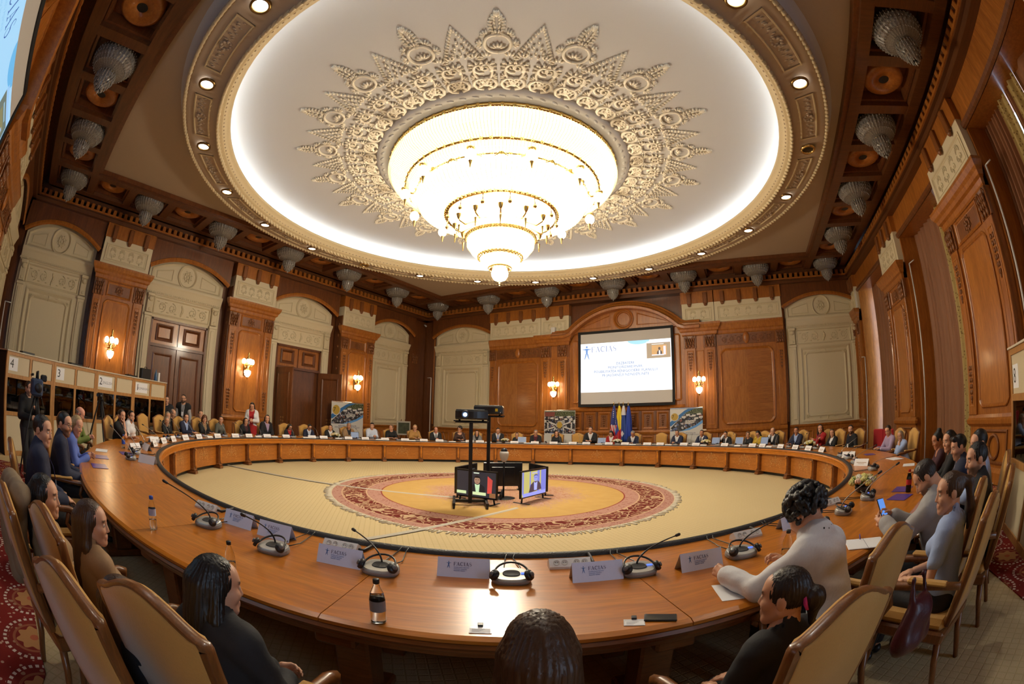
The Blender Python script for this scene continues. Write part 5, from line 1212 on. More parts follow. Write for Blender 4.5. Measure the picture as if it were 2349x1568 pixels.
    if near or style in ('long', 'longer'):                           # strands
        a = np.arctan2(V[:, 0], V[:, 1]+.02); w_ = .0018*np.sin(a*37+V[:, 2]*16)+.0014*np.sin(a*83-V[:, 2]*22); n = V.copy(); n[:, 2] *= .15; n[:, 1] += .02; l = np.linalg.norm(n, axis=1)+1e-6; V = V+n/l[:, None]*w_[:, None]
    HMC[key] = (V, Q); return HMC[key]
def rotx(a): c, s = math.cos(a), math.sin(a); return np.array([[1,0,0],[0,c,-s],[0,s,c]])
def rotz(a): c, s = math.cos(a), math.sin(a); return np.array([[c,-s,0],[s,c,0],[0,0,1]])
def roty(a): c, s = math.cos(a), math.sin(a); return np.array([[c,0,s],[0,1,0],[-s,0,c]])
def elbow(S, Wp, hint, a=.285, b=.255):
    d = Wp-S; l = np.linalg.norm(d); m = a+b-.004
    if l > m: Wp = S+d/l*m; d = Wp-S; l = m
    x = (a*a-b*b+l*l)/(2*l); r = math.sqrt(max(a*a-x*x, 0)); u = d/l; n = hint-u*(hint@u); n /= np.linalg.norm(n)+1e-9
    return S+u*x+n*r, Wp
POSES = {  # wrists (left, right) in metres, hand kinds, elbow hints
    'table': (((-.10,.40,.80), (.10,.40,.80)), ('rest', 'rest')), 'clasp': (((-.05,.38,.82), (.05,.36,.81)), ('fist', 'fist')), 'lap': (((-.10,.24,.67), (.08,.26,.67)), ('rest', 'rest')),
    'chin': (((-.14,.34,.80), (.07,.17,1.06)), ('rest', 'fist')), 'crossed': (((.12,.22,.88), (-.12,.24,.90)), ('rest', 'fist')), 'phone': (((-.08,.52,.86), (.05,.50,.88)), ('hold', 'hold')),
    'write': (((-.26,.60,.80), (.12,.46,.80)), ('fist', 'hold')), 'arm': (((-.30,.20,.70), (.12,.28,.69)), ('rest', 'rest')), 'face': (((-.16,.34,.80), (.04,.17,1.16)), ('rest', 'flat')),
    'stand': (((-.24,.06,.82), (.24,.06,.82)), ('rest', 'rest')), 'standphone': (((-.08,.30,1.13), (.05,.28,1.15)), ('hold', 'hold')), 'camera': (((-.05,.24,1.24), (.12,.26,1.10)), ('hold', 'hold')), 'both chin': (((-.04,.19,1.03), (.04,.17,1.04)), ('fist', 'fist')),
    'handslap': (((.03,.33,.70), (.11,.30,.68)), ('hold', 'rest'))}
CLOTH = {}
def cloth(name, col, rough=.8, **k): return plain('cloth '+name, col, rough, bump=.12, bscale=70, var=.06, **k)
def build_person(sex, pose, lean, hyaw, hpitch, near, outfit, hair, sk='light', hc='dark', beard=0., slim=1., side=0.):
    """Meshes of one figure, in its own frame: feet on z=0, hips over the origin, looking along +y."""
    f = sex == 'f'; st = pose in ('stand', 'standphone', 'camera'); zs = .37 if st else 0.
    sh = (.150 if f else .172)*slim; g = slim; hip = np.array([0, -.03, .55+zs]); Rl = rotx(-lean) @ roty(side)
    U = lambda x, y, z: hip+Rl @ (np.array([x, y, z+zs])-hip)
    torso = [ell(hip+np.array([0, 0, .01]), (.150*g if f else .158*g, .115, .11), .05), cap(U(0,-.02,.62), U(0,-.03,.76), .105*g, .098*g if f else .115*g, .05), ell(U(0,-.02,.90), (.135*g if f else .152*g, .098*g, .155), .05),
             cap(U(-sh+.04,-.025,1.015), U(sh-.04,-.025,1.015), .062, .062, .05), cap(U(0,-.03,1.04), U(0,-.015,1.10), .058, .05, .04)]
    if f: torso += [ell(U(s*.068,.062,.90), (.058,.05,.055), .04) for s in (-1, 1)]
    wr, kinds = POSES[pose]; arms = []; fore = []; hands = []; sl = []
    for s, Wp, kd in ((-1, wr[0], kinds[0]), (1, wr[1], kinds[1])):
        S = U(s*sh, -.03, 1.005); hint = np.array([s*.55, -.35, -.75]); El, Wp = elbow(S, np.array(Wp, float), hint)
        fr = .043 if f else .049; arms.append(cap(S, El, fr*g, fr*.82*g, .035)); fo = cap(El, Wp, fr*.80*g, fr*.60, .02); fore.append(fo); sl.append((S, El, Wp))
        d = (Wp-El)/np.linalg.norm(Wp-El); pn = np.array([0, 0, -1.]) if kd in ('rest', 'flat') and not st else np.array([-s*.9, .1, -.3])
        if pose in ('chin', 'face', 'both chin') and Wp[2] > 1: pn = np.array([0, -1., 0])
        pn = pn-d*(pn@d); pn /= np.linalg.norm(pn); xax = np.cross(d, -pn); Rh = np.stack([xax*(1 if s > 0 else -1), d, -pn], 1); hands.append((Wp+d*.018, Rh, kd, s))
    legs = []; shoes = []
    for s in (-1, 1):
        if st: K, A = np.array([s*.10, .02, .50]), np.array([s*.11, -.01, .09]); H = np.array([s*.085, -.03, .90])
        else: K, A = np.array([s*(.09 if f else .14), .40, .51]), np.array([s*(.07 if f else .13), .43, .09]); H = hip+np.array([s*.085, .0, -.03])
        legs += [cap(H, K, .085*g, .060*g, .03), cap(K, A, .056*g, .036, .02)]; shoes += [cap(A+np.array([0, -.02, -.045]), A+np.array([s*.02, .14, -.055]), .042, .034, .02)]
    Rh = Rl @ rotz(hyaw) @ rotx(-hpitch); hc_ = U(0, .005, 1.21)+Rl@np.array([0, 0, 0]); h1 = .014 if near else .019
    neck = [cap(U(0,-.02,1.06), hc_+Rh@np.array([0,-.035,-.06]), .050 if f else .058, .046 if f else .055, .03)]
    # skin
    body = Field(torso+arms+fore+legs+neck, h1); bv, bq = body.mesh(); hv, hq, ha = head(sex, near, beard)
    parts = [(bv, bq, 0), (hv @ Rh.T+hc_, hq, 0)]; att = [np.zeros((len(bv), 4)), ha]
    for p, Rm, kd, s in hands:
        v, q = hand(kd, near); v = v*(.92 if f else 1.) ; v = v*np.array([s, 1, 1]); q2 = q if s*1 > 0 else q[:, ::-1]
        if s < 0: v = v*np.array([-1, 1, 1]); Rm2 = Rm.copy(); v = v*np.array([-1, 1, 1]); 
        parts.append((v @ np.stack([Rm[:, 0]*s if False else Rm[:, 0], Rm[:, 1], Rm[:, 2]], 1).T + p, q2, 0)); att.append(np.zeros((len(v), 4)))
    out = {'body': (parts, np.concatenate(att))}
    hm = hair_mesh(hair, near, f) if hair else None
    if hm: out['hair'] = [(hm[0] @ Rh.T+hc_, hm[1], 0)]
    R1 = Rl.T
    def loc(F):                                                       # torso-frame coordinates
        X, Y, Z = F.grid(); x, y, z = X-hip[0], Y-hip[1], Z-hip[2]
        return (R1[0,0]*x+R1[0,1]*y+R1[0,2]*z, R1[1,0]*x+R1[1,1]*y+R1[1,2]*z+hip[1], R1[2,0]*x+R1[2,1]*y+R1[2,2]*z+hip[2]-zs)
    def garment(inf, sleeve, neck_r, hem=.50, vcut=None, wr_=.0):
        a = list(torso) + ([ell(U(0,-.035,1.085), (.078,.078,.05), .02)] if outfit.get('collar') and inf < .031 else [])
        for (S, El, Wp), ac, fc in zip(sl, arms, fore):
            if sleeve >= 1: a += [ac, ('c', El, El+(Wp-El)*min(sleeve-1, .97), fc[3], fc[4]+.004, .02)] if sleeve > 1 else [ac]
            else: a += [('c', S, S+(El-S)*sleeve, ac[3]+.004, ac[4]+.008, .035)]
        F = Field([], h1, box=(np.min([pbox(p, inf+.03)[0] for p in a], 0), np.max([pbox(p, inf+.03)[1] for p in a], 0))).add(a, inf)
        x, y, z = loc(F); F.cut(hem-z)
        F.D += (.0045*np.sin(21*z+9*y+13*x)*np.sin(17*x-23*y+5*z)+(.0025*np.sin(55*z+20*x)*np.sin(31*x+40*y+12*z) if near else 0)).astype(np.float32)
        F.cut(neck_r-np.sqrt(x*x+(y-.02)**2+((z-1.10)*(1.2 if neck_r < .1 else .8))**2))
        if vcut: zb, wd = vcut; F.cut(np.where(y > .0, np.minimum((z-zb)*wd-abs(x), .06), -.3))
        return F.mesh()
    kind = outfit['kind']
    if kind == 'suit':
        v, q = garment(.030, 1.93, .082, .52, (outfit.get('button', .78), .34)); out['jacket'] = [(v, q, 0)]
        v, q = garment(.015, 1.97, .066, .55); out['shirt'] = [(v, q, 0)]
        if outfit.get('tie'):
            T_ = Field([cap(U(0,.088,1.045), U(0,.108,1.02), .016, .013, .01), cap(U(0,.106,1.02), U(0,.138*max(g, 1),.80), .016, .026, .01)], .009); out['tie'] = [(*T_.mesh(), 0)]
    else:
        v, q = garment(.018 if kind != 'loose' else .030, outfit.get('sleeve', 1.9), outfit.get('neck', .075), outfit.get('hem', .52)); out['top'] = [(v, q, 0)]
        if outfit.get('over'):
            v, q = garment(.032, outfit['over'], .085, .50, (outfit.get('button', .62), outfit.get('vw', .42))); out['jacket'] = [(v, q, 0)]
    if outfit.get('skirt'):
        F = Field([], h1, box=(np.min([pbox(p, .05)[0] for p in legs], 0), np.max([pbox(p, .05)[1] for p in legs], 0))).add([cap(hip, (legs[0][2]+legs[2][2])/2, .15, .12, .05), legs[0], legs[2]], .02); out['skirt'] = [(*F.mesh(), 0)]
    else:
        F = Field([], h1, box=(np.min([pbox(p, .05)[0] for p in legs+torso[:1]], 0), np.max([pbox(p, .05)[1] for p in legs+torso[:1]], 0))).add(legs+torso[:1], .016); X, Y, Z = F.grid(); F.cut(.10-Z+0*X); out['trousers'] = [(*F.mesh(), 0)]
    F = Field(shoes, .012); out['shoe'] = [(*F.mesh(), 0)]
    out['_head'] = (Rh, hc_); out['_U'] = U; out['_hands'] = hands
    return out
PCACHE = {}
def person(M, label, sex='m', pose='table', lean=.08, hyaw=0., hpitch=.05, near=False, outfit=None, cols=None, hair='short', sk='light', hc='dark', beard=0., slim=1., glasses=False, lanyard=False, group=None, side=0.):
    outfit = outfit or {'kind': 'suit'}; cols = cols or {}
    key = (sex, pose, round(lean, 2), round(hyaw, 1), round(hpitch, 1), near, tuple(sorted(outfit.items())), hair, beard, round(slim, 2), round(side, 2))
    if key not in PCACHE:
        b = build_person(sex, pose, lean, round(hyaw, 1), round(hpitch, 1), near, outfit, hair, sk, hc, beard, slim, side); d = {}
        for k, v in b.items():
            if k[0] == '_': d[k] = v
            elif k == 'body': d[k] = np_mesh('body', v[0], [SKINDEF], v[1])
            else: d[k] = np_mesh(k, v, [SKINDEF])
        PCACHE[key] = d
    d = PCACHE[key]; root = None
    def put(nm, me, mat, parent=None):
        o = link(nm, me, parent)
        if mat is not None: o.material_slots[0].link = 'OBJECT'; o.material_slots[0].material = mat
        return o
    root = put('person', d['body'], skin_mat(sk, hc)); root.matrix_local = M; tag(root, label, 'person', group)
    dark = cols.get('trousers', cloth('charcoal', (.02,.02,.024)))
    for k in ('hair', 'jacket', 'shirt', 'top', 'tie', 'skirt', 'trousers', 'shoe'):
        if k in d:
            mt = {'hair': hair_mat(hc), 'shirt': cols.get('shirt', cloth('white', (.72,.72,.74))), 'trousers': dark, 'skirt': cols.get('skirt', dark), 'shoe': BLACK}.get(k) or cols.get(k) or cloth('navy', (.012,.016,.035))
            put(k, d[k], mt, root)
    Rh, hc_ = d['_head']
    HM = Matrix([[*Rh[i], hc_[i]] for i in range(3)]+[[0, 0, 0, 1]])
    if glasses:
        mb = MB()
        for s in (-1, 1): mb.tube([(s*.032+.021*math.cos(2*PI*i/12), .103, .012+.017*math.sin(2*PI*i/12)) for i in range(13)], .0022, 5, caps=False); mb.tube([(s*.053, .101, .018), (s*.078, .03, .014), (s*.08, -.01, .008)], .002, 5)
        mb.tube([(-.011, .104, .016), (.011, .104, .016)], .002, 5); obj('glasses', mb, BLACK, root, HM)
    if lanyard:
        U = d['_U']; p = [Vector(U(s*.05, .06, 1.05)) for s in (-1, 1)]; e = Vector(U(0, .16, .84)); mb = MB()
        for a in p: mb.tube([a, a.lerp(e, .5)+Vector((0, .02, 0)), e], .006, 4)
        ly = obj('lanyard', mb, cloth('lanyard', (.02,.02,.08)), root); obj('lanyard_badge', MB().bbox(-.035, .035, -.002, .002, -.11, 0, .001), PAPER, ly, Matrix.Translation(e))
    return root, d
SKINDEF = plain('skin base', SKINC['light'], .5)
# ---------------------------------------------------------------- chairs
def chair_parts():
    out = [(-.235, 0), (-.25, .2), (-.262, .45), (-.268, .56), (-.27, .60), (-.262, .615), (-.235, .618), (-.20, .632), (-.14, .662), (-.08, .685), (-.04, .694), (0, .698)]
    out = out + [(-x, z) for x, z in out[-2::-1]]; path = out[::-1]
    B = Matrix.Translation((0, -.26, .44)) @ RX(R_(9))
    fr = MB(); fr.mould(path, [(0, -.016), (-.004, 0), (0, .02), (.014, .027), (.032, .02), (.034, 0), (.032, -.018), (0, -.016)], 0, True, B); fr.sm = [True]*len(fr.f)
    pad = MB(); ins = [(x*.90, .03+(z-.0)*.945) for x, z in path]
    pad.loft([[(x*.97, -.022, z) for x, z in ins], [(x, -.014, z) for x, z in ins], [(x, .014, z) for x, z in ins], [(x*.96, .036, .01+z*.98) for x, z in ins], [(x*.6, .05, .12+z*.65) for x, z in ins]], 0, B, True, True, True)
    seat = MB().bbox(-.26, .26, -.25, .27, .40, .475, .03); sf = MB().bbox(-.275, .275, -.27, .285, .33, .41, .015)
    def leg(x, y, back):
        m = MB()
        if back: m.tube([(x, y, .35), (x, y-.03, .2), (x*1.02, y-.10, .0)], [.028, .024, .02], 8)
        else: m.lathe([(.001, 0), (.02, 0), (.026, .03), (.018, .06), (.027, .22), (.03, .3), (.034, .36)], 10, (x, y, 0))
        return m
    def arm(s):
        m = MB(); x = s*.285
        m.tube([(x, -.29, .70), (x, -.12, .685), (x, .10, .66), (x*1.02, .20, .655), (x*1.03, .245, .64), (x*1.03, .24, .61), (x*1.02, .21, .605)], [.024, .026, .027, .03, .03, .024, .02], 8)
        m.tube([(x*1.0, .20, .64), (x*1.02, .16, .54), (x*.97, .22, .45), (x*.95, .24, .38)], [.024, .018, .022, .026], 8); return m
    def apad(s): return MB().bbox(s*.285-.03, s*.285+.03, -.2, .08, .685, .715, .012)
    return dict(fr=mesh('back_frame', fr, W_CHAIR), pad=mesh('backrest', pad, TAN), seat=mesh('seat', seat, TAN), sf=mesh('seat_frame', sf, W_CHAIR), legs=[mesh('leg', leg(x, y, y < 0), W_CHAIR) for x in (-.235, .235) for y in (-.235, .25)], arms=[(mesh('arm', arm(s), W_CHAIR), mesh('arm_pad', apad(s), TAN)) for s in (-1, 1)])
CP = chair_parts()
def chair(M, label):
    c = thing('armchair', label, 'chair', M, 'tan armchairs around the round table')
    for k, n in (('fr', 'back_frame'), ('pad', 'backrest'), ('seat', 'seat'), ('sf', 'seat_frame')): link(n, CP[k], c)
    for l in CP['legs']: link('leg', l, c)
    for a, p in CP['arms']: link('arm_pad', p, link('arm', a, c))
    return c
# ---------------------------------------------------------------- people around the table
SEATS = []
C_ = dict(navy=(.014,.019,.05), dark=(.013,.013,.016), black=(.007,.007,.008), grey=(.23,.22,.21), lgrey=(.36,.35,.35), blue=(.10,.16,.5), lblue=(.35,.45,.72), pale=(.6,.66,.8), white=(.72,.71,.72), red=(.38,.01,.012), mustard=(.42,.22,.06), beige=(.33,.20,.10), lilac=(.38,.29,.44), yellow=(.55,.36,.03), green=(.13,.17,.03), brown=(.05,.02,.015), wine=(.10,.01,.02), maroon=(.05,.012,.02), olive=(.11,.11,.09))
def cl(k): return cloth(k, C_[k])
SU, TS, LS = {'kind': 'suit'}, {'kind': 'top', 'sleeve': .5}, {'kind': 'top', 'sleeve': 1.93}
SUT = {'kind': 'suit', 'tie': True}
def seat(px, py, desc, t=None, r=8.78, sex='m', pose='table', yaw=0., seatless=False, lean=.1, size=None, **kw):
    P = at_d(px, py, t) if t else at_r(px, py, r)
    face = math.atan2(TC[1]-P[1], TC[0]-P[0])+yaw; top = 1.345-.66*(1-math.cos(lean))
    s = size or min(max(P[2]/top, .82), 1.07); d = np.array([math.cos(face), math.sin(face)]); off = math.sin(lean)*.66*s
    o = P[:2]-d*off; M = T(o[0], o[1], 0, face-PI/2, s)
    cols = {k: cl(v) for k, v in kw.pop('cols', {}).items()}
    kw['outfit'] = kw.pop('o', SU)
    pr, dd = person(M, desc[0].upper()+desc[1:] if False else desc, sex=sex, pose=pose, lean=lean, cols=cols, **kw)
    SEATS.append((o, desc))
    if not seatless:
        co = o+d*.07; chair(T(co[0], co[1], 0, face-PI/2), ' '.join(('tan carved armchair holding the '+desc.replace('seated ', '').split(',')[0]).split()[:16]))
    return pr, dd, M
S = seat
# door side, far to near
S(383,955,'seated woman with long blond hair in a black cardigan', sex='f', hair='longer', hc='ash', o=LS, cols={'top':'black'}, hyaw=-.7, pose='table')
S(427,947,'seated man in a navy suit with open light blue shirt collar', o=SU, cols={'jacket':'navy','shirt':'lblue'}, hc='dark', hyaw=-.5, hair='short')
S(469,951,'seated woman with auburn wavy hair in a black jacket', sex='f', hair='volume', hc='auburn', o=SU, cols={'jacket':'black','shirt':'beige'}, hyaw=-.6)
S(507,953,'seated dark-haired woman in a grey knit top', sex='f', hair='bun', hc='black', o=LS, cols={'top':'olive'}, hyaw=-.7, pose='lap')
S(564,957,'seated woman with long dark hair in a black leather jacket', sex='f', hair='longer', hc='dark', o=SU, cols={'jacket':'black','shirt':'maroon'}, hyaw=-.3, pose='lap')
S(613,950,'seated man with long hair in a dark jacket and grey-violet shirt', hair='half', hc='dark', o=SU, cols={'jacket':'dark','shirt':'lilac'}, hyaw=-.5, pose='lap')
S(665,971,'seated woman looking down, red top under a dark jacket', sex='f', hair='half', hc='dark', o=SU, cols={'jacket':'dark','shirt':'red'}, hpitch=.5, lean=.25)
S(710,971,'seated man with glasses in a blue suit, writing', o=SU, cols={'jacket':'navy','shirt':'pale'}, hpitch=.45, lean=.25, glasses=True)
S(758,973,'seated man in a dark jacket and white shirt behind the white roses', o=SU, cols={'jacket':'dark'}, hyaw=-.6, hc='dark')
S(800.5,968,'seated grey-haired man in a beige jacket', o=SU, cols={'jacket':'beige','shirt':'dark'}, hc='grey', hyaw=-.4, sk='tan')
S(853.5,968,'seated man in a pale blue shirt with short dark hair', o={'kind':'top','sleeve':1.93,'neck':.07}, cols={'top':'pale'}, hair='quiff', hyaw=-.4, pose='clasp')
S(898,973,'seated woman in a black short-sleeved top with hair tied back', sex='f', o={'kind':'top','sleeve':.8}, cols={'top':'black'}, hair='bun', hc='lightbrown', hyaw=-.9, slim=1.12)
S(952,973,'seated blond woman with dark glasses in a mustard blouse', sex='f', o={'kind':'loose','sleeve':1.9}, cols={'top':'mustard'}, hair='short', hc='blond', glasses=True, hyaw=-.3)
S(1000,978,'seated balding man in a dark suit and dark tie, hands clasped', o=SUT, cols={'jacket':'dark','tie':'black'}, hair='balding', hc='brown', pose='clasp', sk='pink', hpitch=.25)
S(1055,976.6,'seated woman with short curly dark hair and glasses in a black blouse', sex='f', o={'kind':'top','sleeve':1.9,'neck':.1}, cols={'top':'brown'}, hair='short curly', hc='black', glasses=True, hyaw=-.6)
S(1094,986,'seated woman with long dark hair in a grey jacket behind the projector pole', sex='f', o=SU, cols={'jacket':'grey','shirt':'dark'}, hair='long', hc='black')
S(1142.6,980,'seated man in a dark suit with a blue tie', o=SUT, cols={'jacket':'dark','tie':'blue'}, hpitch=.3, pose='clasp')
S(1186,991,'seated woman half hidden behind an open grey laptop', sex='f', o=LS, cols={'top':'dark'}, hair='bun', hc='brown', hpitch=.2)
S(1229,985,'seated grey-haired man in a dark jacket and wine shirt', o=SU, cols={'jacket':'dark','shirt':'wine'}, hc='grey', hpitch=.25, pose='clasp')
S(1277,987,'seated woman in a black jacket in front of the poster stand', sex='f', o=LS, cols={'top':'dark'}, hair='half', hc='brown', hyaw=.1, hpitch=.1)
S(1355,977.7,'seated young man in a dark jacket with an open white collar', o=SU, cols={'jacket':'dark'}, hc='dark', pose='table', hpitch=0.)
S(1402,986.6,'seated black-haired woman in a red jacket, writing before the flags', sex='f', o=SU, cols={'jacket':'red'}, hair='half', hc='black', hpitch=.5, lean=.22)
S(1451.6,986.6,'seated grey-haired man in a navy jacket reading beside the flags', o=SU, cols={'jacket':'navy'}, hc='grey', hpitch=.5, lean=.2, sk='tan')
S(1553.6,984.7,'seated dark-haired man in a navy jacket before the poster stand', o=SU, cols={'jacket':'navy'}, hpitch=.35, hyaw=.2, pose='clasp')
S(1610,985,'seated man in a dark suit, white shirt and dark tie beside the roses', o=SUT, cols={'jacket':'navy','tie':'black'}, hc='black', hyaw=.4, sk='tan', hpitch=.15)
S(1664.7,988,'seated man in a dark suit covering his face with one hand', o=SUT, cols={'jacket':'dark','tie':'black'}, pose='face', hpitch=.35, hyaw=.3)
S(1716,988.6,'seated woman with tied-back hair looking down beside the grey laptop', sex='f', o=LS, cols={'top':'dark'}, hair='bun', hc='lightbrown', hpitch=.35, hyaw=.4)
S(1738.8,986,'seated dark-haired woman in a yellow top behind a black laptop', sex='f', o={'kind':'loose','sleeve':1.6}, cols={'top':'yellow'}, hair='half', hc='black', hpitch=.5, hyaw=.3, lean=.25)
S(1773,979.6,'seated man in a dark suit resting his chin on his hand', o=SU, cols={'jacket':'dark'}, hair='balding', hc='grey', pose='chin', hyaw=.5)
S(1827,978,'seated man in a navy jacket and light blue shirt', o=SU, cols={'jacket':'navy','shirt':'lblue'}, hc='dark', hyaw=.5, sk='tan')
S(1882,971.7,'seated woman with long dark hair in a red sweater, arms crossed', sex='f', o=LS, cols={'top':'red'}, hair='long', hc='dark', pose='crossed', hyaw=.8, lanyard=True)
S(1909,982.6,'seated woman with long brown hair in a black jacket over white', sex='f', o=SU, cols={'jacket':'black'}, hair='long', hc='brown', hyaw=.8)
S(1952,973,'seated bearded man in black with a white badge', o=LS, cols={'top':'black'}, hc='black', beard=1., hyaw=.7, lanyard=True, pose='lap')
S(2038,973.6,'seated man in a lilac shirt looking down', o={'kind':'top','sleeve':1.9,'neck':.07}, cols={'top':'lilac'}, hc='dark', hpitch=.35, hyaw=.5, lean=.15)
S(2066,985.8,'seated woman with short grey hair in a light blue blouse, hands at her chin', sex='f', o={'kind':'loose','sleeve':1.5}, cols={'top':'lblue'}, hair='bob', hc='ash', pose='both chin', hyaw=.5, lean=.22)
S(2152,986.7,'seated woman in dark clothes with her hair in an updo, looking down', t=6.6, sex='f', o={'kind':'top','sleeve':1.9,'neck':.11}, cols={'top':'maroon'}, hair='updo', hc='black', hpitch=.35, hyaw=.3, sk='tan')
S(2179,984,'seated woman in black with very long dark hair', t=5.75, sex='f', o=LS, cols={'top':'black'}, hair='longer', hc='black', hyaw=.6)
S(2201,993,'seated man in a navy suit with a white shirt, dark quiff', t=4.95, o=SU, cols={'jacket':'navy'}, hc='black', hair='quiff', beard=.5, hyaw=.4, hpitch=.2)
S(2247,981,'seated dark-haired man in a light blue shirt, partly hidden behind the bearded man in a suit', t=4.55, o={'kind':'top','sleeve':1.9,'neck':.07}, cols={'top':'lblue'}, hc='black', beard=.8, hyaw=.5)
S(2243,1010,'seated bearded man in a dark suit and white shirt', t=3.7, near=True, o=SU, cols={'jacket':'dark'}, hc='black', beard=.8, hyaw=.5, pose='lap')
pD = S(2128,1048,'seated bearded man in a light grey sweater holding a phone', t=3.35, near=True, o={'kind':'loose','sleeve':1.9,'neck':.08}, cols={'top':'lgrey'}, hc='dark', beard=.75, hyaw=.35, hpitch=.45, lean=.32, pose='phone')
S(2184,1078,'seated girl with a long ponytail in a light blue T-shirt', t=2.8, near=True, sex='f', o={'kind':'top','sleeve':.6,'neck':.08}, cols={'top':'lblue'}, hair='pony', hc='brown', hyaw=.6, lean=.06, pose='lap', sk='light')
pC = S(1852,1113,'seated woman with a curly dark bob in a white jacket, leaning over the table to write', t=2.4, near=True, sex='f', o={'kind':'loose','sleeve':1.93,'neck':.05,'collar':True}, cols={'top':'white'}, hair='curly', hc='black', hyaw=.1, hpitch=.35, lean=.45, pose='write', yaw=.12)
pB = S(1812,1297,'seated woman in a black T-shirt with dark hair tied in a pink band', t=1.5, near=True, sex='f', o={'kind':'top','sleeve':.75,'neck':.085}, cols={'top':'dark'}, hair='bun', hc='dark', hyaw=.45, lean=.02, pose='lap', yaw=.1)
S(1240,1398,'seated woman with long straight brown hair, seen from behind', t=.90, near=True, sex='f', o=LS, cols={'top':'brown'}, hair='longer', hc='brown', pose='lap', lean=.0)
pK = S(487,1268,'seated woman with long black hair in a dark coat, hands together', t=1.5, near=True, sex='f', o={'kind':'loose','sleeve':1.9}, cols={'top':'dark'}, hair='long', hc='black', hyaw=-.55, pose='handslap', lean=.12)
S(272,1325,'seated girl with brown hair hanging over her back, low in her chair', t=1.55, size=.78, near=True, sex='f', o=LS, cols={'top':'dark'}, hair='longer', hc='brown', hyaw=-.5, pose='lap', lean=-.05)
S(205,1143,'seated woman with long straight brown hair in profile', t=2.25, near=True, sex='f', o={'kind':'top','sleeve':.6}, cols={'top':'beige'}, hair='longer', hc='brown', hyaw=-.65, pose='lap', lean=.02)
S(98,1084,'seated dark-haired woman with a beige shawl over her shoulders', t=2.55, near=True, sex='f', o={'kind':'loose','sleeve':1.9}, cols={'top':'beige'}, hair='long', hc='black', hyaw=-.6, pose='lap', lean=.0)
S(97,948,'seated man with receding dark hair in a dark hoodie with a lanyard', t=4.2, near=True, o={'kind':'loose','sleeve':1.9}, cols={'top':'navy'}, hair='short', hc='dark', hyaw=-.55, pose='lap', lanyard=True)
S(148,942,'seated man with glasses and a dark beard in a dark suit', t=5.3, o=SU, cols={'jacket':'navy','shirt':'navy'}, hc='black', beard=.8, glasses=True, hyaw=-.6, pose='lap')
S(176,949,'seated blond woman in a bright blue jacket, hands raised', t=6.1, sex='f', o=LS, cols={'top':'blue'}, hair='long', hc='blond', hyaw=-.7, pose='clasp', lean=.28)
S(279,937,'seated man in a black T-shirt holding his chin', t=9.4, o={'kind':'top','sleeve':.7}, cols={'top':'black'}, hc='dark', beard=.6, hyaw=-.5, pose='chin', slim=1.08)
S(301,940,'seated dark-haired woman in a white sweater', t=10.2, sex='f', o={'kind':'loose','sleeve':1.9}, cols={'top':'white'}, hair='bun', hc='black', hyaw=-.5, pose='lap')
# second row and people standing by the walls
S(385,943,'seated woman with light hair behind the blond woman in black', t=13.0, sex='f', hair='long', hc='ash', o=LS, cols={'top':'dark'}, hyaw=-.5, pose='lap')
S(460,939,'seated man in a checked grey shirt behind the table by the doors', t=14.6, o=LS, cols={'top':'grey'}, hc='brown', pose='lap', hyaw=-.4)
S(397,937,'seated man working at a silver laptop behind the table', t=13.8, o=LS, cols={'top':'dark'}, hc='grey', hair='balding', pose='table', hpitch=.3)
S(184,930,'seated bald man in a green shirt behind the blond woman in blue', t=8.4, lean=.22, o=LS, cols={'top':'green'}, hair='bald', hc='grey', pose='clasp', sk='pink', hpitch=.3)
def stand(px, py, t, label, face, **kw):
    P = at_d(px, py, t); s = min(max(P[2]/1.715, .9), 1.1); kw['cols'] = {k: cl(v) for k, v in kw.pop('cols', {}).items()}; kw['outfit'] = kw.pop('o', LS)
    return person(T(P[0], P[1], 0, face-PI/2, s), label, lean=.02, **kw)
stand(422, 904, 14.4, 'standing bearded man in a black vest over a grey shirt by the closed doors', -.5, sex='m', pose='stand', o={'kind':'top','sleeve':1.93,'over':.15,'button':.5,'vw':.12}, cols={'top':'lgrey','jacket':'black'}, hc='black', beard=1., glasses=True, lanyard=True)
stand(383, 907, 14.2, 'standing man in a dark suit half hidden behind the interpreter booth', -.3, sex='m', pose='stand', o=SU, cols={'jacket':'dark','shirt':'dark'}, hc='dark')
stand(579, 922, 15.6, 'standing woman in a red dress and white jacket looking at her phone', -.6, sex='f', pose='standphone', o={'kind':'top','sleeve':1.9,'over':1.9,'skirt':True,'button':.1,'vw':.1}, cols={'top':'red','jacket':'white','skirt':'red'}, hair='half', hc='dark', hpitch=.5)
pV = stand(64, 922, 8.3, 'standing cameraman in black behind the shoulder-high video camera', .75, sex='m', pose='camera', o={'kind':'loose','sleeve':1.93}, cols={'top':'black'}, hc='dark', hair='short', beard=.5, hpitch=.2)
# empty chairs between them
for px, py, d in ((337,961,'between the white sweater and the blond woman in black'), (1324,999,'between the poster stand and the young man in the dark jacket'), (1514,998,'between the flags and the poster stand'), (1800,1000,'beside the man resting his chin'), (1470,1002,'beside the grey-haired man at the flags'), (1937,1000,'behind the brown-haired woman in black'), (2105,1006,'beyond the grey-haired woman in light blue'), (1043,1000,'beside the curly woman with glasses'), (920,996,'beside the woman in mustard'), (640,985,'between the long-haired man and the woman in red')):
    P = at_r(px, py, 9.12); a = ang(P)
    if min(abs(math.remainder(ang(q[0])-a, 2*PI)) for q in SEATS if rad(q[0]) < 9.4) > R_(3.3): chair(polar(a, 8.95, 0), 'empty tan carved armchair '+d)
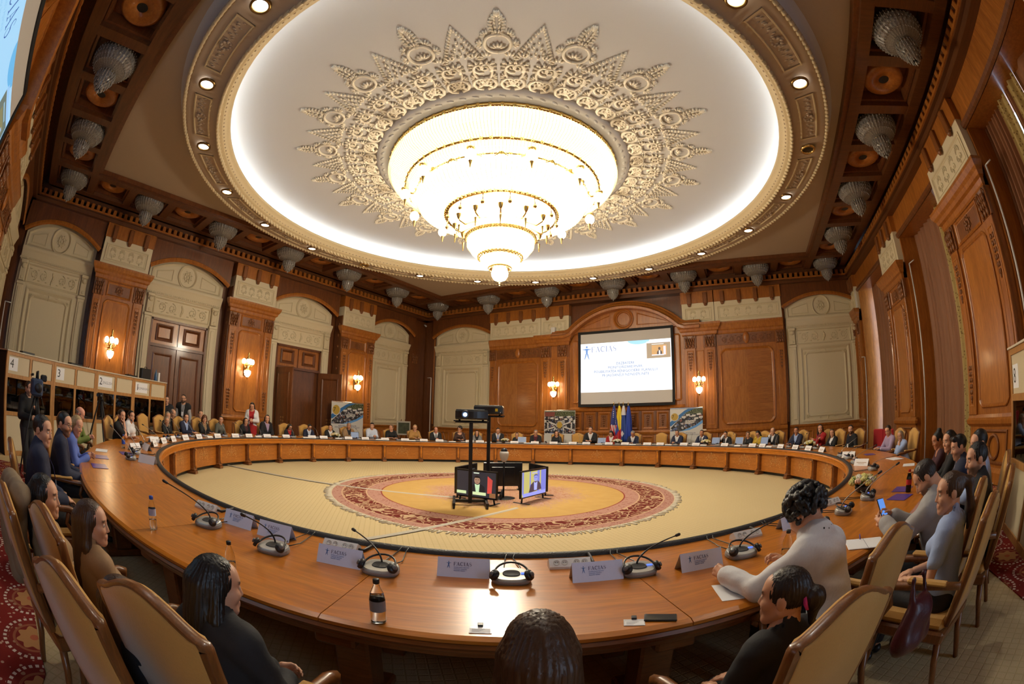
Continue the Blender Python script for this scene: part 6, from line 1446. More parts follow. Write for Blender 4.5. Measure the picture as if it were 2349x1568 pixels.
# things they wear or hold
Rh, hc_ = pB[1]['_head']; HM = Matrix([[*Rh[i], hc_[i]] for i in range(3)]+[[0,0,0,1]])
obj('hair_band', MB().lathe([(.038, -.012), (.05, -.006), (.052, .006), (.04, .012), (.03, 0), (.038, -.012)], 14), plain('pink hair band', (.75,.05,.35), .7, bump=.4), pB[0], HM @ T(0, -.105, -.012) @ RX(PI/2-.2))
U = pC[1]['_U']; mb = MB()
for k in range(14):
    a = PI*(.5+k/13*1.0-.5)*1.2+PI*.9; mb.add(*ball8(.006, .006, .006), 0, Matrix.Translation(U(.104*math.cos(a), -.03+.1*math.sin(a), 1.085+.012*(k % 2))))
for p, Rm, kd, s in pC[1]['_hands']:
    for k in range(10):
        for j in (0, 1): q = p-Rm[:, 1]*(.06+.035*j)+.041*(Rm[:, 0]*math.cos(k*.63+j*.3)+Rm[:, 2]*math.sin(k*.63+j*.3)); mb.add(*ball8(.005, .005, .005), 0, Matrix.Translation(q))
tag(obj('stud_trim', mb, BLACK, pC[0]), kind='stuff')
def in_hand(pp, which, mb, mat, name, label, cat, dz=0.):
    h = pp[1]['_hands'][which]; M = Matrix([[*h[1][i], h[0][i]] for i in range(3)]+[[0,0,0,1]]); W_ = pp[2] @ M
    return tag(obj(name, mb, mat, None, W_), label, cat)
# ---------------------------------------------------------------- red patterned runners along the walls
tasselled('red_runner', [(-4.4,-10.5),(3.9,-10.5),(3.3,-9.2),(2.6,-8.95),(-.4,-9.0),(-4.2,-8.9)], 'dark red carpet with rows of round medallions behind the chairs by the front wall', 0)
tasselled('red_runner', [(10.4,-9),(10.4,6),(9.5,6),(9.25,-1),(8.9,-3.2),(8.0,-4.4),(7.9,-5.7),(8.4,-9)], 'dark red patterned carpet beside the booth numbered 8 on the curtain side', 0)
# ---------------------------------------------------------------- round rug with fringe
def rug_mat():
    m, nt, b = nodes('round rug'); tc = N(nt, 'ShaderNodeTexCoord'); sx = N(nt, 'ShaderNodeSeparateXYZ'); L(nt, tc.outputs['Object'], sx.inputs[0]); b.inputs['Roughness'].default_value = .95; b.inputs['Specular IOR Level'].default_value = .1
    r = math_(nt, 'SQRT', math_(nt, 'ADD', math_(nt, 'MULTIPLY', sx.outputs[0], sx.outputs[0]), math_(nt, 'MULTIPLY', sx.outputs[1], sx.outputs[1]))); th = math_(nt, 'ARCTAN2', sx.outputs[1], sx.outputs[0])
    cx = N(nt, 'ShaderNodeCombineXYZ'); L(nt, math_(nt, 'MULTIPLY', th, 3.3), cx.inputs[0]); L(nt, r, cx.inputs[1])
    nz = N(nt, 'ShaderNodeTexNoise', i_Scale=3.4, i_Detail=2.); L(nt, cx.outputs[0], nz.inputs[0])
    wr = N(nt, 'ShaderNodeVectorMath', operation='MULTIPLY_ADD'); L(nt, nz.outputs['Color'], wr.inputs[0]); wr.inputs[1].default_value = (.5,.5,0); L(nt, cx.outputs[0], wr.inputs[2])
    v1 = N(nt, 'ShaderNodeTexVoronoi', feature='DISTANCE_TO_EDGE', i_Scale=5.5); L(nt, wr.outputs[0], v1.inputs[0])
    v2 = N(nt, 'ShaderNodeTexVoronoi', i_Scale=5.5); L(nt, wr.outputs[0], v2.inputs[0]); v3 = N(nt, 'ShaderNodeTexVoronoi', i_Scale=17.); L(nt, wr.outputs[0], v3.inputs[0])
    vine = math_(nt, 'LESS_THAN', v1.outputs[0], .055); blob = math_(nt, 'LESS_THAN', v2.outputs['Distance'], .26); tiny = math_(nt, 'LESS_THAN', v3.outputs['Distance'], .3)
    dk = mixc(nt, math_(nt, 'SUBTRACT', 1., vine), (.48,.33,.20), (.13,.018,.014)); dk = mixc(nt, blob, dk, (.40,.22,.14)); dk = mixc(nt, math_(nt, 'MULTIPLY', blob, tiny), dk, (.16,.02,.02))
    # large lobes of the border
    pk = mixc(nt, tiny, (.40,.215,.165), (.24,.075,.06)); gold = mixc(nt, nz.outputs[0], (.42,.245,.075), (.50,.32,.11))
    md = mixc(nt, math_(nt, 'LESS_THAN', v3.outputs['Distance'], .42), (.40,.24,.13), (.26,.075,.06)); md = mixc(nt, vine, md, (.42,.24,.19))
    edge = math_(nt, 'ADD', 1.45, math_(nt, 'MULTIPLY', math_(nt, 'SINE', math_(nt, 'MULTIPLY', th, 8.)), .12))
    edge = math_(nt, 'ADD', edge, math_(nt, 'MULTIPLY', math_(nt, 'SUBTRACT', v3.outputs['Distance'], .3), .9))
    def lt(x): return math_(nt, 'LESS_THAN', r, x)
    c = mixc(nt, lt(3.72), (.55,.46,.32), pk); c = mixc(nt, lt(3.52), c, (.50,.32,.2)); c = mixc(nt, lt(3.49), c, dk); c = mixc(nt, lt(3.0), c, (.50,.32,.2)); c = mixc(nt, lt(2.97), c, pk); c = mixc(nt, lt(2.68), c, (.24,.05,.035)); c = mixc(nt, lt(2.65), c, gold)
    c = mixc(nt, math_(nt, 'LESS_THAN', r, edge), c, md)
    L(nt, c, b.inputs['Base Color']); n2 = N(nt, 'ShaderNodeTexNoise', i_Scale=260.); L(nt, tc.outputs['Object'], n2.inputs[0]); bp = N(nt, 'ShaderNodeBump', i_Strength=.25, i_Distance=.01); L(nt, n2.outputs[0], bp.inputs['Height']); L(nt, bp.outputs[0], b.inputs['Normal'])
    return m
rug = thing('round_rug', 'large round oriental rug with red floral border and gold field in the middle of the room', 'rug', T(TC[0], TC[1], .001))
obj('rug_pile', MB().lathe([(3.75, 0), (3.74, .012), (.01, .012)], 96, smooth=False), rug_mat(), rug)
mb = MB(); rn = random.Random(4)
for k in range(420):
    a = 2*PI*k/420+rn.uniform(-.005, .005); l = rn.uniform(.08, .17); d = rn.uniform(-.25, .25); M = RZ(a) @ Matrix.Translation((3.74, 0, .004)) @ RZ(d); mb.tube([(0, 0, .004), (l*.5, .01, .006), (l, 0, .002)], [.009, .012, .014], 4, 0, M)
tag(obj('fringe', mb, plain('cream fringe', (.66,.60,.48), .9), rug), kind='stuff')
def strip(p, q, w_, label, mat):
    a = math.atan2(q[1]-p[1], q[0]-p[0]); l = math.hypot(q[0]-p[0], q[1]-p[1]); mb = MB().loft([[(x, -w_/2, .0), (x, -w_*.3, .012), (x, w_*.3, .012), (x, w_/2, 0)] for x in (0, l)], 0, None, True); return tag(obj('cable_cover', mb, mat, None, T(p[0], p[1], .013, a)), label, 'cable cover')
strip((-6.55,-3.57), (-.3,-1.1), .09, 'pale floor strip covering cables from the door side of the table to the monitors', plain('pale strip', (.42,.38,.30), .6)); strip((.62,-6.6), (1.25,-1.3), .09, 'pale floor strip covering cables from the near table edge to the monitors', plain('pale strip', (.42,.38,.30), .6))
# ---------------------------------------------------------------- screens and what is on them
def em(name, col, s=1.): return emit('screen '+name, col, s, (.02,.02,.02))
def slide(par, Wd, Hh, s, tint=(1,1,1)):                              # a projected slide, x to the reader's right, facing -y; origin at its centre
    def E(n_, c): return em(n_+str(s)+str(tint), tuple(a*b for a, b in zip(c, tint)), s)
    def R(n_, x0, x1, z0, z1, y, c): return obj(n_, MB().box(x0*Wd, x1*Wd, y-.002, y, z0*Hh, z1*Hh), E(n_, c), par)
    R('slide_background', -.5, .5, -.34, .36, 0, (.97,.98,1.)); tag(obj('printed_logo', figure_logo(.62*Hh/3.2), E('logo', (.16,.30,.62)), par, T(-.43*Wd, -.004, .135*Hh)), None)
    g, gw_ = glyphs('FACIAS', .24*Hh/3.2, .001, .8); obj('printed_word', g, E('word', (.12,.18,.42)), par, T(-.37*Wd, -.004, .235*Hh))
    for k, t_ in enumerate(('Fundatia pentru Apararea', 'Cetatenilor Impotriva', 'Abuzurilor Statului')): text(t_, .085*Hh/3.2, par, Matrix.Translation((-.37*Wd, -.004, (.21-.032*k)*Hh)) @ RX(PI/2), E('small', (.70,.80,.86)), align='LEFT')
    for k, t_ in enumerate(('DEZBATERE', 'MONITORIZARE PNRR:', 'POSIBILITATEA RENEGOCIERII  PLANULUI', 'PE JALOANELE NEINDEPLINITE')): text(t_, .16*Hh/3.2, par, Matrix.Translation((0, -.004, (.055-.054*k)*Hh)) @ RX(PI/2), E('title', (.085,.19,.42)))
    obj('slide_arc', MB().prism([(x, z) for x, z in [(.05*Wd+.12*Wd*math.cos(PI+PI*i/12)+.1*Wd, .36*Hh+.055*Hh*math.sin(PI+PI*i/12)) for i in range(13)]], -.003, -.002), E('arc', (.36,.68,.86)), par)
    R('inset_frame', .235, .49, .10, .31, -.003, (.38,.27,.17)); R('inset_bar', .235, .49, .31, .335, -.003, (.85,.86,.98)); R('inset_picture', .29, .45, .135, .275, -.005, (.62,.33,.12)); R('inset_strip', .29, .42, .285, .295, -.005, (.8,.75,.7))
    pts = [(.345,.135),(.345,.18),(.36,.205),(.385,.205),(.40,.18),(.40,.135)]; obj('inset_person', MB().prism([(x*Wd, z*Hh) for x, z in pts], -.008, -.006).prism([(x*Wd, z*Hh) for x, z in circ(.372, .228, .013, 10, .02)], -.008, -.006), E('coat', (.10,.06,.05)), par); R('inset_shirt', .366, .380, .14, .2, -.009, (.9,.9,.95)); R('inset_flag', .415, .44, .14, .26, -.006, (.85,.7,.75)); R('inset_desk', .29, .42, .135, .148, -.007, (.8,.85,1.))
def projection(name, M, Wd, Hh, s, label, tint=(1,1,1)):
    p = thing(name, label, 'screen', M); B = .11
    mb = MB(); mb.mould(rect(-Wd/2-B, Wd/2+B, -Hh/2-B*1.3, Hh/2+B), [(0, .03), (0, -.03), (B, -.03), (B, .0)]); obj('screen_frame', mb, plain('black felt', (.008,.008,.009), .8), p); obj('screen_fabric', MB().box(-Wd/2-.02, Wd/2+.02, .0, .03, -Hh/2-.02, Hh/2+.02), plain('screen fabric', (.62,.60,.58), .9), p)
    slide(p, Wd, Hh, s, tint); return p
P0, P1 = at_y(1332, 768, 9.92), at_y(1543, 920, 9.92)
scr = projection('projection_screen', T((P0[0]+P1[0])/2, 9.92, (P0[2]+P1[2])/2), P1[0]-P0[0], P0[2]-P1[2], 1.25, 'lit projection screen with FACIAS slide under the wooden pediment of the far wall')
for k in (-1, 1): obj('hanger', MB().box(k*1.2-.03, k*1.2+.03, .03, .3, 1.2, 1.3), BLACK, scr)
projection('projection_screen', Matrix.Translation((.22, -10.72, 3.86)) @ RZ(PI), 4.2, 3.2, .95, 'second lit projection screen, pale blue, high on the near wall, mostly cut off by the frame', (.42,.74,1.))
# ---------------------------------------------------------------- monitors in the middle
MONB = plain('monitor bezel', (.01,.01,.011), .25)
def monitor(p, q, label, content=None):
    a = math.atan2(q[1]-p[1], q[0]-p[0]); w_ = math.hypot(q[0]-p[0], q[1]-p[1]); m_ = thing('monitor', label, 'monitor', T((p[0]+q[0])/2, (p[1]+q[1])/2, 0, a), 'monitors in the middle of the rug'); z0, z1 = .11, .665
    mb = MB().bbox(-w_/2, w_/2, -.0, .05, z0, z1, .008); mb.bbox(-w_*.3, w_*.3, .04, .09, z0+.08, z1-.1, .01); obj('casing', mb, MONB, m_)
    st = MB()
    for s in (-1, 1): st.tube([(s*w_*.4, .03, z0+.05), (s*w_*.43, .03, .02)], .018, 6); st.bbox(s*w_*.43-.03, s*w_*.43+.03, -.16, .22, 0, .022, .006)
    obj('stand', st, BLACKM, m_)
    if content:
        sw, sh = w_-.05, z1-z0-.06; zc = (z0+z1)/2
        o = obj('screen', MB().box(-sw/2, sw/2, -.004, 0, zc-sh/2, zc+sh/2), em('bg'+content, (.028,.026,.034) if content == 'A' else (.62,.55,.18), 1.), m_)
        def R(n_, x0, x1, y0, y1, c, y=-.006, s=1.): return obj(n_, MB().box(-sw/2+x0*sw, -sw/2+x1*sw, y-.001, y, zc-sh/2+y0*sh, zc-sh/2+y1*sh), em(n_+content, c, s), o)
        def Pg(n_, pts, c, y=-.007): return obj(n_, MB().prism([(-sw/2+x*sw, zc-sh/2+z*sh) for x, z in pts], y-.001, y), em(n_+content, c, 1.), o)
        if content == 'A':
            Pg('shown_jacket', [(.36,.16),(.38,.42),(.47,.52),(.62,.52),(.72,.42),(.74,.16)], (.012,.012,.016)); Pg('shown_shirt', [(.50,.2),(.47,.52),(.54,.48),(.60,.52),(.58,.2)], (.62,.85,.50), -.009); Pg('shown_face', circ(.535, .66, .075, 16, .15), (.42,.24,.15), -.010); Pg('shown_hair', [(.455,.70),(.47,.80),(.53,.85),(.60,.80),(.615,.70),(.59,.76),(.48,.76)], (.01,.008,.008), -.011)
            for k in range(5): Pg('flag_stripe', [(.79+.022*k,.18),(.80+.025*k,.86-.03*k),(.82+.025*k,.84-.03*k),(.812+.022*k,.18)], ((.75,.08,.06),(.85,.85,.75),(.75,.08,.06),(.25,.45,.12),(.55,.6,.2))[k], -.008)
            R('shown_plate', .42, .76, .08, .2, (.75,.85,.45), -.012); R('shown_card', .0, .25, .08, .2, (.70,.82,.42), -.012); R('shown_light', .44, .58, .93, .97, (.8,.9,.7)); R('shown_desk', .85, 1., .02, .2, (.30,.13,.05), -.012)
            Pg('shown_eyes', rect(.485,.525,.68,.70), (.03,.02,.02), -.012); Pg('shown_eyes', rect(.55,.59,.68,.70), (.03,.02,.02), -.012); Pg('shown_mouth', rect(.51,.56,.58,.60), (.25,.08,.07), -.012)
        else:
            for k, (a0, a1, c) in enumerate(((0,.06,(.22,.24,.75)), (.3,.34,(.4,.4,.1)), (.62,.72,(.35,.42,.85)), (.78,1.,(.42,.46,.95)))): R('shown_curtain', a0, a1, .1, 1., c)
            Pg('shown_jacket', [(.26,.12),(.34,.45),(.46,.56),(.66,.56),(.76,.42),(.80,.2)], (.07,.045,.07)); Pg('shown_shirt', [(.48,.2),(.47,.55),(.54,.50),(.62,.55),(.60,.2)], (.45,.48,.95), -.009); Pg('shown_face', circ(.545, .70, .085, 16, .14), (.34,.36,.85), -.010); Pg('shown_hair', [(.455,.74),(.47,.83),(.54,.87),(.62,.83),(.635,.74),(.6,.8),(.49,.8)], (.10,.11,.34), -.011)
            R('shown_desk', .02, .98, .0, .14, (.36,.38,.95), -.012); R('shown_arch', .40, .72, .90, .94, (.5,.5,.9)); Pg('shown_eyes', rect(.495,.53,.71,.73), (.06,.06,.3), -.012); Pg('shown_eyes', rect(.56,.6,.71,.73), (.06,.06,.3), -.012)
    return m_
monitor((-.10,-1.33), (.82,-1.30), 'monitor on the rug facing the camera, showing a man in a jacket beside flags', 'A'); monitor((1.13,-.92), (1.22,.02), 'monitor on the rug with a bluish picture of a man at a desk', 'B')
monitor((1.18,.22), (.50,.72), 'monitor seen from behind on the side towards the flags'); monitor((.28,.72), (-.42,.15), 'monitor seen from behind, facing the door wall, on the rug'); monitor((-.50,-.05), (-.28,-1.15), 'monitor seen from its edge beside the projector stand')
ptz = thing('camera_dome', 'white dome camera with dark lens ball on a thin stand between the monitors', 'camera', T(.5,-.5,0))
obj('stand', MB().tube([(0,0,.0),(0,0,.8)], .018, 8).lathe([(.25,0),(.24,.02),(.02,.03)], 16), BLACKM, ptz); obj('housing', MB().lathe([(.03,.78),(.06,.81),(.085,.87),(.095,.94),(.09,.99),(.07,1.0)], 20), WHITEP, ptz); obj('lens_ball', MB().ball((0,0,1.0), (.072,.072,.075), 16, 10), plain('dark glass', (.02,.02,.025), .05), ptz)
def projector(px, py, t, face, label, lit):
    P = at_d(px, py, t); zb = P[2]
    s = thing('projector_stand', f'black wheeled pole stand carrying {label}', 'stand', T(P[0], P[1], 0, face)); mb = MB().box(-.035, .035, -.03, .03, .06, zb-.06); obj('pole', mb, BLACKM, s)
    obj('top_tray', MB().bbox(-.30, .30, -.18, .18, zb-.06, zb-.035, .006).tube([(-.33,0,zb-.03),(.33,0,zb-.03)], .012, 6), BLACKM, s)
    mb = MB()
    for x in (-.3, .3): mb.box(x-.025, x+.025, -.42, .42, .07, .12)
    mb.box(-.3, .3, -.03, .03, .07, .12); obj('base_frame', mb, BLACKM, s)
    for x in (-.3, .3):
        for y in (-.4, .4): obj('caster', MB().tube([(x-.015, y, .035), (x+.015, y, .035)], .034, 12).box(x-.02, x+.02, y-.012, y+.012, .03, .08), BLACK, s)
    p = thing('projector', label[0].upper()+label[1:] if False else label, 'projector', T(P[0], P[1], zb, face))
    body = MB(); n = 9; front = [(-.30+.6*i/n, -.20-.035*math.sin(PI*i/n)) for i in range(n+1)]; pl = front+[(.30,.2),(-.30,.2)]
    body.loft([[(x*.97, y*.95, .0) for x, y in pl], [(x, y, .03) for x, y in pl], [(x, y, .15) for x, y in pl], [(x*.95, y*.92, .185) for x, y in pl]], 0, None, True); obj('casing', body, plain('projector black', (.012,.012,.014), .25), p)
    for x in (-.22, .22): obj('foot', MB().lathe([(.025,-.03),(.02,0)], 10, (x, .0, 0)), BLACK, p)
    obj('top_panel', MB().bbox(-.22, .24, -.12, .16, .185, .19, .003), GREYP, p)
    if lit:
        obj('lens_ring', MB().lathe([(.075,-.02),(.08,.0),(.078,.03),(.055,.035),(.05,.01),(.001,.005)], 20), BLACK, p, Matrix.Translation((-.12,-.215,.09)) @ RX(PI/2)); obj('lens', MB().ball((-.12,-.245,.09), (.035,.012,.035), 14, 8), emit('projector lens', (.35,.55,1.), 14., (.05,.1,.4)), p)
    else:
        obj('sticker', MB().box(.14,.2,-.225,-.222,.06,.12), plain('yellow sticker', (.75,.5,.02), .5), p); obj('port', MB().box(.23,.26,-.21,-.205,.03,.05), WHITEP, p)
    return s
fc = PHI
projector(1081, 962, 8.45, -fc*0+R_(29.2)+.12, 'black projector with glowing blue lens turned towards the camera', True); projector(1122, 950, 9.5, R_(29.2)-.05, 'black projector seen from behind with a yellow sticker, further back', False)
# ---------------------------------------------------------------- interpreter booths
BPAN = plain('booth cream panel', (.60,.50,.33), .7); BDARK = plain('booth interior', (.012,.010,.009), .8)
def tinted():
    m, nt, b = nodes('booth glass'); g = N(nt, 'ShaderNodeBsdfGlossy', i_Roughness=.02); g.inputs[0].default_value = (.9,.95,1,1); t_ = N(nt, 'ShaderNodeBsdfTransparent'); t_.inputs[0].default_value = (.42,.40,.38,1); fr = N(nt, 'ShaderNodeFresnel', i_IOR=1.5); mx = N(nt, 'ShaderNodeMixShader'); L(nt, fr.outputs[0], mx.inputs[0]); L(nt, t_.outputs[0], mx.inputs[1]); L(nt, g.outputs[0], mx.inputs[2]); L(nt, mx.outputs[0], nt.nodes['Material Output'].inputs[0]); return m
TINT = tinted()
def booth(P, a, w_, num, lang, H=2.0, label=''):
    b_ = thing('interpreter_booth', label, 'booth', T(P[0], P[1], 0, a), 'interpreter booths'); d = 1.15          # local x along the front, -y faces the table
    obj('shell', MB().box(0, w_, d-.04, d, 0, H).box(0, .04, .02, d, 0, H).box(w_-.04, w_, .02, d, 0, H).box(0, w_, .02, d, H-.04, H).box(.04, w_-.04, .02, d, .04, .06), BDARK, b_); obj('desk', MB().box(.05, w_-.05, .08, .5, .74, .78), W_DARK, b_)
    fr = MB(); pw = w_/2
    for x in (0, pw-.035, w_-.07): fr.bbox(x, x+.07, -.03, .03, 0, H, .006)
    for z0, z1 in ((0,.10),(.78,.86),(1.50,1.58),(H-.07,H)): fr.bbox(0, w_, -.028, .028, z0, z1, .004)
    obj('frame', fr, W_BOOTH, b_); obj('top_cap', MB().bbox(-.01, w_+.01, -.05, d, H, H+.025, .004), plain('booth cap', (.62,.55,.42), .6), b_)
    for k in (0, 1):
        x0, x1 = k*pw+.06, (k+1)*pw-.04
        obj('lower_panel', MB().box(x0, x1, -.012, .01, .10, .78), BPAN, b_); s = obj('sign_panel', MB().box(x0, x1, -.012, .01, 1.58, H-.07), BPAN, b_); obj('window_pane', MB().box(x0, x1, -.004, .004, .86, 1.5), TINT, b_)
        if k == 0:
            obj('number_card', MB().box(x0+.03, x0+(.30 if not lang else .56), -.015, -.0125, 1.64, 1.9), PAPER, s); text(num, .24, s, Matrix.Translation((x0+.12, -.0155, 1.77)) @ RX(PI/2), INKB)
            if lang: text(lang, .095, s, Matrix.Translation((x0+.38, -.0155, 1.75)) @ RX(PI/2), INKG)
    # a chair back and a bent lamp inside
    mb = MB().tube([(w_*.3, .3, .78), (w_*.3, .3, 1.1), (w_*.4, .25, 1.2)], .012, 6).tube([(w_*.75, .35, .78), (w_*.75, .3, 1.05)], .012, 6); obj('desk_lamp', mb, CHROME, b_); obj('booth_chair', MB().bbox(w_*.3, w_*.55, .65, .72, .6, 1.15, .03).bbox(w_*.28, w_*.58, .6, .95, .42, .5, .02).tube([(w_*.43,.78,.06),(w_*.43,.78,.42)], .04, 8), BLACK, b_)
    return b_
PA, PB = np.array([-5.0,-9.85]), np.array([-8.25,-4.75]); dv = (PB-PA)/4; aB = math.atan2(dv[1], dv[0])
# walking from PA to PB the room is on the right hand, so local x runs the other way
for k, (nu, lg) in enumerate((('4',''),('3',''),('2','ENGLISH'),('1','ROMANIAN'))):
    p = PA+dv*k; booth((p[0], p[1]), aB, np.linalg.norm(dv), nu, lg, 2.0, f'wooden interpreter booth numbered {dict(zip("4321", ("four", "three", "two", "one")))[nu]} with cream panels and dark windows by the door wall')
q0, q1 = np.array([8.92,-3.74]), np.array([8.61,-4.57]); d8 = (q1-q0)/np.linalg.norm(q1-q0); 
booth(q0, math.atan2(d8[1], d8[0]), 1.75, '8', '', 2.08, 'wooden interpreter booth numbered eight with cream panels, by the curtain wall')
def on_booth(px, py, z=2.03):
    d = ray(px, py); n = np.array([-dv[1], dv[0]]); n /= np.linalg.norm(n); t = ((PA-n*(-.35))-CV[:2]) @ n/(d[:2] @ n); return CV+d*t
B1 = on_booth(333, 860); bc = thing('briefcase', 'black briefcase standing on top of booth 1', 'briefcase', T(B1[0], B1[1], 2.026, aB)); obj('case', MB().bbox(-.22,.22,-.07,.07,0,.30,.02), BLACK, bc); obj('handle', MB().tube([(-.06,0,.3),(-.05,0,.34),(.05,0,.34),(.06,0,.3)], .01, 6), BLACK, bc)
B2 = on_booth(357, 865); tag(obj('bottle', MB().lathe([(.001,0),(.05,0),(.055,.03),(.055,.2),(.03,.26),(.02,.3),(.02,.33),(.001,.33)], 14), plain('blue bottle', (.03,.09,.2), .2), None, T(B2[0], B2[1], 2.026)), 'dark blue bottle on top of booth 1 beside the briefcase', 'bottle')
B3 = on_booth(363, 868); tag(obj('carton', MB().bbox(-.04,.04,-.04,.04,0,.26,.005), WHITEP, None, T(B3[0], B3[1], 2.026, aB)), 'narrow white carton on top of booth 1 beside the blue bottle', 'carton')
for px, py, lb in ((62, 815, 'flat black device on top of booth 4'), (172, 838, 'flat black device on top of booth 2 and 3'), (301, 862, 'flat black device on top of booth 1 beside the briefcase')):
    B4 = on_booth(px, py); tag(obj('receiver', MB().bbox(-.2,.2,-.1,.1,0,.05,.008), BLACK, None, T(B4[0], B4[1], 2.026, aB)), lb, 'electronics')
# ---------------------------------------------------------------- film cameras on tripods
def tripod(t_, top, spread, r=.018):
    for k in range(3):
        a = 2*PI*k/3+.4; mb = MB().tube([(.05*math.cos(a), .05*math.sin(a), top), (spread*.55*math.cos(a), spread*.55*math.sin(a), top*.5), (spread*math.cos(a), spread*math.sin(a), .0)], [r, r, r*.7], 6).ball((spread*math.cos(a), spread*math.sin(a), .015), .022, 6, 4); obj('leg', mb, BLACKM, t_)
    obj('centre_column', MB().tube([(0,0,top-.35),(0,0,top+.02)], .022, 8).lathe([(.05,top),(.07,top+.03),(.05,top+.07)], 12), BLACKM, t_)
P = at_d(85, 888, 7.75); tv = thing('video_camera', 'large blue-grey professional video camera on a tripod by the interpreter booths', 'camera', T(P[0], P[1], 0, .15+PI*0)); z = P[2]
tripod(tv, z-.16, .42); CAMB = plain('camera blue cover', (.035,.055,.11), .7)
obj('camera_body', MB().bbox(-.30,.12,-.11,.11,z-.13,z+.13,.03), CAMB, tv); obj('lens', MB().tube([(.10,0,z),(.2,0,z),(.21,0,z),(.33,0,z),(.34,0,z)], [.055,.055,.065,.07,.06], 14), BLACK, tv); obj('viewfinder', MB().bbox(-.05,.10,.06,.18,z+.10,z+.2,.02).tube([(-.05,.12,z+.15),(-.15,.12,z+.14)], .035, 10), BLACK, tv); obj('carry_handle', MB().tube([(-.2,0,z+.13),(-.2,0,z+.22),(.06,0,z+.23),(.1,0,z+.13)], .018, 8), BLACK, tv); obj('microphone', MB().tube([(-.05,-.12,z+.17),(.28,-.12,z+.18)], .02, 8), BLACK, tv); obj('battery', MB().bbox(-.38,-.29,-.07,.07,z-.1,z+.1,.015), BLACK, tv); obj('pan_handle', MB().tube([(-.05,.1,z-.15),(-.4,.2,z-.3)], .014, 6), BLACK, tv)
P = at_d(232, 908, 11.2); t2 = thing('video_camera', 'small black camcorder on a tall black tripod in front of booth 2', 'camera', T(P[0], P[1], 0, -.2)); z = P[2]; tripod(t2, z-.1, .45, .022); obj('camera_body', MB().bbox(-.13,.1,-.05,.05,z-.05,z+.07,.015), BLACK, t2); obj('lens', MB().tube([(.1,0,z),(.19,0,z)], .038, 10), BLACK, t2); obj('screen', MB().bbox(-.06,.04,-.13,-.06,z-.02,z+.05,.005), BLACK, t2); obj('pan_handle', MB().tube([(0,.05,z-.08),(-.3,.12,z-.25)], .012, 6), BLACK, t2)
# ---------------------------------------------------------------- poster stands
def crowd_mat(name, seed):
    m, nt, b = nodes(name); tc = N(nt, 'ShaderNodeTexCoord'); v = N(nt, 'ShaderNodeTexVoronoi', i_Scale=13.+seed); L(nt, tc.outputs['Object'], v.inputs[0]); sp = N(nt, 'ShaderNodeSeparateColor'); L(nt, v.outputs['Color'], sp.inputs[0]); sx = N(nt, 'ShaderNodeSeparateXYZ'); L(nt, tc.outputs['Object'], sx.inputs[0])
    rp = N(nt, 'ShaderNodeValToRGB'); rp.color_ramp.interpolation = 'CONSTANT'; e = rp.color_ramp.elements; e[0].color = (.012,.014,.02,1); e[1].position = .45; e[1].color = (.05,.05,.065,1)
    for p_, c in ((.62,(.22,.17,.16)), (.72,(.50,.50,.54)), (.86,(.28,.10,.08)), (.92,(.1,.14,.3))): q = e.new(p_); q.color = (*c, 1)
    L(nt, sp.outputs[0], rp.inputs[0]); n_ = N(nt, 'ShaderNodeTexNoise', i_Scale=24.); L(nt, tc.outputs['Object'], n_.inputs[0])
    tree = mixc(nt, math_(nt, 'GREATER_THAN', n_.outputs[0], .55), (.035,.05,.02), (.22,.24,.12)); L(nt, mixc(nt, math_(nt, 'GREATER_THAN', sx.outputs[2], 1.83), rp.outputs[0], tree), b.inputs['Base Color']); b.inputs['Roughness'].default_value = .5; return m
PRW = plain('poster white', (.66,.65,.62), .5); PRB = plain('poster blue', (.03,.16,.42), .5); PRG = plain('poster gold', (.52,.34,.05), .5); PRBLU = plain('poster light blue', (.12,.35,.75), .5)
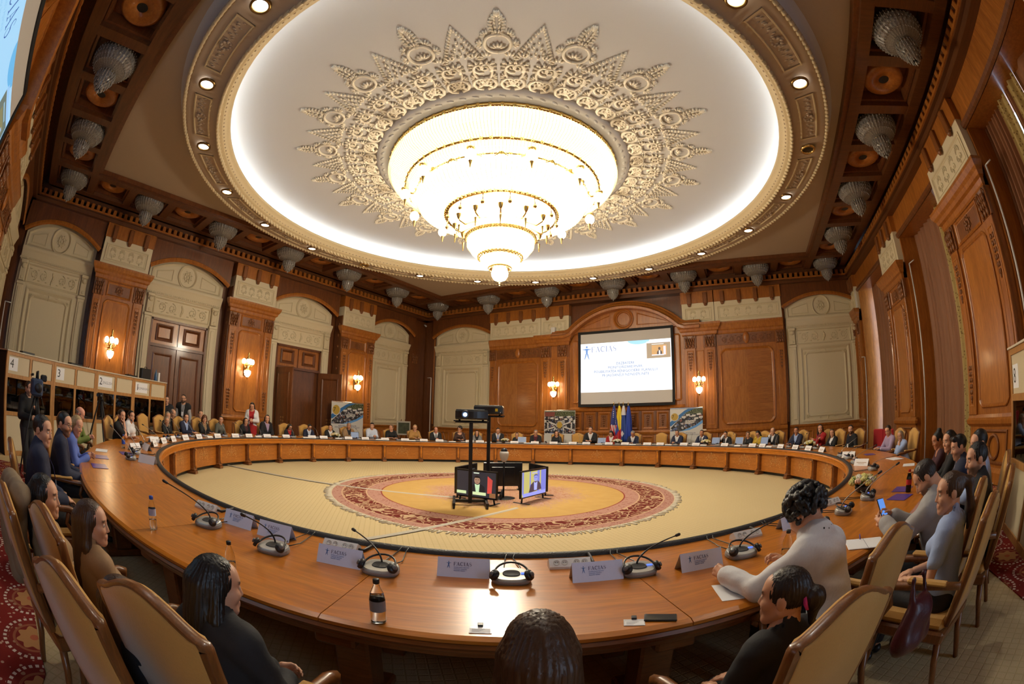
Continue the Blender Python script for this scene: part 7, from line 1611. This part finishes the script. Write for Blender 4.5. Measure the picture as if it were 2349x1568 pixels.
def poster(M, w_, H, label, style, seed):
    p = thing('poster_stand', label, 'banner', M); b_ = obj('banner', MB().box(-w_/2, w_/2, 0, .006, .05, H), PRW, p); obj('base', MB().bbox(-w_/2, w_/2, -.06, .07, 0, .06, .015), GREYP, p); obj('top_bar', MB().bbox(-w_/2, w_/2, -.012, .016, H-.01, H+.03, .006), CHROME, p); obj('mast', MB().tube([(0,.05,.03),(0,.04,H)], .012, 6), CHROME, p)
    X = lambda pts: [(x*w_, z*H) for x, z in pts]
    CM = crowd_mat('crowd print '+str(seed), seed)
    if style == 'arc':
        obj('printed_photo', MB().prism(X([(-.49,.56),(-.48,.62),(-.3,.74),(0,.92),(.22,.99),(.5,.99),(.5,.73),(.2,.62),(-.1,.56)]), -.002, 0), CM, b_)
        obj('printed_swoosh', MB().prism(X([(-.5,.66),(-.5,.74),(-.3,.84),(-.05,.96),(.05,.99),(.24,.99),(0,.92),(-.28,.76),(-.46,.66)]), -.003, -.001), PRB, b_); obj('printed_swoosh', MB().prism(X([(-.2,.555),(.1,.58),(.3,.63),(.5,.71),(.5,.77),(.28,.67),(.05,.61)]), -.003, -.001), PRBLU, b_)
        obj('printed_badge', MB().prism([(x, z) for x, z in circ(-.36*w_, .84*H, .125*w_, 24)], -.004, -.002), PRW, b_); obj('printed_badge', MB().prism([(x, z) for x, z in circ(-.36*w_, .84*H, .108*w_, 24)], -.006, -.004), PRG, b_); text('7', .14*w_, b_, Matrix.Translation((-.41*w_, -.0065, .84*H)) @ RX(PI/2), INKB)
        sg = obj('printed_sign', MB().prism(X([(-.04,.70),(-.04,.76),(.24,.775),(.24,.715)]), -.004, -.002), PRW, p); text('FACIAS', .085*w_, sg, Matrix.Translation((.10*w_, -.0045, .738*H)) @ RX(PI/2) @ RZ(.05), INKB)
        for k, t_ in enumerate(('APARAREA CETATENILOR', 'IMPOTRIVA ABUZURILOR STATULUI')): text(t_, .048*w_, b_, Matrix.Translation((.0*w_, -.001, (.52-.032*k)*H)) @ RX(PI/2), INK)
        for (x, z) in ((.05,.87),(.22,.85),(.38,.88),(-.08,.83),(.3,.80),(.44,.82)): obj('printed_sign', MB().prism(X([(x-.06,z-.018),(x-.06,z+.018),(x+.06,z+.024),(x+.06,z-.012)]), -.004, -.002), PRW, b_)
    else:
        obj('printed_photo', MB().prism(X([(-.49,.52),(-.49,.985),(.49,.985),(.49,.52)]), -.002, 0), CM, b_); obj('printed_house', MB().prism(X([(-.48,.88),(-.48,.97),(-.15,.97),(-.17,.88)]), -.003, -.002), plain('poster brick', (.22,.06,.05), .6), b_)
        for (x0, z0, x1, z1) in ((-.5,.80,-.1,.70),(.5,.80,.1,.70),(-.5,.755,-.36,.79),(.5,.755,.36,.79),(-.38,.78,-.38,.60),(.38,.78,.38,.60),(-.5,.58,-.05,.68),(.5,.58,.05,.68),(-.18,.58,-.1,.7),(.14,.58,.1,.7)): mb = MB(); mb.add(*bar_v((x0*w_, z0*H), (x1*w_, z1*H), .04*w_, .003), 0, Matrix.Translation((0,-.002,0))); obj('printed_beam', mb, PRW, b_)
        obj('printed_badge', MB().prism(circ(0, .70*H, .085*w_, 20, .1*w_), -.007, -.005), PRG, b_); sg = obj('printed_sign', MB().prism(X([(-.06,.735),(-.06,.785),(.16,.795),(.16,.745)]), -.004, -.003), PRW, p); text('FACIAS', .075*w_, sg, Matrix.Translation((.05*w_, -.0045, .765*H)) @ RX(PI/2), INKB)
        for (x, z) in ((.05,.86),(.3,.87),(.2,.82),(-.25,.84),(.36,.82),(-.1,.82)): obj('printed_sign', MB().prism(X([(x-.05,z-.018),(x-.05,z+.018),(x+.05,z+.022),(x+.05,z-.014)]), -.004, -.003), PRW, b_)
    return p
a, b_ = at_y(1249, 941, 9.6), at_y(1320, 942, 9.6); poster(T((a[0]+b_[0])/2, 9.6, 0), b_[0]-a[0], (a[2]+b_[2])/2, 'poster stand with crowd photo, white beams and a gold disc below the far wall lamp', 'beam', 3)
a, b_ = at_y(1537, 936, 9.6), at_y(1612, 936, 9.6); poster(T((a[0]+b_[0])/2, 9.6, 0), b_[0]-a[0], (a[2]+b_[2])/2, 'poster stand with blue arcs and gold disc beside the flags at the far wall', 'arc', 1)
a, b_ = at_x(761, 921, -10.1), at_x(834, 925, -10.1); poster(T(-10.1, (a[1]+b_[1])/2, 0, PI/2), abs(b_[1]-a[1]), (a[2]+b_[2])/2, 'poster stand with blue arcs and gold disc beside the open door', 'arc', 2)
# ---------------------------------------------------------------- flags
def flag_mat(kind):
    m, nt, b = nodes('flag '+kind); tc = N(nt, 'ShaderNodeTexCoord'); sx = N(nt, 'ShaderNodeSeparateXYZ'); L(nt, tc.outputs['Object'], sx.inputs[0]); x, z = sx.outputs[0], sx.outputs[2]; b.inputs['Roughness'].default_value = .6
    gt = lambda a, v: math_(nt, 'GREATER_THAN', a, v); sk = math_(nt, 'ADD', x, math_(nt, 'MULTIPLY', z, .22))
    if kind == 'stripes and stars':
        st = gt(math_(nt, 'FRACT', math_(nt, 'MULTIPLY', sk, 9.)), .5); c = mixc(nt, st, (.62,.6,.6), (.5,.02,.03)); v = N(nt, 'ShaderNodeTexVoronoi', i_Scale=13., i_Randomness=.1); L(nt, tc.outputs['Object'], v.inputs[0]); c2 = mixc(nt, math_(nt, 'LESS_THAN', v.outputs[0], .3), (.02,.035,.2), (.75,.75,.8)); c = mixc(nt, gt(z, 1.45), c, c2)
    elif kind == 'blue yellow red': c = mixc(nt, gt(math_(nt, 'ADD', x, math_(nt, 'MULTIPLY', math_(nt, 'SUBTRACT', z, 1.4), .25)), .0), (.02,.05,.3), (.75,.55,.02)); c = mixc(nt, math_(nt, 'LESS_THAN', z, math_(nt, 'ADD', 1.18, math_(nt, 'MULTIPLY', x, 1.2))), c, (.5,.02,.03))
    elif kind == 'navy with star': c = mixc(nt, gt(z, 1.85), (.015,.05,.24), (.68,.68,.7)); c = mixc(nt, math_(nt, 'LESS_THAN', math_(nt, 'ADD', math_(nt, 'MULTIPLY', math_(nt, 'ABSOLUTE', x), 14.), math_(nt, 'MULTIPLY', math_(nt, 'ABSOLUTE', math_(nt, 'SUBTRACT', z, 1.1)), 7.)), .9), c, (.75,.75,.78))
    else: v = N(nt, 'ShaderNodeTexVoronoi', i_Scale=6., i_Randomness=.3); L(nt, tc.outputs['Object'], v.inputs[0]); c = mixc(nt, math_(nt, 'LESS_THAN', v.outputs[0], .14), (.01,.045,.34), (.7,.5,.03))
    L(nt, c, b.inputs['Base Color']); return m
for k, (px, kind, lab) in enumerate(((1408,'stripes and stars','furled flag with red and white stripes and white stars on blue'), (1420,'blue yellow red','furled blue, yellow and red flag on a pole'), (1429.5,'navy with star','furled navy flag with white star and white top'), (1441,'gold stars','furled blue flag with small gold stars'))):
    A_ = at_y(px, 921, 9.15); f = thing('flag', lab+' below the projection screen', 'flag', T(A_[0], 9.15, 0)); H = A_[2]
    obj('pole', MB().tube([(0,0,0),(0,0,H-.08)], .014, 8), BRASS, f); obj('finial', MB().lathe([(.012,H-.1),(.025,H-.06),(.001,H)], 8), BRASS, f); rings = []
    for z, r in ((H-.16,.03),(H-.4,.07),(H-.75,.105),(H-1.1,.13),(H-1.5,.15),(H-1.62,.13)): rings.append([(r*(1+.28*math.sin(5*t+k+z*2))*math.cos(t)+.015, r*.8*(1+.28*math.sin(5*t+k+z*2))*math.sin(t), z) for t in [2*PI*i/40 for i in range(40)]])
    obj('flag_cloth', MB().loft(rings, 0, None, True, True, True), flag_mat(kind), f)
obj('flag_base', MB().bbox(-.55,.5,-.12,.12,0,.06,.02), BRASS, f, T(-.4,0,0))
# ---------------------------------------------------------------- more things on the far side of the table
def near_desc(a):
    best = min(SEATS, key=lambda s: abs(math.remainder(ang(s[0])-a, 2*PI))); d = best[1].replace('seated ', ''); return ' '.join(d.replace(',', '').split()[:8])
CNT = {}
def lab(prefix, a):
    d = near_desc(a); k = (prefix, d); CNT[k] = CNT.get(k, 0)+1
    return f'{prefix} before the {d}' if CNT[k] == 1 else f'{ORD[CNT[k]-1]} {prefix} before the {d}'
def trim(s): 
    w_ = s.split(); w_ = w_[:15]
    while w_[-1] in ('a', 'with', 'in', 'the', 'and', 'over', 'of', 'his', 'her', 'under', 'behind', 'at', 'on', 'beside'): w_ = w_[:-1]
    return ' '.join(w_)
def far_card(px, py=1010, r=7.32):
    P = at_r(px, py, r); a = ang(P); c = obj('name_card', CARDW, None, None, polar(a, r, ZT, random.uniform(-.08, .08))); tag(c, trim(lab('white name card', a)), 'name card', 'name cards on the table'); name_lines(c)
for px in (353,374,396,424,455,498,539,570,612,655.6,715,742,799,837.6,883,929,972,1008,1077,1101,1180,1227,1270,1314,1345,1397,1434,1485,1515,1569,1597,1663,1727,1750,1792,1826,1856,1887): far_card(px)
for (px, py, rz) in ((309,1031,-.5),(337,1032,.5),(353,1014,-.4),(338.5,1062,.9)): card(px, py, trim(lab('at the door side curve', ang(at_z(px, py, ZT)))), False, rz)
for (px, py) in ((1947,1048),(1977,1067)): card(px, py, trim(lab('at the curtain side curve', ang(at_z(px, py, ZT)))), False, .9)
for px in (1037,1120,1210,1295,1374,1452,1535,1616,1694,1767,868,775,700,590,478,628,945): P = at_r(px, 1012, 7.3); a = ang(P); s = thing('socket_box', trim(lab('white power socket box', a)), 'power strip', polar(a, 7.27, ZT), 'power boxes on the table'); link('socket_body', SOCKM[0], s); link('socket', SOCKM[1], s)
GN = plain('grey gooseneck', (.28,.27,.26), .3, .6); gm_ = mesh('gooseneck', MB().tube([(0,.03,.05),(.0,.02,.16),(.02,-.06,.28),(.05,-.16,.36)], [.006,.005,.005,.005], 5), GN); gh_ = mesh('microphone_head', MB().tube([(.05,-.16,.36),(.054,-.175,.372),(.06,-.2,.39)], [.009,.012,.008], 6), BLACK)
def far_unit(px, py=None, r=7.55):
    P = at_z(px, py, ZT) if py else at_r(px, 1008, r); a = ang(P); rr_ = min(max(rad(P), 7.25), 8.05) if py else r; M = polar(a, rr_, ZT, random.uniform(-.3, .3)); u = thing('conference_unit', trim(lab('grey microphone unit', a)), 'microphone unit', M, 'conference units on the table')
    for me in UM: link(me.name.split('.')[0], me, u)
    link('gooseneck', gm_, u); link('microphone_head', gh_, u); headset(M @ T(0,0,.026), trim(lab('black headset', a)), 'headsets on the conference units')
for px in (385,410,440,470,515,553,597,672,728,787,825,870,915,960,1020,1063,1145,1165,1247,1285,1330,1385,1417,1465,1502,1550,1585,1648,1680,1710,1738,1780,1810,1843,1872): far_unit(px)
for (px, py, tip) in ((300,1050,(258,980)),(312,1038,(275,965)),(330,1022,(300,960)),(360,1010,(330,975)),(1922,1046,(1962,1006)),(1945,1050,(2000,1007)),(1962,1060,(2020,1012)),(2002,1075,(2066,1040)),(1990,1140,(2055,1066)),(1935,1172,(2040,1060)),(1872,1208,None)): unit(px, py, tip, trim(lab('conference unit', ang(at_z(px, py, ZT)))).replace('conference unit ', ''), True, .2)
def laptop(px, col, label, r=8.0, zs=1.):
    P = at_r(px, 1008, r); a = ang(P); l = thing('laptop', label, 'laptop', polar(a, r, ZT+.0005, PI)); m_ = plain('laptop '+col, {'grey': (.28,.26,.25), 'black': (.015,.015,.017), 'brown': (.24,.17,.14), 'silver': (.5,.49,.46)}[col], .35, .2)
    obj('base', MB().bbox(-.17,.17,-.12,.12,0,.016,.004), m_, l); obj('keyboard', MB().box(-.15,.15,-.02,.1,.016,.018), BLACK, l); li = obj('lid', MB().bbox(-.17,.17,-.008,.0,0,.23,.003), m_, l, T(0,-.0,.016) @ Matrix.Translation((0,.12,0)) @ RX(R_(-14))); obj('screen', MB().box(-.155,.155,-.0095,-.0085,.015,.22), em('laptop', (.35,.4,.5), .6), li); return l
for px, c, lb in ((1197,'grey','open grey laptop hiding a woman beside the blue-tied man'), (1378,'brown','open brownish laptop beside the young man in the dark jacket'), (1690,'silver','open silver laptop with a green light beside the hand-covered man'), (1747,'black','open black laptop before the woman in yellow'), (817,'black','large black laptop beside the grey-haired man in beige'), (1637,'grey','flat dark laptop beside the cream roses')): laptop(px, c, lb)
lp = laptop(403, 'silver', 'open silver laptop on the second-row table by the doors', 9.9); P = lp.location
tb = thing('side_table', 'small wooden table carrying the silver laptop by the doors', 'table', T(P[0], P[1], 0, lp.rotation_euler.z)); obj('table_top', MB().bbox(-.6,.6,-.3,.3,ZT-.035,ZT,.006), W_TABLE, tb)
for x in (-.54,.54):
    for y in (-.25,.25): obj('leg', MB().box(x-.03,x+.03,y-.03,y+.03,0,ZT-.035), W_TDARK, tb)
GLS = glassy('tumbler glass', (.97,.98,1.), .02, 1.4)
for k, (px, r) in enumerate(((1781,7.7),(1709,7.8),(1252,7.9),(846,7.8),(1822,7.8))): P = at_r(px, 1006, r); a = ang(P); tag(obj('drinking_glass', MB().lathe([(.001,0),(.03,0),(.034,.1),(.032,.1),(.028,.006),(.001,.006)], 14), GLS, None, polar(a, r, ZT+.0005)), trim(lab('clear drinking glass', a)), 'glass', 'glasses on the table')
# phone held by the man in grey
hp = [Vector(pD[2] @ Vector(h[0]+h[1][:, 1]*.07)) for h in pD[1]['_hands']]; P = (hp[0]+hp[1])/2+Vector((0, 0, .05)); hd_ = pD[2] @ Vector(pD[1]['_head'][1]); nrm = ((hd_-P).normalized()+(CAM-P).normalized()*.55+Vector((0, 0, .2))).normalized()
h = thing('smartphone', 'smartphone with bright blue screen held by the man in the grey sweater', 'phone', Matrix.Translation(P) @ (-nrm).to_track_quat('Y', 'Z').to_matrix().to_4x4()); obj('phone_body', MB().bbox(-.036,.036,-.005,.005,-.07,.075,.003), BLACK, h); obj('screen', MB().box(-.032,.032,-.0056,-.0052,-.064,.068), em('phone', (.12,.3,.8), 1.), h)
# ---------------------------------------------------------------- odds and ends along the walls
REDF = plain('red fabric', (.33,.006,.01), .8)
for k, (px, t) in enumerate(((2000, 12.4), (2022, 12.0))):
    P = at_d(px, 985, t); a = ang(P); c = thing('red_chair', f'red padded chair {("behind the bearded man with the badge", "behind the man in the lilac shirt")[k]}', 'chair', polar(a, rad(P), 0)); obj('seat', MB().bbox(-.24,.24,-.24,.24,.42,.5,.03), REDF, c); obj('backrest', MB().bbox(-.24,.24,-.29,-.23,.55,1.06,.03), REDF, c)
    for x in (-.22,.22):
        for y in (-.24,.22): obj('leg', MB().tube([(x,y,.0),(x,y,.44 if y > 0 else .6)], .014, 6), BLACKM, c)
def pole(P0, P1, lab_, arm=None):
    o = thing('white_pole', lab_, 'pole', T(P0[0], P0[1], 0)); obj('shaft', MB().tube([(0,0,P1),(0,0,P0[2])], .022, 8), WHITEP, o)
    if arm: obj('arm', MB().tube([(0,0,P0[2]),tuple(arm)], .016, 6), WHITEP, o)
    return o
P = at_y(989, 866, 9.7); pole(P, 0., 'slender white pole with a short arm in the far corner', (-.28,.02,P[2])); P = at_x(2108, 735, 10.55); pole((P[0], P[1], 5.2), .0, 'tall slender white pole beside the window curtain of the curtain wall', (.12,-.15,5.25))
P = at_x(1984, 818, 10.4); pole(P, 0., 'slender white pole beside the cream niche on the curtain side', (-.15,0,P[2])); P = at_x(2320, 560, 10.5); pole((P[0], P[1], 5.2), .0, 'tall slender white pole before the booth numbered 8', (.1,-.12,5.25))
P = at_x(12, 690, -10.4); pole(P, 0., 'slender white pole with a short arm beside the cream niche behind booth 4', (0,.25,P[2]))
P = at_x(926, 992, -9.6); pt = thing('framed_painting', 'framed dark painting leaning behind the woman in mustard', 'painting', T(P[0], P[1], 0, R_(65))); w_ = .5; obj('frame', MB().bbox(-.36,.36,0,.05,.75,1.42,.015), plain('silver frame', (.45,.42,.36), .4), pt); obj('canvas', MB().box(-.29,.29,-.004,0,.82,1.35), plain('dark canvas', (.05,.06,.03), .5, var=.9, bscale=7), pt); obj('easel', MB().tube([(-.3,.02,0),(-.1,.1,1.5)], .02, 6).tube([(.3,.02,0),(.1,.1,1.5)], .02, 6).tube([(0,.5,0),(0,.1,1.4)], .02, 6), W_DARK, pt)
P = at_y(975, 735, 9.95); cc = thing('security_camera', 'small white security camera high in the far corner', 'camera', T(P[0], P[1]-.02, P[2]-.25, .6)); obj('housing', MB().tube([(0,-.05,0),(.12,-.22,-.12)], .04, 8), WHITEP, cc); obj('bracket', MB().tube([(0,.2,.05),(0,-.05,.0)], .015, 6), WHITEP, cc)
P = at_y(1168-1168+1268, 757, 9.85); tag(obj('wall_box', MB().bbox(-.1,.1,0,.18,-.14,.14,.01), WHITEP, None, T(P[0], P[1]+.0, P[2]+.0)), 'small white box fixed beside the pediment end', 'wall box')
# coat over a chair, bag hanging on a chair
def soft(name, prims, h, mat, M, label, cat): F = Field(prims, h); X, Y, Z = F.grid(); F.D += (.008*np.sin(31*X+9*Z)*np.sin(13*X-27*Z+8*Y)).astype(np.float32); v, q = F.mesh(); return tag(link(name, np_mesh(name, [(v, q, 0)], [mat]), None, M), label, cat)
P = at_d(45, 1105, 2.75); Mc = polar(ang(P), rad(P)-.33, P[2]-1.10)
soft('coat', [cap((-.24,-.37,1.06), (.24,-.37,1.08), .07, .07, .05), cap((-.22,-.42,.98), (-.2,-.44,.66), .07, .06, .06), cap((.0,-.42,.98), (.02,-.45,.6), .08, .06, .06), cap((.2,-.41,.98), (.2,-.43,.7), .07, .06, .06), cap((-.15,-.3,1.02), (.1,-.26,.82), .06, .05, .06)], .014, cloth('camel coat', (.24,.17,.10)), Mc, 'beige coat draped over the back of a chair by the red runner', 'coat')
P = at_r(2098, 1425, 9.12, True); a = ang(P); soft('handbag', [ell((0,0,0), (.13,.06,.13), .03), cap((-.09,0,-.08), (.09,0,-.08), .055, .055, .04), cap((-.07,.01,.10), (-.05,.04,.2), .011, .010, .015), cap((.07,.01,.10), (.05,.04,.2), .011, .010, .015), cap((-.05,.04,.2), (.05,.04,.2), .010, .010, .015)], .012, cloth('burgundy leather', (.055,.006,.012), .35), polar(a, 9.12, max(float(P[2]), .3)), 'burgundy bag hanging from a chair back', 'bag')
P = at_z(2285, 1106, 0); tag(obj('power_lead', MB().tube([(0,0,.02),(.2,-.1,.015),(.35,-.4,.015),(.2,-.7,.015)], .01, 6), WHITEP, None, T(P[0]-.3, P[1], .0)), 'white power lead on the floor beside booth 8', 'cable')

for o in list(SC.objects):                                           # labels kept within sixteen words
    if o.get('label') and len(o['label'].replace('-', ' ').split()) > 16: o['label'] = trim(' '.join(o['label'].split()[:14]))
